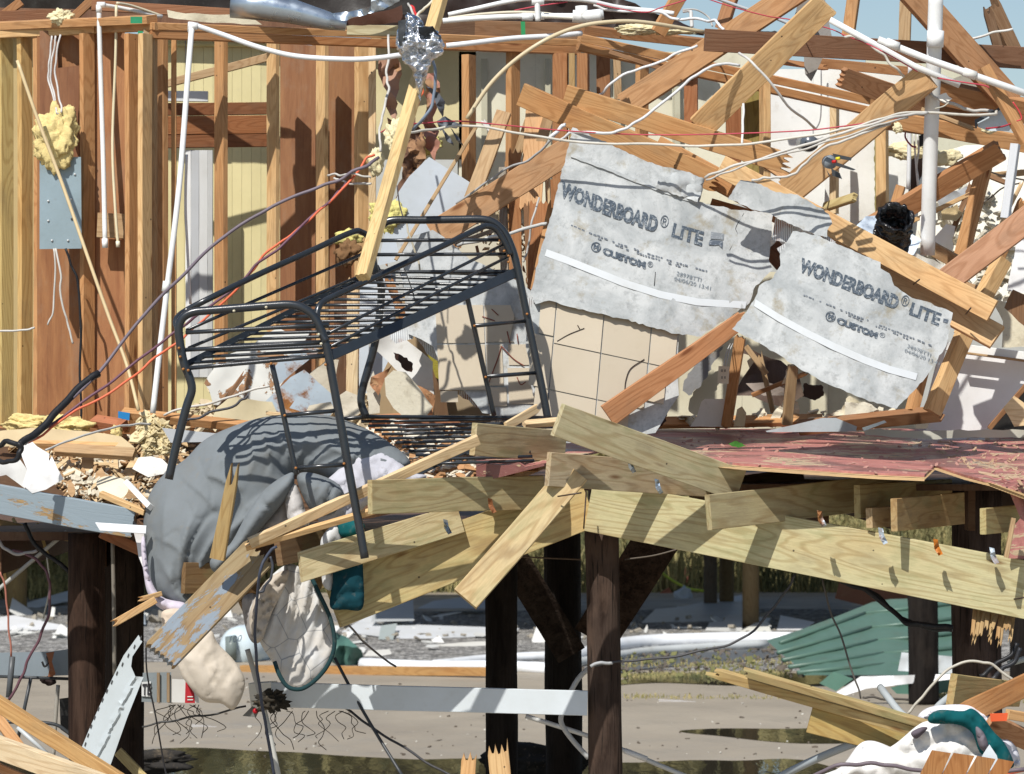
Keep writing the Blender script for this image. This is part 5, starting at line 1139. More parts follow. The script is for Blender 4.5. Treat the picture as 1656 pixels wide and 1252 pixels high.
L('second bent strip of veneer with torn brown edge', (40, 722, 21.3), (180, 726, 21.2), 14, color='light', roll=30, name='veneer_strip', cat='veneer', e1=.04)
L('dull brown board lying flat below the veneer', (90, 734, 21.2), (215, 742, 21.1), 10, color='tan', roll=40, t=.08)
S('bright white torn sheet hanging over the rim board', [(30, 716), (44, 706), (60, 722), (80, 734), (78, 752), (66, 770), (84, 738), (92, 756), (103, 775), (74, 792), (52, 798), (36, 784), (44, 760), (36, 740)], (20.35, 0, -.1), 'drywall', 'plastic sheet', 'torn_sheet', color=(.84, .85, .86), jag=.6, wr=.03, wf=.02)
S('second white torn sheet beneath the black cable loop', [(-8, 752), (30, 740), (50, 770), (40, 790), (10, 768), (-8, 772)], 20.6, 'drywall', 'plastic sheet', 'torn_sheet', color=(.80, .80, .78), wr=.03)
S('round cream disc like a stool seat lying in the litter', [(156, 784), (162, 773), (180, 770), (200, 776), (208, 788), (202, 802), (186, 808), (168, 802)], (20.5, 0, -1.2), 'drywall', 'disc', 'round_disc', color=(.74, .66, .50), curve=True, jag=0, wr=0, th=.02)
L('white straight edge trim lying from the disc to the comforter', (202, 778, 20.4), (240, 818, 20.2), 9, color='white', mat='vinyl', name='trim', cat='trim')
L('yellow curved moulding under the round disc', (160, 800, 20.4), (232, 830, 20.3), 9, color='light', roll=20, name='moulding', cat='moulding')
L('white plastic bar sticking out from the comforter over the rim board', (158, 852, 20.1), (236, 857, 20.1), 13, color=(.84, .86, .88), mat='vinyl', name='plastic_bar', cat='bar', cut0=-.03)
S('white fibre bundle hanging below the white bar', [(216, 860), (232, 856), (236, 900), (232, 920), (224, 900)], 20.2, 'fabric', 'fibre', 'fibre_bundle', color=(.72, .70, .70), wr=.03)
S('white crumpled scrap by the left bed post', [(224, 740), (244, 738), (262, 742), (276, 756), (276, 766), (240, 772), (214, 758)], (21.0, 0, -.6), 'plaster', 'scrap', 'crumpled_scrap', color=(.82, .80, .74), jag=2, wr=.04)
S('grey sill strip lying behind the bed post', [(262, 692), (360, 702), (366, 714), (276, 716)], 21.0, 'vinyl', 'trim', 'trim', color=(.46, .48, .50), wr=.002, jag=0)
scatter('insulation', 'mottled cream insulation flakes heaped behind the bed post', [(218, 706), (230, 682), (250, 684), (268, 696), (284, 718), (270, 742), (238, 742), (222, 726)], (21.2, 0, -.5), 260, .032, 'foam', (.66, .56, .34), 61, .05, .012, .8)
litter_l = [(0, 728), (100, 722), (200, 720), (290, 712), (300, 770), (240, 838), (214, 832), (120, 808), (90, 790), (60, 740)]
scatter('litter', 'white and cream plaster chips littering the wooden floor', litter_l, ld, 800, .036, 'plaster', (.66, .60, .47), 21, .07, .012, .5)
scatter('litter', 'brown wood splinters and bark littering the wooden floor', litter_l, ld, 900, .06, 'wood', (.42, .27, .14), 22, .06, .010, .5, (.1, .5))
scatter('litter', 'pale strips of veneer littering the wooden floor', litter_l, ld, 300, .13, 'wood', (.60, .45, .26), 23, .08, .006, .35, (.06, .22))
mid = [(590, 694), (880, 692), (900, 745), (770, 790), (660, 800), (640, 740)]
scatter('litter', 'plaster chips strewn under the lower bed slats', mid, lambda x, y: 22.0 - (y - 690) * .017, 420, .05, 'plaster', (.74, .68, .56), 24, .05, .012, .4)
scatter('litter', 'wood chips strewn under the lower bed slats', mid, lambda x, y: 22.0 - (y - 690) * .017, 380, .055, 'wood', (.48, .27, .13), 25, .05, .012, .4)
scatter('litter', 'crumbs of plaster along the foot of the back wall', [(1100, 682), (1460, 668), (1460, 690), (1100, 694)], 22.5, 160, .03, 'plaster', (.7, .64, .5), 26, .03, .01, .5)
scatter('litter', 'splinters and torn drywall caught between studs behind the bed head', [(745, 330), (880, 330), (872, 480), (780, 400)], 22.5, 120, .03, 'plaster', (.62, .54, .38), 31, .02, .01, 1.4, (.1, .5))
scatter('litter', 'dark splinters caught between studs behind the bed head', [(745, 330), (880, 330), (872, 480), (620, 470), (600, 560), (560, 600), (560, 470)], 22.45, 160, .035, 'wood', (.26, .14, .07), 32, .02, .01, 1.4, (.08, .3))
scatter('litter', 'broken plaster in the slumped ceiling corner', [(1500, 330), (1560, 300), (1640, 340), (1640, 520), (1560, 470), (1480, 420)], 23.5, 140, .07, 'plaster', (.7, .66, .55), 27, .03, .02, .8)
scatter('litter', 'red and pale paint flakes lying on the red deck', edge[3:] + [(1680, 700), (1060, 700)], lambda x, y: rd(x, y) - .015, 170, .03, 'drywall', (.42, .22, .18), 28, .0, .003, .08, (.15, .5))
scatter('litter', 'bleached wood chips lying at the end of the red deck', [(1480, 712), (1680, 708), (1680, 790), (1560, 758)], lambda x, y: rd(x, y) - .015, 170, .035, 'wood', (.46, .33, .22), 29, .0, .003, .06, (.1, .35))
scatter('litter', 'debris along the sole plate behind the bed', [(300, 655), (600, 650), (600, 700), (300, 700)], 21.9, 260, .05, 'plaster', (.62, .52, .36), 30, .03, .015, .7)
for i, (x, y, r, sq, lab, d) in enumerate(((94, 222, 32, (1, .5, 1.35), 'big yellow foam clump bulging out above the electrical panel', 21.95), (99, 28, 15, (1.1, .6, .7), 'small foam puff with white cables on the top plate', 22.2), (52, 686, 26, (1.5, .6, .5), 'flat yellow foam heap at the foot of the studs', 22.0),
        (108, 690, 26, (1.3, .6, .6), 'rounded yellow foam heap under the orange cable', 21.8), (188, 700, 12, (.7, .6, 1), 'tiny yellow foam lump beside the stud foot', 21.7), (640, 222, 15, (1, .7, 1.6), 'cream foam wisps stuck on the leaning two by four', 20.6),
        (608, 262, 12, (.9, .7, 1.7), 'ragged foam tuft left of the leaning two by four', 20.75), (686, 232, 22, (1, .5, .8), 'olive yellow foam showing behind the torn cables', 22.8), (625, 348, 20, (1.2, .5, 1.2), 'pale lemon foam piece behind the bed corner', 22.2), (562, 385, 14, (1.4, .5, .8), 'lemon foam scrap at the tip of the rear bed rail', 22.6),
        (1034, 48, 17, (2.0, .6, .5), 'long yellow foam roll lying on the upper plate', 22.9), (1090, 52, 14, (2.1, .6, .3), 'grey white frayed insulation beside the foam roll', 22.9), (1468, 244, 15, (2.0, .6, .8), 'cream crumbled foam in front of the brown wall', 23.6), (1530, 255, 12, (1.6, .6, 1), 'cream foam crumbs right of the vent pipe', 23.4), (1600, 210, 8, (1.5, .6, .7), 'small foam bit below the light box', 21.9), (1452, 207, 7, (1, .6, 1.1), 'little white rag knotted to the diagonal plank', 21.2))):
    col = (.72, .58, .26) if i in (0, 2, 3, 4) else (.66, .60, .22) if i in (7, 8, 9) else (.74, .66, .42)
    blob('insulation_clump', (x, y, d), r, 'foam', col, rough=.42, sub=5 if r > 14 else 4, squash=sq, seed=i, freq=3.4, label=lab, cat='insulation')
S('dark torn bark like insulation behind the leaning two by four', [(626, 190), (650, 200), (672, 190), (690, 230), (680, 300), (662, 330), (640, 320), (650, 280), (640, 240)], 22.4, 'peeling_paint', 'insulation', 'torn_batt', color=(.12, .06, .035), jag=3, wr=.06, wf=.05, sp=8)
S('reddish brown torn batt hanging under the foil', [(684, 120), (704, 118), (712, 150), (700, 190), (712, 230), (704, 262), (688, 240), (684, 200), (690, 160)], 22.6, 'peeling_paint', 'insulation', 'torn_batt', color=(.36, .17, .12), jag=3, wr=.06, wf=.05, sp=8)
S('pinkish brown torn batt beside the top of the treated studs', [(612, 96), (640, 90), (650, 120), (640, 160), (644, 200), (628, 180), (620, 140), (612, 120)], 22.8, 'peeling_paint', 'insulation', 'torn_batt', color=(.38, .22, .15), jag=3, wr=.06, wf=.05, sp=8)
blob('bark_clump', (562, 408, 22.3), 13, 'plaster', (.20, .11, .05), rough=.7, squash=(1.2, .5, 1.2), seed=32, label='dark brown scrap heap by the tip of the leaning two by four', cat='insulation')
# drywall behind foam
S('yellowish torn board scrap under the olive foam', [(664, 275), (700, 262), (706, 300), (672, 330), (655, 318)], 22.5, 'sheathing_ply', 'board', 'broken_board', color=(.40, .22, .13), wr=.02)

# ================================================================== METAL: DUCT, FOIL, HOSE, LAMP, BOXES
du = thing('air_duct', 'silver sheet metal duct crushed flat at one end along the roof line', 'duct', P(450, 30, 22.2))
pth = [P(374, 6, 22.1), P(420, 10, 22.1), P(470, 18, 22.1), P(530, 34, 22.1), P(560, 42, 22.1)]
tube_world('duct_pipe', pth, [.085, .085, .075, .055, .03], 'galvanised_metal', 24, color='white', parent=du)
sheet('torn_end', [(534, 22), (570, 18), (600, 10), (600, -14), (648, -20), (646, 2), (620, 16), (580, 26), (560, 34), (545, 32)], 22.0, 'galvanised_metal', sp=7, jag=1, wr=.05, wf=.04, th=.004, parent=du)
S('dark rusty lining hanging under the crushed duct', [(532, 26), (560, 32), (620, 18), (650, 8), (650, 36), (600, 40), (540, 42)], 22.15, 'tarp', 'lining', 'duct_lining', color=(.10, .045, .03), wr=.05, jag=2)
S('white frayed board edge under the silver duct', [(270, 16), (300, 22), (400, 24), (424, 40), (330, 36), (272, 28)], 22.4, 'plaster', 'board', 'frayed_board', color=(.70, .64, .48), wr=.02)
fo = thing('foil_wrap', 'crumpled silver foil and black tape bundle wrapped round the leaning two by four', 'foil', P(680, 90, 20.75))
sheet('foil_sheet', [(658, 20), (674, 26), (688, 42), (708, 50), (720, 72), (716, 88), (700, 98), (692, 116), (684, 136), (679, 166), (672, 140), (668, 116), (650, 96), (640, 74), (644, 46), (654, 38)], 20.42, 'foil', puff=.045, rad=14, wr=.08, wf=.05, sp=2.6, jag=1.5, th=.02, parent=fo)
sheet('black_tape', [(676, 44), (700, 42), (714, 60), (712, 70), (694, 60), (680, 56)], 20.34, 'tarp', color=(.02, .022, .025), wr=.03, sp=6, jag=1, parent=fo)
sheet('black_tape', [(644, 34), (658, 32), (656, 50), (650, 84), (644, 66)], 20.36, 'tarp', color=(.04, .045, .05), wr=.03, sp=6, jag=1, parent=fo)
tp = thing('torn_tape', 'black and silver tape shreds twisting round a dangling cable', 'tape', P(720, 210, 21.4))
for q in ([(688, 138), (710, 150), (720, 165), (716, 190), (708, 176), (702, 158)], [(706, 196), (720, 188), (746, 202), (738, 208), (722, 204), (712, 212)], [(712, 204), (728, 222), (734, 236), (722, 228)], [(728, 206), (742, 222), (750, 238), (738, 226)]):
    sheet('tape_shred', q, 21.4, 'tarp', color=(.10, .11, .13), sp=5, jag=1, wr=.04, wf=.08, th=.006, parent=tp)
ho = thing('flexible_duct', 'black crinkled flexible duct end standing on a galvanised plate', 'duct', P(1448, 395, 21.3))
rs = random.Random(4); c0, c1 = P(1440, 398, 21.35), P(1449, 350, 21.15); prof = []; pp = []
for i in range(40):
    q = i / 39; pp.append(c0.lerp(c1, q)); prof.append(.098 + .008 * math.sin(i * 1.3) + rs.uniform(-.007, .007))
fm = tube_world('crinkled_film', pp, prof, 'black_film', 48, hollow=True, color='dark', parent=ho)
for v in fm.data.vertices:
    v.co += Vector((noise.noise(v.co * 30), noise.noise(v.co * 30 + Vector((9, 0, 0))), noise.noise(v.co * 34 + Vector((0, 5, 0))))) * .020
S('galvanised plate under the black flexible duct', [(1378, 372), (1400, 350), (1425, 348), (1490, 388), (1478, 412), (1460, 414), (1440, 404)], (21.55, 0, -.5), 'galvanised_metal', 'metal plate', 'metal_plate', th=.05, jag=0, wr=.004)
lb_ = thing('light_box', 'pale blue open metal box with torn wires lying between planks', 'metal box', P(1610, 205, 21.3))
sheet('box_shell', [(1580, 195), (1622, 172), (1640, 200), (1632, 212), (1600, 212), (1582, 206)], 21.4, 'painted_metal', color=(.58, .66, .72), th=.06, parent=lb_)
sheet('box_rim', [(1576, 194), (1624, 170), (1625, 174), (1580, 199), (1580, 208), (1577, 206)], 21.35, 'painted_metal', color=(.06, .07, .08), th=.03, parent=lb_)
lp = thing('flood_lamp', 'round dark lamp head hanging before the white drywall', 'lamp', P(1306, 232, 23.3))
tube_world('lamp_head', [P(1300, 232, 23.4), P(1308, 232, 23.25), P(1313, 232, 23.2)], [.05, .055, .045], 'black_paint', 20, color=(.10, .12, .15), parent=lp)
tube('bracket', [(1315, 208, 23.3), (1316, 240, 23.3)], 1.2, 'painted_metal', (.3, .3, .3), straight=True, parent=lp)
jb = thing('junction_box', 'grey round electrical box dangling with black petals and coloured wire nuts', 'electrical box', P(1350, 262, 20.9))
tube_world('box_body', [P(1338, 262, 20.9), P(1344, 262, 20.86)], [.036, .040], 'painted_metal', 20, color=(.22, .25, .28), parent=jb)
for q in ([(1346, 248), (1378, 255), (1376, 260), (1350, 256)], [(1352, 262), (1384, 274), (1380, 276), (1350, 268)], [(1344, 272), (1358, 280), (1362, 290), (1346, 284)], [(1336, 274), (1344, 286), (1340, 284)]):
    sheet('petal', q, 20.8, 'painted_metal', color=(.05, .055, .06), th=.01, parent=jb)
for x, y, c in ((1354, 257, (.75, .65, .03)), (1348, 262, (.55, .02, .02))):
    tube('wire_nut', [(x - 2, y, 20.75), (x + 4, y - 1, 20.74)], 2.6, 'painted_metal', c, straight=True, parent=jb)
so = thing('wall_socket', 'white double socket hanging by its wires beside a short stud', 'socket', P(1168, 608, 22.0))
sheet('cover_plate', [(1162, 592), (1180, 593), (1178, 621), (1160, 620)], 22.0, 'vinyl', color=(.76, .73, .60), th=.035, parent=so)
for y in (600, 611):
    for dx in (-2.4, 2.4):
        sheet('slot', [(1170 + dx - .7, y - 2.4), (1170 + dx + .7, y - 2.4), (1170 + dx + .7, y + 1.6), (1170 + dx - .7, y + 1.6)], 21.994, 'ink', color=(.05, .05, .05), th=.003, parent=so)
for x in (1173, 1177):
    tube('wire', [(x - 3, 592, 22.0), (x + 2, 570, 22.1), (x + 8, 556, 22.2)], .8, 'cable_jacket', (.6, .6, .58), parent=so)

# ================================================================== THE BUNK BED
bed = thing('bunk_bed', 'black metal tube bunk bed tipped forward out of the house with its ladders', 'bunk bed', P(560, 780, 20.3))
def dd(q): return 19.6 + (q - 19.6) * .70
def bt(nm, pts, r, **kw):
    pts = [(x, y, dd(q)) for x, y, q in pts]
    return tube(nm, pts, r, 'black_paint', (.022, .027, .033), parent=bed, **kw)
dA, dB = 19.6, 21.15
fa = bt('end_frame', [(273, 775, dA), (284, 725, dA), (301, 660, dA), (310, 632, dA), (307, 612, dA), (298, 590, dA), (292, 560, dA), (289, 532, dA), (295, 515, dA), (312, 505, dA), (340, 502, dA), (390, 498, dA), (440, 494, dA), (470, 493, dA), (490, 498, dA), (508, 512, dA), (522, 540, dA), (531, 575, dA), (540, 625, dA), (552, 690, dA), (566, 770, dA), (580, 845, dA), (590, 903, dA)], 6.6, sides=12, k=5)
fb = bt('end_frame', [(592, 674, dB + .1), (584, 650, dB + .1), (588, 622, dB + .1), (607, 552, dB + .1), (617, 470, dB + .1), (606, 436, dB), (602, 405, dB), (606, 380, dB), (618, 364, dB), (636, 356, dB), (680, 356, dB), (740, 355, dB), (782, 355, dB), (802, 362, dB), (817, 378, dB), (828, 402, dB), (836, 430, dB), (846, 480, dB), (860, 548, dB), (876, 625, dB), (887, 682, dB)], 6.4, sides=12, k=5)
bt('guard_rail', [(292, 540, dA + .05), (285, 525, dA + .1), (287, 514, dA + .15), (300, 503, dA + .25), (340, 482, 19.85), (420, 443, 20.2), (500, 407, 20.6), (568, 376, 20.95), (586, 376, 21.05), (600, 386, 21.1)], 5.0, sides=10)
bt('guard_rail', [(528, 552, dA - .02), (517, 535, dA), (513, 512, dA + .03), (516, 496, dA + .06), (528, 485, dA + .12), (560, 470, 19.85), (640, 433, 20.3), (720, 396, 20.7), (776, 369, 21.0), (790, 366, 21.05), (803, 372, 21.08), (815, 390, 21.1), (826, 412, 21.12)], 5.0, sides=10)
for (a, b, c, e) in ((302, 534, 588, 410), (305, 563, 598, 440)):
    bt('guard_bar', [(a, b, dA + .1), (c, e, dB)], 2.6, sides=8)
for (a, b, c, e) in ((520, 545, 815, 395), (524, 566, 822, 415)):
    bt('guard_bar', [(a, b, dA), (c, e, dB)], 2.6, sides=8)
plank('side_rail', (534, 576, dA), (834, 441, dd(dB)), 16, t=.03, color=(.03, .037, .045), mat='black_paint', parent=bed)
plank('side_rail', (300, 590, dd(dA + .3)), (614, 432, dd(dB + .2)), 10, t=.03, color=(.02, .025, .03), mat='black_paint', parent=bed)
for i in range(17):
    q = (i + .6) / 17
    bt('slat', [(302 + 312 * q, 592 - 158 * q, dA + .28 + (dB - dA - .1) * q), (534 + 298 * q, 578 - 136 * q, dA + .02 + (dB - dA) * q)], 2.9, sides=6, straight=True)
for y, d in ((538, dA), (566, dA + .02), (588, dA)):
    bt('cross_bar', [(300, y + (0 if y < 580 else 8), d), (532, y - 13, d)], 3.3, sides=8)
for y in (389, 412, 440):
    bt('cross_bar', [(606, y, dB), (830 - (440 - y) * .4, y - 1, dB)], 3.0, sides=8)
# lower bunk
plank('side_rail', (640, 775, 19.95), (775, 712, 20.3), 22, t=.02, color=(.04, .05, .06), mat='black_paint', parent=bed)
for i in range(11):
    y = 680 + i * 6.8; x0 = 584 + i * 11
    bt('slat', [(x0, y + 2, 21.3 - i * .1), (x0 + (300 if i < 3 else 250 - i * 8), y - 3, 21.35 - i * .1)], 2.8, sides=6, straight=True)
bt('side_tube', [(556, 678, 21.2), (590, 674, 21.3), (893, 676, 21.35)], 3.4, sides=8, straight=True)
bt('side_tube', [(556, 684, 21.1), (650, 760, 20.4)], 3.4, sides=8)
# ladders
bt('ladder_rail', [(440, 590, dA), (455, 655, dA), (468, 715, dA), (480, 768, dA)], 4.2, sides=8)
bt('ladder_rail', [(755, 478, 20.75), (766, 527, 20.8), (785, 610, 20.9), (799, 672, 20.95)], 4.2, sides=8)
for (a, b, c, e, d0, d1) in ((458, 672, 546, 664, dA, dA), (478, 757, 562, 751, dA, dA), (768, 527, 852, 519, 20.8, dB), (786, 609, 868, 603, 20.9, dB)):
    bt('rung', [(a, b, d0), (c, e, d1)], 3.3, sides=8)
for x, y, d in ((289, 563, dA), (291, 577, dA), (296, 597, dA), (304, 599, dA), (515, 541, dA), (519, 556, dA), (526, 590, dA), (438, 588, dA), (460, 672, dA), (478, 757, dA), (556, 750, dA), (808, 389, dB), (815, 406, dB), (822, 414, dB), (822, 424, dB), (767, 527, 20.8), (785, 610, 20.9), (852, 508, dB), (607, 390, dB), (430, 497, dA), (378, 503, dA)):
    c = (.36, .15, .04) if (x, y) not in ((430, 497), (378, 503), (515, 541), (519, 556)) else (.6, .55, .4)
    tube('bolt', [(x, y, dd(d) - .02), (x + .6, y, dd(d) - .036)], 2.1, 'painted_metal', c, straight=True, parent=bed)

# ================================================================== CLOTH
cf = thing('comforter', 'bulging slate grey comforter spilling out under the bunk bed', 'comforter', P(350, 960, 20.0))
CG = (.185, .205, .218)
FOLDS = [(360, 700, 318, 800, 22, .035), (318, 800, 300, 880, 20, .03), (410, 690, 404, 765, 10, .035), (428, 690, 436, 760, 8, .03), (448, 685, 470, 762, 10, .035), (500, 680, 478, 760, 10, .025), (560, 700, 484, 764, 14, .035),
    (600, 720, 486, 768, 12, .03), (470, 770, 400, 840, 12, .04), (466, 780, 350, 870, 16, .035), (330, 770, 390, 790, 14, .035), (270, 800, 262, 900, 22, .04), (300, 840, 290, 940, 14, .03), (250, 900, 300, 960, 12, .025),
    (350, 850, 320, 930, 12, .035), (380, 720, 340, 760, 14, .025), (240, 860, 300, 900, 10, .02), (290, 760, 350, 830, 10, .025), (456, 700, 400, 742, 8, .02), (530, 720, 590, 760, 10, .02), (620, 730, 540, 700, 9, .02), (420, 800, 380, 850, 7, .02)]
def folds(x, y):
    s = 0
    for x0, y0, x1, y1, w, am in FOLDS:
        dx, dy = x1 - x0, y1 - y0; L2 = dx * dx + dy * dy; q = ((x - x0) * dx + (y - y0) * dy) / L2
        if -.15 < q < 1.15:
            n_ = ((x - x0) * dy - (y - y0) * dx) / math.sqrt(L2) + 3 * math.sin(q * 5 + x0)
            f = math.exp(-n_ / (w * 1.5)) if n_ > 0 else math.exp(n_ / (w * .28))
            s += am * f * math.sin(math.pi * (q + .15) / 1.3)
    return s
sheet('comforter_fold', [(232, 850), (236, 815), (250, 785), (268, 765), (300, 742), (330, 712), (370, 692), (420, 676), (470, 670), (530, 672), (585, 690), (630, 716), (664, 748), (640, 770), (600, 780), (560, 800), (520, 770), (480, 765), (470, 790), (430, 840), (392, 880), (350, 905), (330, 930), (306, 945), (312, 972), (300, 984), (270, 974), (246, 950), (236, 905)],
      (20.25, -.2, -.3), 'fabric', puff=.22, rad=85, wr=.018, wf=.012, ridge=folds, sp=4, seg=6, color=CG, curve=True, th=.05, seed=4, parent=cf)
sheet('comforter_fold', [(340, 906), (372, 880), (400, 830), (430, 790), (468, 765), (476, 772), (470, 796), (430, 846), (392, 888), (352, 926)], 19.95, 'fabric', puff=.10, rad=30, wr=.02, wf=.02, sp=5, color=CG, curve=True, th=.03, seed=6, parent=cf)
sheet('comforter_fold', [(480, 772), (500, 764), (540, 778), (556, 800), (540, 830), (512, 832), (494, 812)], 19.95, 'fabric', puff=.12, rad=30, wr=.03, wf=.02, sp=5, color=CG, curve=True, th=.03, seed=7, parent=cf)
for q in ([(466, 690), (480, 740), (474, 800)], [(300, 760), (330, 800), (322, 850)], [(260, 820), (300, 840), (350, 850)], [(520, 690), (560, 720), (600, 735)]):
    pass
def cloth(name, label, pts, D, color, cat, puff=.08, rad=30, wr=.025, wf=.02, sp=5, mat='fabric', **kw):
    return sheet(name, pts, D, mat, puff=puff, rad=rad, wr=wr, wf=wf, sp=sp, color=color, curve=True, th=.03, label=label, cat=cat, **kw)
cloth('pillow', 'white and lavender pillow pushed under the comforter beside the bed leg', [(506, 822), (516, 790), (540, 766), (576, 736), (604, 728), (634, 740), (668, 764), (690, 770), (660, 790), (600, 812), (560, 850), (520, 846)], 20.05, (.50, .50, .55), 'pillow', puff=.09, rad=45, wr=.03, wf=.03, ridge=lambda x, y: .02 * abs(math.sin((x - y) * .05)))
cloth('pillow', 'white bunched pillow corner between grey comforter folds', [(462, 796), (476, 782), (486, 800), (494, 826), (500, 848), (470, 846), (462, 822)], 19.95, (.56, .54, .53), 'pillow', puff=.06, rad=16)
cloth('sheet_liner', 'beige grey underside of the comforter above the pale strips', [(420, 862), (440, 830), (464, 800), (470, 840), (500, 848), (440, 866), (424, 872)], 20.05, (.46, .43, .41), 'bed sheet', puff=.04)
cloth('sheet_liner', 'lavender lining hanging along the left edge of the comforter', [(228, 880), (234, 870), (242, 930), (262, 965), (300, 976), (296, 994), (262, 986), (240, 962), (232, 925)], 20.05, (.58, .53, .62), 'bed sheet', puff=.05, rad=14)
cloth('foam_pad', 'cream foam pad edge under the grey weathered board', [(262, 990), (284, 984), (300, 990), (288, 1010), (270, 1030), (264, 1015)], 20.0, (.62, .52, .42), 'foam pad', puff=.04, rad=14)
cloth('cushion', 'beige stained cushion hanging below the weathered board', [(286, 1060), (310, 1040), (340, 1020), (352, 1040), (380, 1070), (396, 1100), (390, 1130), (376, 1148), (358, 1138), (330, 1134), (306, 1110), (292, 1088)], 20.1, (.56, .50, .42), 'cushion', puff=.055, rad=50, wr=.012, wf=.03, ridge=lambda x, y: .018 * abs(math.sin((x - y * .55) * .085)) * min(1, max(0, (1150 - y) / 60)))
q1 = cloth('quilt', 'dirty white quilt with a dark green border hanging to a rounded tip', [(440, 930), (470, 912), (500, 930), (512, 955), (530, 1000), (540, 1040), (532, 1070), (512, 1096), (488, 1112), (468, 1110), (452, 1090), (440, 1070), (424, 1046), (408, 1010), (404, 985), (420, 960)], 20.05, (.56, .56, .55), 'quilt', puff=.02, rad=18, wr=.012, wf=.03, mat='quilted_cloth', ridge=lambda x, y: .022 * math.sin((x - (1070 - y) * .25) * .30 + math.sin(y * .03)) * max(.15, min(1, (1090 - y) / 120)))
tube('border', [(500, 926, 19.98), (516, 960, 19.95), (534, 1000, 19.95), (541, 1040, 19.95), (532, 1072, 19.95), (512, 1098, 19.95), (488, 1114, 19.95), (466, 1111, 19.95), (452, 1092, 19.95), (444, 1070, 19.97)], 3.4, 'fabric', (.02, .05, .055), parent=q1)
cloth('quilt', 'folded grey cloth bunched behind the hanging quilt', [(392, 968), (410, 960), (424, 980), (416, 1020), (412, 1040), (402, 1030), (394, 1000)], 20.15, (.32, .30, .29), 'quilt', puff=.05, rad=14)
cloth('quilt', 'cream pleated cloth falling from the short dark joist', [(404, 990), (430, 940), (466, 922), (460, 950), (440, 990), (424, 1034), (410, 1036)], 20.0, (.52, .46, .39), 'quilt', puff=.05, rad=14, wr=.05, wf=.05)
cloth('towel', 'dark teal towel hanging below the low front joist', [(540, 900), (562, 880), (582, 880), (588, 940), (586, 984), (560, 986), (534, 982), (538, 940)], 19.93, (.008, .045, .06), 'towel', puff=.03, rad=14)
cloth('towel', 'teal cloth end squeezed behind the bed leg', [(546, 846), (562, 840), (580, 842), (590, 852), (575, 866), (552, 868)], 19.95, (.01, .10, .11), 'towel', puff=.03, rad=14)
cloth('towel', 'white cloth end dangling beside the dark teal towel', [(520, 870), (546, 846), (552, 880), (536, 905), (540, 940), (534, 955), (522, 945), (520, 910)], 19.97, (.62, .63, .64), 'towel', puff=.03, rad=14)
cloth('bed_linen', 'white sheet spread over the debris in the bottom corner', [(1372, 1262), (1390, 1225), (1440, 1208), (1480, 1176), (1500, 1166), (1540, 1162), (1572, 1172), (1592, 1204), (1610, 1222), (1600, 1262)], 19.1, (.74, .73, .71), 'bed linen', puff=.09, rad=50, wr=.02, wf=.02, ridge=lambda x, y: .030 * abs(math.sin((x * .5 + y) * .045 + 1.5 * noise.noise(Vector((x * .015, y * .015, 2))))) + .018 * abs(math.sin((x - y * 1.4) * .05)))
cloth('bed_linen', 'white crumpled linen sprawling left along the bottom edge', [(1318, 1262), (1360, 1240), (1388, 1205), (1410, 1198), (1440, 1208), (1470, 1222), (1440, 1262)], 19.2, (.70, .70, .71), 'bed linen', puff=.08, rad=30, wr=.03, ridge=lambda x, y: .030 * abs(math.sin((x * .8 + y) * .07)) + .01 * math.sin(x * .16))
cloth('bed_linen', 'white frilled bedding bunched behind the teal quilt', [(1484, 1160), (1500, 1145), (1530, 1140), (1560, 1140), (1580, 1146), (1600, 1160), (1616, 1184), (1640, 1200), (1648, 1240), (1600, 1230), (1560, 1180), (1500, 1172)], 19.3, (.72, .72, .78), 'bed linen', puff=.10, rad=24, wr=.06, wf=.05)
cloth('quilt', 'bright teal quilt draped in an arc over white bedding', [(1502, 1158), (1520, 1148), (1556, 1150), (1572, 1146), (1590, 1160), (1606, 1182), (1626, 1204), (1640, 1238), (1620, 1244), (1606, 1236), (1584, 1216), (1572, 1186), (1548, 1172), (1506, 1170)], 18.93, (.006, .085, .095), 'quilt', puff=.04, rad=14, wr=.02, wf=.05, ridge=lambda x, y: .010 * abs(math.sin((x + y) * .07)))
cloth('sock', 'grey purple fleece bundle tucked into the white sheet', [(1578, 1176), (1590, 1184), (1598, 1204), (1592, 1216), (1582, 1204)], 18.86, (.17, .15, .17), 'fleece', puff=.05, rad=14)
cloth('sock', 'small dark purple fleece peeping out by the broken treated board', [(1474, 1184), (1490, 1176), (1500, 1178), (1484, 1194), (1476, 1192)], 18.95, (.12, .10, .12), 'fleece', puff=.04, rad=10)
S('torn white roll of paper inside the sheet fold', [(1584, 1230), (1600, 1204), (1612, 1222), (1618, 1244), (1600, 1246)], 18.85, 'vinyl', 'paper', 'paper_roll', color=(.66, .72, .76), wr=.03)

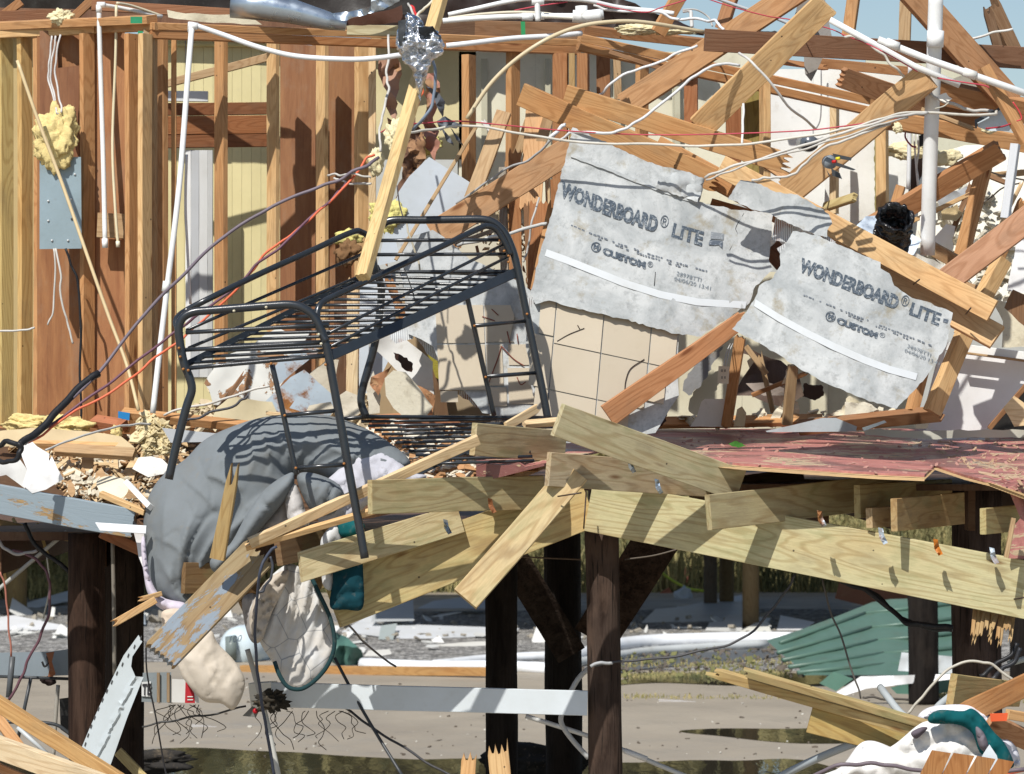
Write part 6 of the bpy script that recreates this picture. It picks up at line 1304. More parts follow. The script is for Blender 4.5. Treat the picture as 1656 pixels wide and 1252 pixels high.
# ================================================================== LOWER CORNER THINGS
vp = thing('siding_length', 'pale vinyl siding panel with a slotted nail edge leaning at the piling', 'siding', P(160, 1250, 20.2))
vpts = [(224, 1027), (230, 1038), (214, 1062), (212, 1078), (219, 1094), (232, 1095), (206, 1160), (170, 1262), (128, 1228), (130, 1214), (144, 1180), (168, 1126), (186, 1088), (200, 1060)]
def vd(x, y): return 20.3 - (x - 180) * .002
def vr(x, y):
    u = (x - 128) + (y - 1216) * .47
    return .018 * (1 if 30 < u < 36 or 64 < u < 68 else 0)
sheet('siding_face', vpts, vd, 'vinyl', color=(.50, .55, .57), sp=4, seg=6, ridge=vr, th=.004, shade=True, parent=vp)
for i in range(13):
    q = i / 12; x = 226 - 90 * q + 10 * q * (1 - q) * -4; y = 1034 + 172 * q
    sheet('nail_slot', [(x, y), (x + 2, y - 6), (x + 3.6, y - 5), (x + 1.6, y + 1)], lambda a, b: vd(a, b) - .006, 'ink', color=(.06, .06, .06), th=.002, parent=vp)
sg = thing('sign_box', 'dirty grey box end with black letters hanging beside the dark piling', 'box', P(255, 1135, 20.6))
sheet('box_face', [(231, 1088), (277, 1087), (277, 1137), (229, 1135)], 20.6, 'painted_metal', color=(.22, .25, .26), th=.15, parent=sg)
sheet('label_plate', [(229, 1103), (244, 1102), (243, 1127), (229, 1126)], 20.59, 'vinyl', color=(.62, .63, .62), th=.004, parent=sg)
text_mesh('lettering', 'TE', (230, 1124), (12.5, -.5), (.5, -25), lambda x, y: 20.59, sg, mat='ink', bold=.03, color=(.03, .03, .035))
for x in (256, 272):
    plank('strap', (x, 1088, 20.58), (x, 1136, 20.58), 5, t=.01, color=(.28, .20, .12), parent=sg)
ca = thing('packaging_carton', 'white carton with a red printed panel hanging under the cushion', 'carton', P(300, 1138, 20.5))
sheet('carton_face', [(278, 1098), (318, 1100), (322, 1137), (278, 1136)], 20.5, 'vinyl', color=(.62, .62, .60), th=.1, parent=ca)
sheet('red_print', [(300, 1102), (302, 1102), (314, 1122), (315, 1137), (299, 1137)], 20.495, 'ink', color=(.42, .02, .03), th=.002, parent=ca)
for y in (1126, 1131): sheet('print_line', [(303, y), (312, y), (312, y + 1.6), (303, y + 1.6)], 20.49, 'ink', color=(.7, .68, .66), th=.002, parent=ca)
la = thing('marker_lamp', 'small red marker lamp in a grey broken holder beside the white rail', 'lamp', P(412, 1160, 20.6))
sheet('holder', [(392, 1158), (408, 1142), (420, 1148), (414, 1160)], 20.6, 'painted_metal', color=(.16, .16, .15), th=.04, parent=la)
tube('lens', [(413, 1150, 20.6), (413, 1150, 20.54)], 4.5, 'painted_metal', (.45, .01, .02), straight=True, parent=la)
cr = thing('trailer_rail', 'grey painted steel rail with a hook and orange strap, far left', 'rail', P(55, 1085, 21.5))
sheet('rail_face', [(-20, 1056), (80, 1054), (110, 1050), (112, 1092), (60, 1094), (-20, 1098)], 21.5, 'painted_metal', color=(.22, .26, .29), th=.05, parent=cr)
tube('hook', [(84, 1060, 21.4), (76, 1062, 21.4), (78, 1072, 21.4), (72, 1078, 21.4), (68, 1070, 21.4)], 1.8, 'black_paint', (.03, .03, .03), parent=cr)
sheet('strap', [(74, 1056), (88, 1054), (84, 1070), (90, 1090), (76, 1104), (80, 1080), (78, 1066)], 21.38, 'fabric', color=(.30, .12, .06), th=.006, sp=6, wr=.02, parent=cr)
blob('knot', (80, 1101, 21.4), 8, 'fabric', (.03, .02, .02), sub=3, squash=(1.5, .8, .8), parent=cr)
for a, b, r, c, lab in ((((-4, 1094, 21.3), (112, 1098, 21.3)), None, 2.6, (.05, .055, .06), 'long black bar under the grey rail'),
        (((14, 1128, 21.2), (20, 1062, 21.2)), None, 5, (.10, .11, .12), 'thick dark grey handle tube by the picture edge'), (((50, 1096, 21.2), (28, 1200, 21.2)), None, 3, (.05, .055, .06), 'black rod dropping from the grey rail'),
        (((-6, 1168, 21.1), (50, 1168, 21.1), (90, 1172, 21.1), (114, 1188, 21.1)), None, 3, (.04, .045, .05), 'curved black tube above the orange plank'),
        (((28, 1176, 21.0), (86, 1228, 21.0)), None, 3.4, (.52, .55, .56), 'pale plastic pipe lying behind the orange plank'), (((94, 1108, 21.3), (90, 1160, 21.3), (86, 1226, 21.3)), None, 3.4, (.34, .32, .28), 'dirty cream rod hanging below the orange strap')):
    tube('metal_rod', list(a), r, 'painted_metal', c, label=lab, cat='rod')
S('dark equipment case behind the leaning rods', [(96, 1130), (112, 1128), (112, 1190), (98, 1180)], 21.6, 'tarp', 'case', 'equipment_case', color=(.015, .015, .015), jag=0, wr=0, th=.2)
bn = thing('wooden_battens', 'light battens fixed under the floor behind the rim board', 'battens', P(60, 860, 22.8))
for x0, y0, x1, y1 in ((20, 838, 44, 878), (60, 846, 78, 900), (-10, 850, 10, 940)):
    plank('batten', (x0, y0, 22.8), (x1, y1, 22.8), 5, t=.02, color='treat', parent=bn)
# ================================================================== PIPES
def T(label, pts, r, color=(.80, .81, .80), mat='pvc', name='pipe', cat='pipe', **kw):
    return tube(name, pts, r, mat, color, label=label, cat=cat, **kw)
def fitting(par, x, y, d, x1, y1, r, c=(.84, .85, .84)):
    tube('coupling', [(x, y, d), (x1, y1, d)], r, 'pvc', c, sides=14, straight=True, parent=par)
vp_ = T('fat white vent pipe rising past the roof against the sky', [(1514, -20, 21.35), (1509, 135, 21.45), (1504, 260, 21.55), (1500, 412, 21.65)], 12.6, sides=24)
fitting(vp_, 1513, 50, 21.36, 1512, 76, 14.4)
p1 = T('white water pipe standing left of the first studs, elbow on top', [(160, 14, 22.0), (162, 90, 22.0), (167, 260, 21.95), (170, 396, 21.9)], 4.3, sides=10)
fitting(p1, 169.5, 386, 21.9, 170, 401, 5.2); fitting(p1, 157, 8, 22.0, 170, 8, 5.2); fitting(p1, 160, 8, 22.0, 160, 20, 5.2)
tube('pipe_arm', [(164, 8, 22.0), (200, 14, 22.1), (262, 27, 22.2)], 3.6, 'pvc', 'white', parent=p1)
p2 = T('thin cream water pipe beside the white one between studs', [(188, 8, 22.0), (187, 90, 22.0), (182, 230, 21.95), (186, 330, 21.9), (191, 398, 21.88)], 2.5, (.70, .62, .42), sides=8)
fitting(p2, 190.5, 390, 21.88, 191, 400, 3.6, (.78, .72, .56)); tube('pipe_arm', [(189, 5, 22.0), (215, 10, 22.1), (262, 26, 22.2)], 2.4, 'pvc', (.66, .6, .44), parent=p2)
p3 = T('long white pipe leaning in front of the corner post, elbow at its head', [(310, 44, 21.3), (304, 120, 21.2), (290, 300, 21.1), (271, 460, 21.05), (258, 570, 21.0), (247, 668, 20.95)], 4.8, sides=12)
fitting(p3, 310, 36, 21.3, 309, 52, 6.2); fitting(p3, 305, 41, 21.3, 320, 43, 6.2); fitting(p3, 269.5, 455, 21.04, 267, 472, 6.0)
T('white flexible pipe sagging from the elbow to the foil bundle', [(316, 41, 21.3), (360, 56, 21.3), (420, 77, 21.25), (480, 91, 21.2), (560, 96, 21.1), (610, 94, 21.0), (655, 88, 20.9)], 4.4, (.74, .76, .78), sides=10)
T('cream plastic rod leaning diagonally across the studs', [(28, 98, 21.6), (60, 190, 21.55), (98, 290, 21.5), (140, 410, 21.4), (176, 512, 21.3), (205, 590, 21.2), (224, 664, 21.1)], 3.0, (.66, .52, .30), sides=8)
T('slim white downspout strip beside the door casing', [(302, 250, 22.4), (300, 330, 22.4), (303, 400, 22.4), (308, 492, 22.4)], 2.4, (.84, .85, .86))
T('grey white pipe entering behind the foil bundle along the plate', [(722, 74, 21.8), (760, 70, 21.8), (830, 62, 21.9), (900, 58, 22.0), (940, 54, 22.1)], 4.6, (.74, .76, .78), sides=10)
T('long cream flexible tube arching over the upper planks', [(755, 192, 21.5), (790, 140, 21.5), (830, 100, 21.5), (880, 66, 21.5), (930, 45, 21.55), (980, 36, 21.6), (1040, 36, 21.7), (1140, 52, 21.9)], 3.6, (.62, .52, .34), sides=8)
T('upper white pipe entering from the top to the tee joint', [(725, 24, 22.2), (770, 14, 22.2), (820, 3, 22.2), (860, -2, 22.2), (940, 0, 22.2), (1000, 12, 22.3), (1060, 18, 22.4), (1090, 22, 22.4)], 4.2, sides=10)
T('thin cream pipe below the upper white pipe', [(725, 30, 22.1), (770, 24, 22.1), (830, 20, 22.1), (880, 22, 22.1), (905, 26, 22.1)], 2.8, (.66, .60, .46))
t_ = T('level white pipe with couplings in front of the black roof edge', [(716, 34, 22.0), (780, 29, 22.0), (860, 26, 22.0), (960, 26, 22.05)], 4.8, sides=10)
fitting(t_, 844, 27, 21.98, 862, 27, 6.6); fitting(t_, 872, 26, 21.98, 880, 26, 6.6)
te = T('short upright white pipe with a tee fitting at the roof edge', [(869, -10, 21.95), (869, 8, 21.95), (870, 34, 21.95)], 4.8, sides=12)
fitting(te, 860, 2, 21.95, 880, 2, 6.0)
tr = T('fat white trap fitting lying on the roof edge', [(926, 26, 21.9), (945, 27, 21.9), (972, 24, 21.9)], 10.5, sides=20)
fitting(tr, 940, 10, 21.9, 941, 34, 10.5); fitting(tr, 968, 24, 21.9, 976, 23, 8.5, (.6, .62, .63))
T('white wedge shaped pipe tip pointing right of the trap fitting', [(876, 26, 21.9), (940, 30, 21.9), (962, 36, 21.9)], 3.4, (.78, .76, .68))
p5 = T('upper white pipe slanting down across the big vent pipe', [(1420, 64, 21.15), (1500, 96, 21.15), (1580, 124, 21.15), (1690, 162, 21.15)], 6.0, sides=14, straight=True)
fitting(p5, 1433, 68, 21.14, 1453, 76, 7.6); fitting(p5, 1558, 116, 21.14, 1578, 123, 7.6, (.78, .78, .74))
T('lower white pipe slanting down from the knotty plank', [(1342, 32, 21.3), (1420, 75, 21.3), (1480, 108, 21.3), (1552, 138, 21.3)], 5.4, sides=14, straight=True)
T('grey conduit crossing the sky behind the sloping planks', [(1150, -6, 22.6), (1200, 12, 22.6), (1250, 28, 22.6), (1284, 42, 22.6)], 3.0, (.45, .48, .50))
t9 = T('slim white vertical pipe left of the vent pipe', [(1472, 72, 23.0), (1471, 200, 23.0), (1469, 306, 23.0)], 4.0, (.72, .74, .76), sides=10)
fitting(t9, 1466, 72, 23.0, 1466, 82, 4.5); fitting(t9, 1472, 105, 23.0, 1472, 118, 4.2)
T('thin white vertical wire pair beside the vent pipe', [(1478, 215, 22.6), (1480, 250, 22.6), (1484, 300, 22.6)], 1.6, (.78, .78, .76), 'cable_jacket', 'cable', 'cable')
T('second thin white wire dropping right of the slim pipe', [(1484, 215, 22.6), (1484, 260, 22.6), (1484, 300, 22.6)], 1.8, (.72, .72, .70), 'cable_jacket', 'cable', 'cable')
T('white conduit end standing below the straight brown plank', [(1490, 350, 22.2), (1491, 388, 22.2)], 2.4)
T('dull grey pipe hanging upright in front of the unlit black piling', [(182, 870, 20.9), (184, 980, 20.9), (185, 1092, 20.9)], 3.4, (.20, .18, .15))
T('grey bent conduit bracing up from the left edge to the rim board', [(-8, 958, 21.5), (60, 900, 21.5), (108, 860, 21.5)], 3.6, (.40, .40, .38))
T('white broken conduit hanging beside the hanging quilt', [(400, 1050, 20.6), (410, 1085, 20.6), (430, 1160, 20.6), (452, 1262, 20.6)], 4.4, (.50, .50, .47), sides=10)
T('grey conduit bent behind the brown piling at the bottom', [(960, 1076, 21.2), (940, 1092, 21.2), (925, 1115, 21.2), (910, 1150, 21.2), (908, 1170, 21.2), (925, 1196, 21.2), (952, 1226, 21.2)], 4.4, (.52, .53, .53), sides=10)
p8 = T('long pale conduit passing below the white rail to the bottom edge', [(850, 1158, 21.6), (950, 1190, 21.6), (1010, 1214, 21.6), (1110, 1256, 21.6)], 4.2, (.62, .63, .62), sides=10)
fitting(p8, 1010, 1214, 21.6, 1046, 1228, 5.0, (.84, .85, .86))
T('grey conduit lying diagonally left of the white linen', [(1250, 1262, 19.8), (1310, 1232, 19.6), (1372, 1206, 19.4), (1392, 1200, 19.4)], 6.2, (.34, .38, .41), sides=12)
T('grey conduit elbow coming down to the black lone piling', [(1424, 1112, 20.6), (1436, 1128, 20.4), (1460, 1156, 20.2), (1490, 1170, 20.1), (1520, 1140, 20.2), (1545, 1120, 20.3)], 6.0, (.42, .46, .48), sides=12)
T('short grey pipe entering from the right picture edge', [(1630, 1074, 20.6), (1690, 1056, 20.6)], 5.0, (.38, .42, .42), sides=10)
T('black metal rod slanting down across the white rail', [(541, 1064, 20.7), (590, 1155, 20.6), (655, 1262, 20.4)], 2.6, (.05, .055, .06), 'painted_metal', 'metal_rod', 'rod')

# ================================================================== CABLES
def C(label, pts, r, color, **kw):
    return tube('cable', pts, r, 'cable_jacket', color, sides=6, label=label, cat='cable', **kw)
PUR, ORG, WHT, BLK, PNK = (.17, .14, .17), (.70, .15, .07), (.56, .54, .50), (.014, .015, .018), (.50, .06, .09)
C('thick black cable sleeve rising from the black loop', [(30, 722, 20.0), (60, 700, 20.1), (90, 668, 20.2), (120, 636, 20.3), (160, 604, 20.4)], 6.2, BLK)
C('grey violet cable sweeping from the black sleeve up to the foam', [(40, 718, 20.05), (160, 602, 20.4), (230, 512, 20.5), (300, 440, 20.5), (345, 396, 20.5), (400, 357, 20.5), (440, 334, 20.5), (500, 308, 20.5), (550, 290, 20.5), (590, 268, 20.5), (612, 255, 20.6)], 3.0, PUR)
C('dark violet cable running just above the orange one', [(72, 694, 20.2), (160, 632, 20.3), (220, 585, 20.4), (285, 536, 20.5), (330, 503, 20.4), (385, 462, 20.4), (420, 425, 20.4), (460, 395, 20.4), (500, 355, 20.5), (540, 318, 20.5), (560, 296, 20.6)], 2.4, (.15, .07, .10))
C('orange cable running up across the studs to the foam', [(45, 716, 20.1), (90, 688, 20.2), (140, 655, 20.25), (200, 620, 20.3), (250, 580, 20.4), (290, 550, 20.45), (330, 516, 20.5), (380, 470, 20.5), (405, 440, 20.5), (440, 402, 20.5), (480, 372, 20.5), (520, 340, 20.5), (560, 300, 20.5), (592, 258, 20.6), (606, 250, 20.6)], 2.2, ORG)
C('black cable loop hanging over the white torn sheet', [(-10, 722, 20.0), (10, 716, 19.95), (30, 718, 19.9), (34, 728, 19.9), (26, 742, 19.9), (8, 748, 19.95), (-10, 742, 20.0)], 4.2, BLK)
C('grey thin cable stretched from the white sheet past the bed post', [(74, 728, 20.4), (120, 710, 20.6), (170, 695, 20.8), (215, 686, 21.0), (243, 686, 21.1)], 2.0, (.5, .5, .48))
C('white braided wire rising behind the bed ladder', [(265, 672, 21.3), (310, 658, 21.3), (370, 645, 21.2), (410, 630, 21.2), (436, 624, 21.2)], 2.2, WHT)
C('dark wire lying below the white braided one', [(300, 680, 21.2), (340, 668, 21.2), (380, 655, 21.2), (400, 640, 21.2)], 2.4, (.06, .06, .07))
for i, (q, lab) in enumerate((([(84, 58, 22.0), (80, 100, 22.0), (79, 130, 22.0), (88, 165, 21.95), (92, 184, 21.9)], 'leftmost white cable dropping into the foam clump'), ([(90, 58, 22.0), (84, 100, 22.0), (84, 135, 22.0), (92, 170, 21.95), (94, 184, 21.9)], 'middle white cable dropping into the foam clump'),
        ([(98, 56, 22.0), (90, 90, 22.0), (89, 120, 22.0), (96, 160, 21.95), (99, 182, 21.9)], 'right white cable dropping into the foam clump'))):
    C(lab, q, 1.8, (.60, .58, .56))
C('straight white wire hanging under the electrical panel', [(87, 402, 21.9), (88, 440, 21.9), (86, 500, 21.9), (77, 526, 21.9)], 1.7, WHT)
C('white wire with tape rings hanging under the electrical panel', [(90, 402, 21.88), (97, 440, 21.85), (96, 470, 21.85), (106, 510, 21.85), (113, 535, 21.85), (118, 556, 21.85)], 1.9, WHT)
C('thick black wire hanging under the electrical panel', [(106, 402, 21.85), (116, 435, 21.85), (128, 465, 21.85), (129, 560, 21.85), (132, 650, 21.85), (128, 692, 21.85)], 2.3, BLK)
C('white wire entering from the left picture edge to a stud', [(-8, 535, 21.6), (30, 536, 21.6), (56, 530, 21.6)], 2.0, WHT)
C('white wire hanging from the top plate to the foam wisps', [(628, 57, 21.6), (627, 110, 21.4), (626, 130, 21.3), (627, 150, 21.2), (618, 190, 21.0), (614, 215, 20.8), (615, 245, 20.7)], 2.2, WHT)
C('split white wire ends poking left from the leaning two by four', [(530, 284, 20.7), (550, 283, 20.6), (575, 282, 20.5), (600, 288, 20.5)], 1.8, WHT)
C('lower split white wire end beside the two by four', [(540, 288, 20.65), (560, 296, 20.6), (580, 298, 20.55), (600, 297, 20.5)], 1.9, WHT)
C('grey cable bowing down from the foil bundle', [(700, 98, 21.0), (704, 130, 21.0), (700, 165, 21.0), (688, 190, 21.0), (668, 210, 21.1)], 2.8, (.20, .25, .32))
C('orange wire stub hanging out of the foil', [(684, 138, 20.8), (680, 158, 20.8), (674, 176, 20.8)], 1.8, (.75, .15, .06))
C('red and white wires crossing above the foil', [(664, 10, 20.9), (672, 20, 20.85), (684, 44, 20.7)], 2.4, (.60, .03, .03))
C('cream wire crossing above the foil', [(700, 0, 21.0), (686, 14, 20.9), (676, 24, 20.8), (680, 34, 20.7)], 2.2, (.66, .62, .50))
C('white wire behind the red one at the foil', [(660, 6, 20.95), (668, 22, 20.8), (676, 36, 20.68)], 2.0, WHT)
C('red string stretched above the cement board to the sky side', [(616, 214, 20.7), (640, 203, 20.9), (690, 199, 21.2), (740, 196, 21.3), (820, 203, 21.3), (920, 212, 21.3), (1040, 218, 21.3), (1160, 217, 21.2), (1290, 212, 21.1), (1350, 206, 21.05), (1420, 196, 21.0), (1500, 182, 21.1)], 1.15, PNK)
C('long slack white cable stretched across the middle of the picture', [(655, 214, 20.8), (700, 209, 21.0), (760, 206, 21.1), (830, 214, 21.1), (900, 226, 21.1), (980, 233, 21.1), (1080, 235, 21.1), (1180, 235, 21.0), (1280, 226, 20.95), (1360, 210, 20.9), (1420, 195, 20.9), (1480, 183, 21.0), (1600, 186, 21.1), (1612, 180, 21.2)], 2.4, (.60, .57, .50))
C('pair of white cables rising from the cement board corner to the cable knot', [(1140, 288, 20.95), (1180, 272, 20.9), (1240, 254, 20.9), (1300, 236, 20.85), (1360, 216, 20.8), (1420, 197, 20.8), (1470, 186, 20.9), (1500, 182, 21.0)], 2.6, WHT)
C('second cable of the pair running just below it', [(1142, 291, 20.93), (1182, 276, 20.88), (1244, 257, 20.88), (1304, 240, 20.83), (1362, 222, 20.8), (1422, 203, 20.8), (1468, 190, 20.9)], 1.8, (.50, .48, .44))
C('loose white cable curling from the broken strip up to the knot', [(1216, 292, 20.9), (1236, 288, 20.85), (1262, 287, 20.85), (1286, 280, 20.85), (1304, 262, 20.85), (1330, 242, 20.8), (1360, 228, 20.8), (1400, 214, 20.8), (1440, 200, 20.85)], 2.4, WHT)
C('white cable rising from the printed board behind the sloping planks', [(905, 228, 21.4), (925, 214, 21.35), (975, 216, 21.3), (1010, 208, 21.3), (1040, 190, 21.3), (1100, 144, 21.35), (1130, 118, 21.4), (1160, 105, 21.45), (1196, 106, 21.5)], 2.6, (.66, .67, .68))
C('white cable from a stud over the upper plate into a plank', [(962, 160, 21.9), (985, 138, 21.8), (1020, 116, 21.8), (1060, 104, 21.8), (1090, 88, 21.8), (1128, 74, 21.8)], 2.6, (.68, .69, .70))
C('grey white cable reaching from the sheet to the upper cement board corner', [(738, 330, 21.9), (780, 300, 21.8), (815, 276, 21.7), (860, 256, 21.6), (890, 226, 21.5), (915, 200, 21.5)], 2.2, (.38, .38, .38))
C('white tube end slanting up to the printed board', [(888, 226, 21.4), (900, 212, 21.4), (914, 202, 21.4)], 3.4, (.68, .70, .72))
C('white wire pair behind the bed head and board', [(740, 398, 21.7), (790, 386, 21.6), (830, 376, 21.5), (884, 362, 21.4)], 3.2, (.52, .53, .52))
C('grey wire falling in an S behind the cement board edge', [(872, 320, 21.7), (862, 352, 21.6), (857, 380, 21.6), (852, 410, 21.6), (846, 424, 21.6)], 2.0, (.45, .44, .42))
C('cable dropping over the light plank from the dark beam', [(1195, 86, 21.3), (1220, 104, 21.2), (1250, 140, 21.2), (1280, 175, 21.3), (1318, 208, 21.6)], 2.4, (.58, .57, .54))
C('white cable hanging plumb below the knotty plank', [(1202, 168, 21.5), (1201, 200, 21.4), (1200, 232, 21.3)], 2.2, (.68, .68, .66))
C('grey cable loop hanging against the white drywall', [(1328, 110, 23.3), (1328, 170, 23.3), (1326, 195, 23.3), (1320, 208, 23.3)], 1.4, (.30, .30, .30))
C('white cable stretched along the roof edge towards the sloping plank', [(960, 8, 22.3), (1000, 18, 22.3), (1060, 20, 22.3), (1088, 30, 22.3), (1120, 31, 22.2), (1150, 33, 22.0), (1160, 38, 21.9), (1170, 48, 21.8)], 2.6, (.74, .75, .76))
C('thin grey cable arching against the sky', [(1104, 16, 22.4), (1126, 16, 22.4), (1146, 28, 22.4), (1152, 42, 22.3)], 1.6, (.45, .44, .42))
T('little white standpipe with a cap against the sky', [(1104, 18, 22.5), (1116, 18, 22.5), (1118, 30, 22.5), (1119, 44, 22.5)], 3.4)
C('red string crossing in front of the black roof edge', [(832, 17, 22.2), (870, 10, 22.2), (918, 3, 22.2)], 1.3, PNK)
C('red string running along the white cable on the roof edge', [(965, 6, 22.2), (1000, 14, 22.2), (1044, 20, 22.2), (1070, 12, 22.2), (1110, 0, 22.2)], 1.2, PNK)
C('red string high against the sky down to the knotty plank', [(1138, -4, 21.9), (1180, 10, 21.9), (1240, 26, 21.9), (1280, 32, 21.9), (1340, 46, 21.5), (1368, 58, 21.4), (1400, 70, 21.3), (1440, 90, 21.2), (1484, 116, 21.2)], 1.1, PNK)
C('red string end lying below the white slanting pipe', [(1516, 126, 21.2), (1550, 132, 21.1), (1590, 138, 21.1), (1600, 142, 21.1)], 1.3, PNK)
C('red string hooked round the narrow plank end', [(1638, 165, 21.0), (1648, 180, 21.0), (1652, 192, 21.0), (1644, 196, 21.0)], 1.3, (.6, .06, .07))
C('dark red string lying across the light box', [(1594, 208, 21.2), (1620, 205, 21.2), (1640, 198, 21.2)], 1.6, (.35, .02, .04))
C('white cable leaning from the dark beam to the brown plank', [(1366, 60, 21.4), (1384, 60, 21.35), (1410, 76, 21.3), (1430, 90, 21.3), (1450, 112, 21.3), (1466, 130, 21.4)], 2.4, (.62, .60, .54))
C('white cable on the sky reaching the charred post', [(1568, 62, 22.2), (1600, 54, 22.1), (1638, 47, 22.1)], 2.2, (.70, .69, .65))
C('grey frayed cable fan in front of the brown plank', [(1504, 152, 21.4), (1520, 162, 21.4), (1550, 172, 21.4), (1570, 178, 21.4), (1606, 180, 21.4)], 3.0, (.50, .49, .46))
S('torn white paper stuck on the cable fan', [(1516, 156), (1530, 150), (1540, 160), (1530, 166), (1520, 162)], 21.3, 'drywall', 'paper', 'torn_paper', color=(.76, .72, .64), wr=.03, sp=6)
C('thin grey strand hanging from the cable knot', [(1512, 176, 21.2), (1526, 172, 21.2), (1534, 166, 21.2)], 1.2, (.5, .48, .4))
C('dark strand curled against the slumped ceiling slab', [(1586, 330, 23.4), (1604, 318, 23.4), (1622, 304, 23.4), (1650, 296, 23.4)], 1.6, (.14, .12, .10))
C('curled wire behind the twin doubled studs', [(1596, 276, 22.6), (1620, 284, 22.6), (1660, 292, 22.6)], 1.6, (.25, .22, .18))
C('pink wire bundle dangling beside the slim white pipe', [(1466, 208, 22.6), (1464, 222, 22.5), (1474, 236, 22.5), (1482, 238, 22.5)], 1.6, (.40, .03, .08))
S('black plug hanging beside the vent pipe', [(1486, 220), (1494, 216), (1494, 236), (1487, 238)], 22.4, 'tarp', 'plug', 'plug', color=(.02, .02, .02), jag=0, wr=0, th=.03, sp=6)
C('thin dark wire falling behind the bed head', [(642, 300, 20.9), (646, 330, 20.9), (652, 352, 20.9)], 1.2, (.10, .09, .10))
C('pale thread hanging across the bed head', [(653, 352, 20.9), (662, 380, 20.9), (672, 412, 20.9), (682, 440, 20.9)], 1.8, (.55, .50, .38))
C('fine dark wire dangling from the bed slats', [(652, 430, 20.4), (664, 462, 20.4), (672, 490, 20.4)], 1.0, (.05, .05, .05))
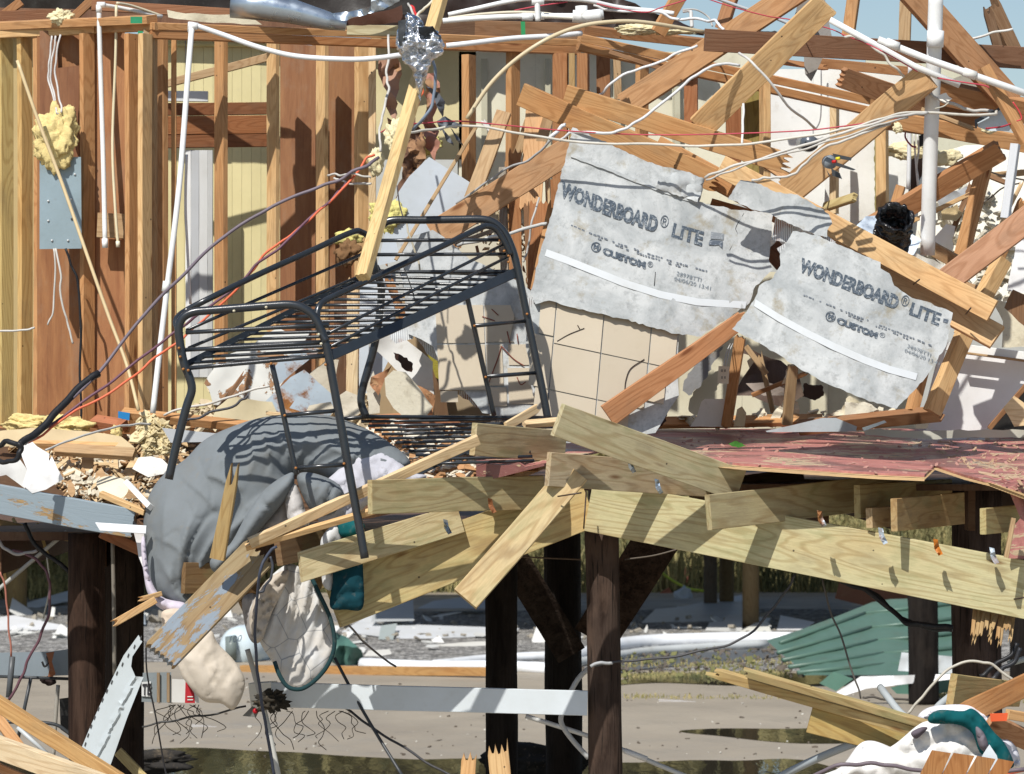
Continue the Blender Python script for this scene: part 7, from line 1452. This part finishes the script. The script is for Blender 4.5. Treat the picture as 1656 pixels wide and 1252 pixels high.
for i, (q, r, c, lab) in enumerate((
    ([(-8, 866, 20.9), (10, 888, 20.9), (30, 896, 20.9), (60, 890, 20.9)], 3.0, (.34, .33, .33), 'grey cable looping in from the left edge below the rim board'),
    ([(20, 890, 20.9), (50, 900, 20.9), (72, 920, 20.9), (82, 950, 20.9), (76, 1000, 20.9), (60, 1040, 20.9), (44, 1070, 20.9), (32, 1100, 20.9), (14, 1132, 20.9)], 2.6, (.12, .055, .07), 'purple brown cable hanging in a long curve at the left'),
    ([(0, 925, 21.0), (10, 960, 21.0), (14, 1010, 21.0), (18, 1062, 21.0)], 1.8, (.36, .14, .10), 'thin red brown wire hanging beside the left edge'),
    ([(40, 846, 21.2), (60, 886, 21.2), (90, 906, 21.2), (112, 926, 21.2)], 4.0, BLK, 'black hose sloping down to the big dark piling'),
    ([(76, 900, 21.4), (80, 950, 21.4), (70, 1000, 21.4)], 1.6, (.45, .44, .38), 'pale thin wire hanging before the grass bank'),
    ([(448, 884, 19.6), (430, 900, 19.6), (420, 930, 19.6), (414, 980, 19.7), (412, 1040, 19.8), (420, 1110, 19.9), (430, 1180, 20.0), (446, 1262, 20.1)], 2.6, (.05, .06, .09), 'dark blue cable hanging from the weathered board past the quilt'),
    ([(437, 900, 19.7), (440, 930, 19.7), (428, 950, 19.7), (416, 962, 19.7)], 2.2, (.05, .055, .07), 'short dark cable loop on the weathered board'),
    ([(236, 1040, 20.2), (238, 1090, 20.3), (252, 1160, 20.4), (266, 1240, 20.5), (272, 1262, 20.5)], 1.4, (.03, .03, .035), 'thin black wire hanging beside the lettered box'),
    ([(230, 1176, 20.6), (270, 1166, 20.6), (330, 1158, 20.6), (398, 1142, 20.6)], 1.8, (.05, .05, .05), 'thin black wire stretched low to the red lamp'),
    ([(560, 1146, 20.7), (610, 1180, 20.6), (680, 1225, 20.5), (740, 1262, 20.4)], 2.2, (.04, .04, .045), 'black wire sloping below the white rail to the bottom'),
    ([(560, 1006, 20.3), (590, 1040, 20.6), (640, 1078, 21.0)], 1.8, (.16, .15, .15), 'dark wire running from the beam end down over the gravel'),
    ([(1286, 928, 20.6), (1268, 960, 20.6), (1240, 995, 20.6), (1205, 1030, 20.6), (1150, 1048, 20.6), (1080, 1062, 20.6), (1010, 1070, 20.6), (960, 1077, 20.6)], 2.2, (.06, .06, .065), 'frayed black cable drooping from the beam to the brown piling'),
    ([(990, 1072, 20.3), (975, 1073, 20.3), (955, 1078, 20.3)], 2.8, (.35, .36, .37), 'frayed silver cable end crossing the brown piling'),
    ([(1330, 935, 20.7), (1345, 990, 20.7), (1365, 1040, 20.7), (1382, 1095, 20.7), (1392, 1130, 20.7)], 1.7, (.10, .09, .08), 'rusty thin rod hanging before the green roof sheet'),
    ([(1360, 940, 20.8), (1400, 955, 20.8), (1440, 985, 20.8), (1466, 1006, 20.7), (1500, 1012, 20.6), (1540, 1016, 20.6)], 4.6, BLK, 'thick black cable sagging past the lone piling'),
    ([(1380, 945, 20.85), (1420, 964, 20.85), (1460, 1000, 20.75), (1500, 1018, 20.65), (1540, 1020, 20.6)], 3.0, (.025, .027, .03), 'second black cable sagging beside the thick one'),
    ([(1645, 1040, 20.3), (1634, 1060, 20.3), (1610, 1074, 20.3), (1585, 1094, 20.3)], 4.2, BLK, 'black cable bundle coming round the reddish piling'),
    ([(1650, 1048, 20.25), (1640, 1070, 20.25), (1620, 1082, 20.25), (1604, 1098, 20.25)], 4.0, (.02, .022, .028), 'lower strand of the black bundle by the reddish piling'),
    ([(1468, 1154, 19.8), (1490, 1128, 19.8), (1520, 1095, 19.8), (1550, 1074, 19.8), (1585, 1068, 19.8), (1610, 1076, 19.8), (1630, 1095, 19.8), (1642, 1108, 19.8)], 2.4, (.50, .47, .40), 'cream cable arching in front of the reddish piling'),
    ([(1300, 1262, 18.8), (1350, 1240, 18.7), (1400, 1234, 18.7), (1450, 1240, 18.7), (1500, 1248, 18.7), (1580, 1252, 18.7), (1660, 1244, 18.7)], 3.2, (.15, .12, .14), 'grey purple cable running over the white linen at the bottom'),
    ([(1620, 1258, 18.75), (1640, 1250, 18.75), (1690, 1244, 18.75)], 2.6, ORG, 'orange cable end in the bottom corner'),
    ([(830, 900, 22.6), (870, 902, 22.6), (940, 905, 22.6)], 1.6, (.14, .10, .07), 'thin brown wire strung between the black pilings'),
    ([(1010, 905, 20.9), (1060, 898, 20.9), (1110, 884, 20.9)], 1.5, (.10, .08, .06), 'thin brown wire strung across the broad dark brace'),
    ([(1395, 1128, 20.4), (1430, 1130, 20.4), (1470, 1132, 20.4)], 2.0, (.08, .07, .06), 'dark twig caught over the grey elbow'),
    ([(300, 60, 22.0), (301, 150, 22.0)], .8, (.3, .3, .3), 'hair thin wire hanging by the header boards'))):
    C(lab, q, r, c)
# hanging roots and twigs under the white rail
rt = thing('hanging_roots', 'tangle of thin dark roots hanging beside the lettered box and rail', 'roots', P(300, 1150, 20.7))
rr = random.Random(9)
for i in range(26):
    x, y = (rr.uniform(270, 330), 1140) if i < 12 else (rr.uniform(415, 560), 1150)
    q = [(x, y, 20.7)]
    for s in range(5): x += rr.uniform(-16, 18); y += rr.uniform(4, 16); q.append((x, y, 20.7 + rr.uniform(-.1, .1)))
    tube('root', q, .7, 'cable_jacket', (.07, .055, .04), sides=4, k=3, parent=rt)
blob('weed_knot', (438, 1134, 20.5), 14, 'plaster', (.03, .026, .02), rough=.9, sub=4, squash=(1.3, .6, .9), seed=41, freq=6, label='black knot of weed wound round the rail end', cat='weed')
# green leaf sprig on the red deck
S('small green leaves lying on the red deck edge', [(1178, 718), (1188, 713), (1200, 717), (1208, 722), (1194, 724), (1184, 722)], 21.2, 'drywall', 'leaf', 'leaf_sprig', color=(.05, .22, .03), wr=.03, sp=4)
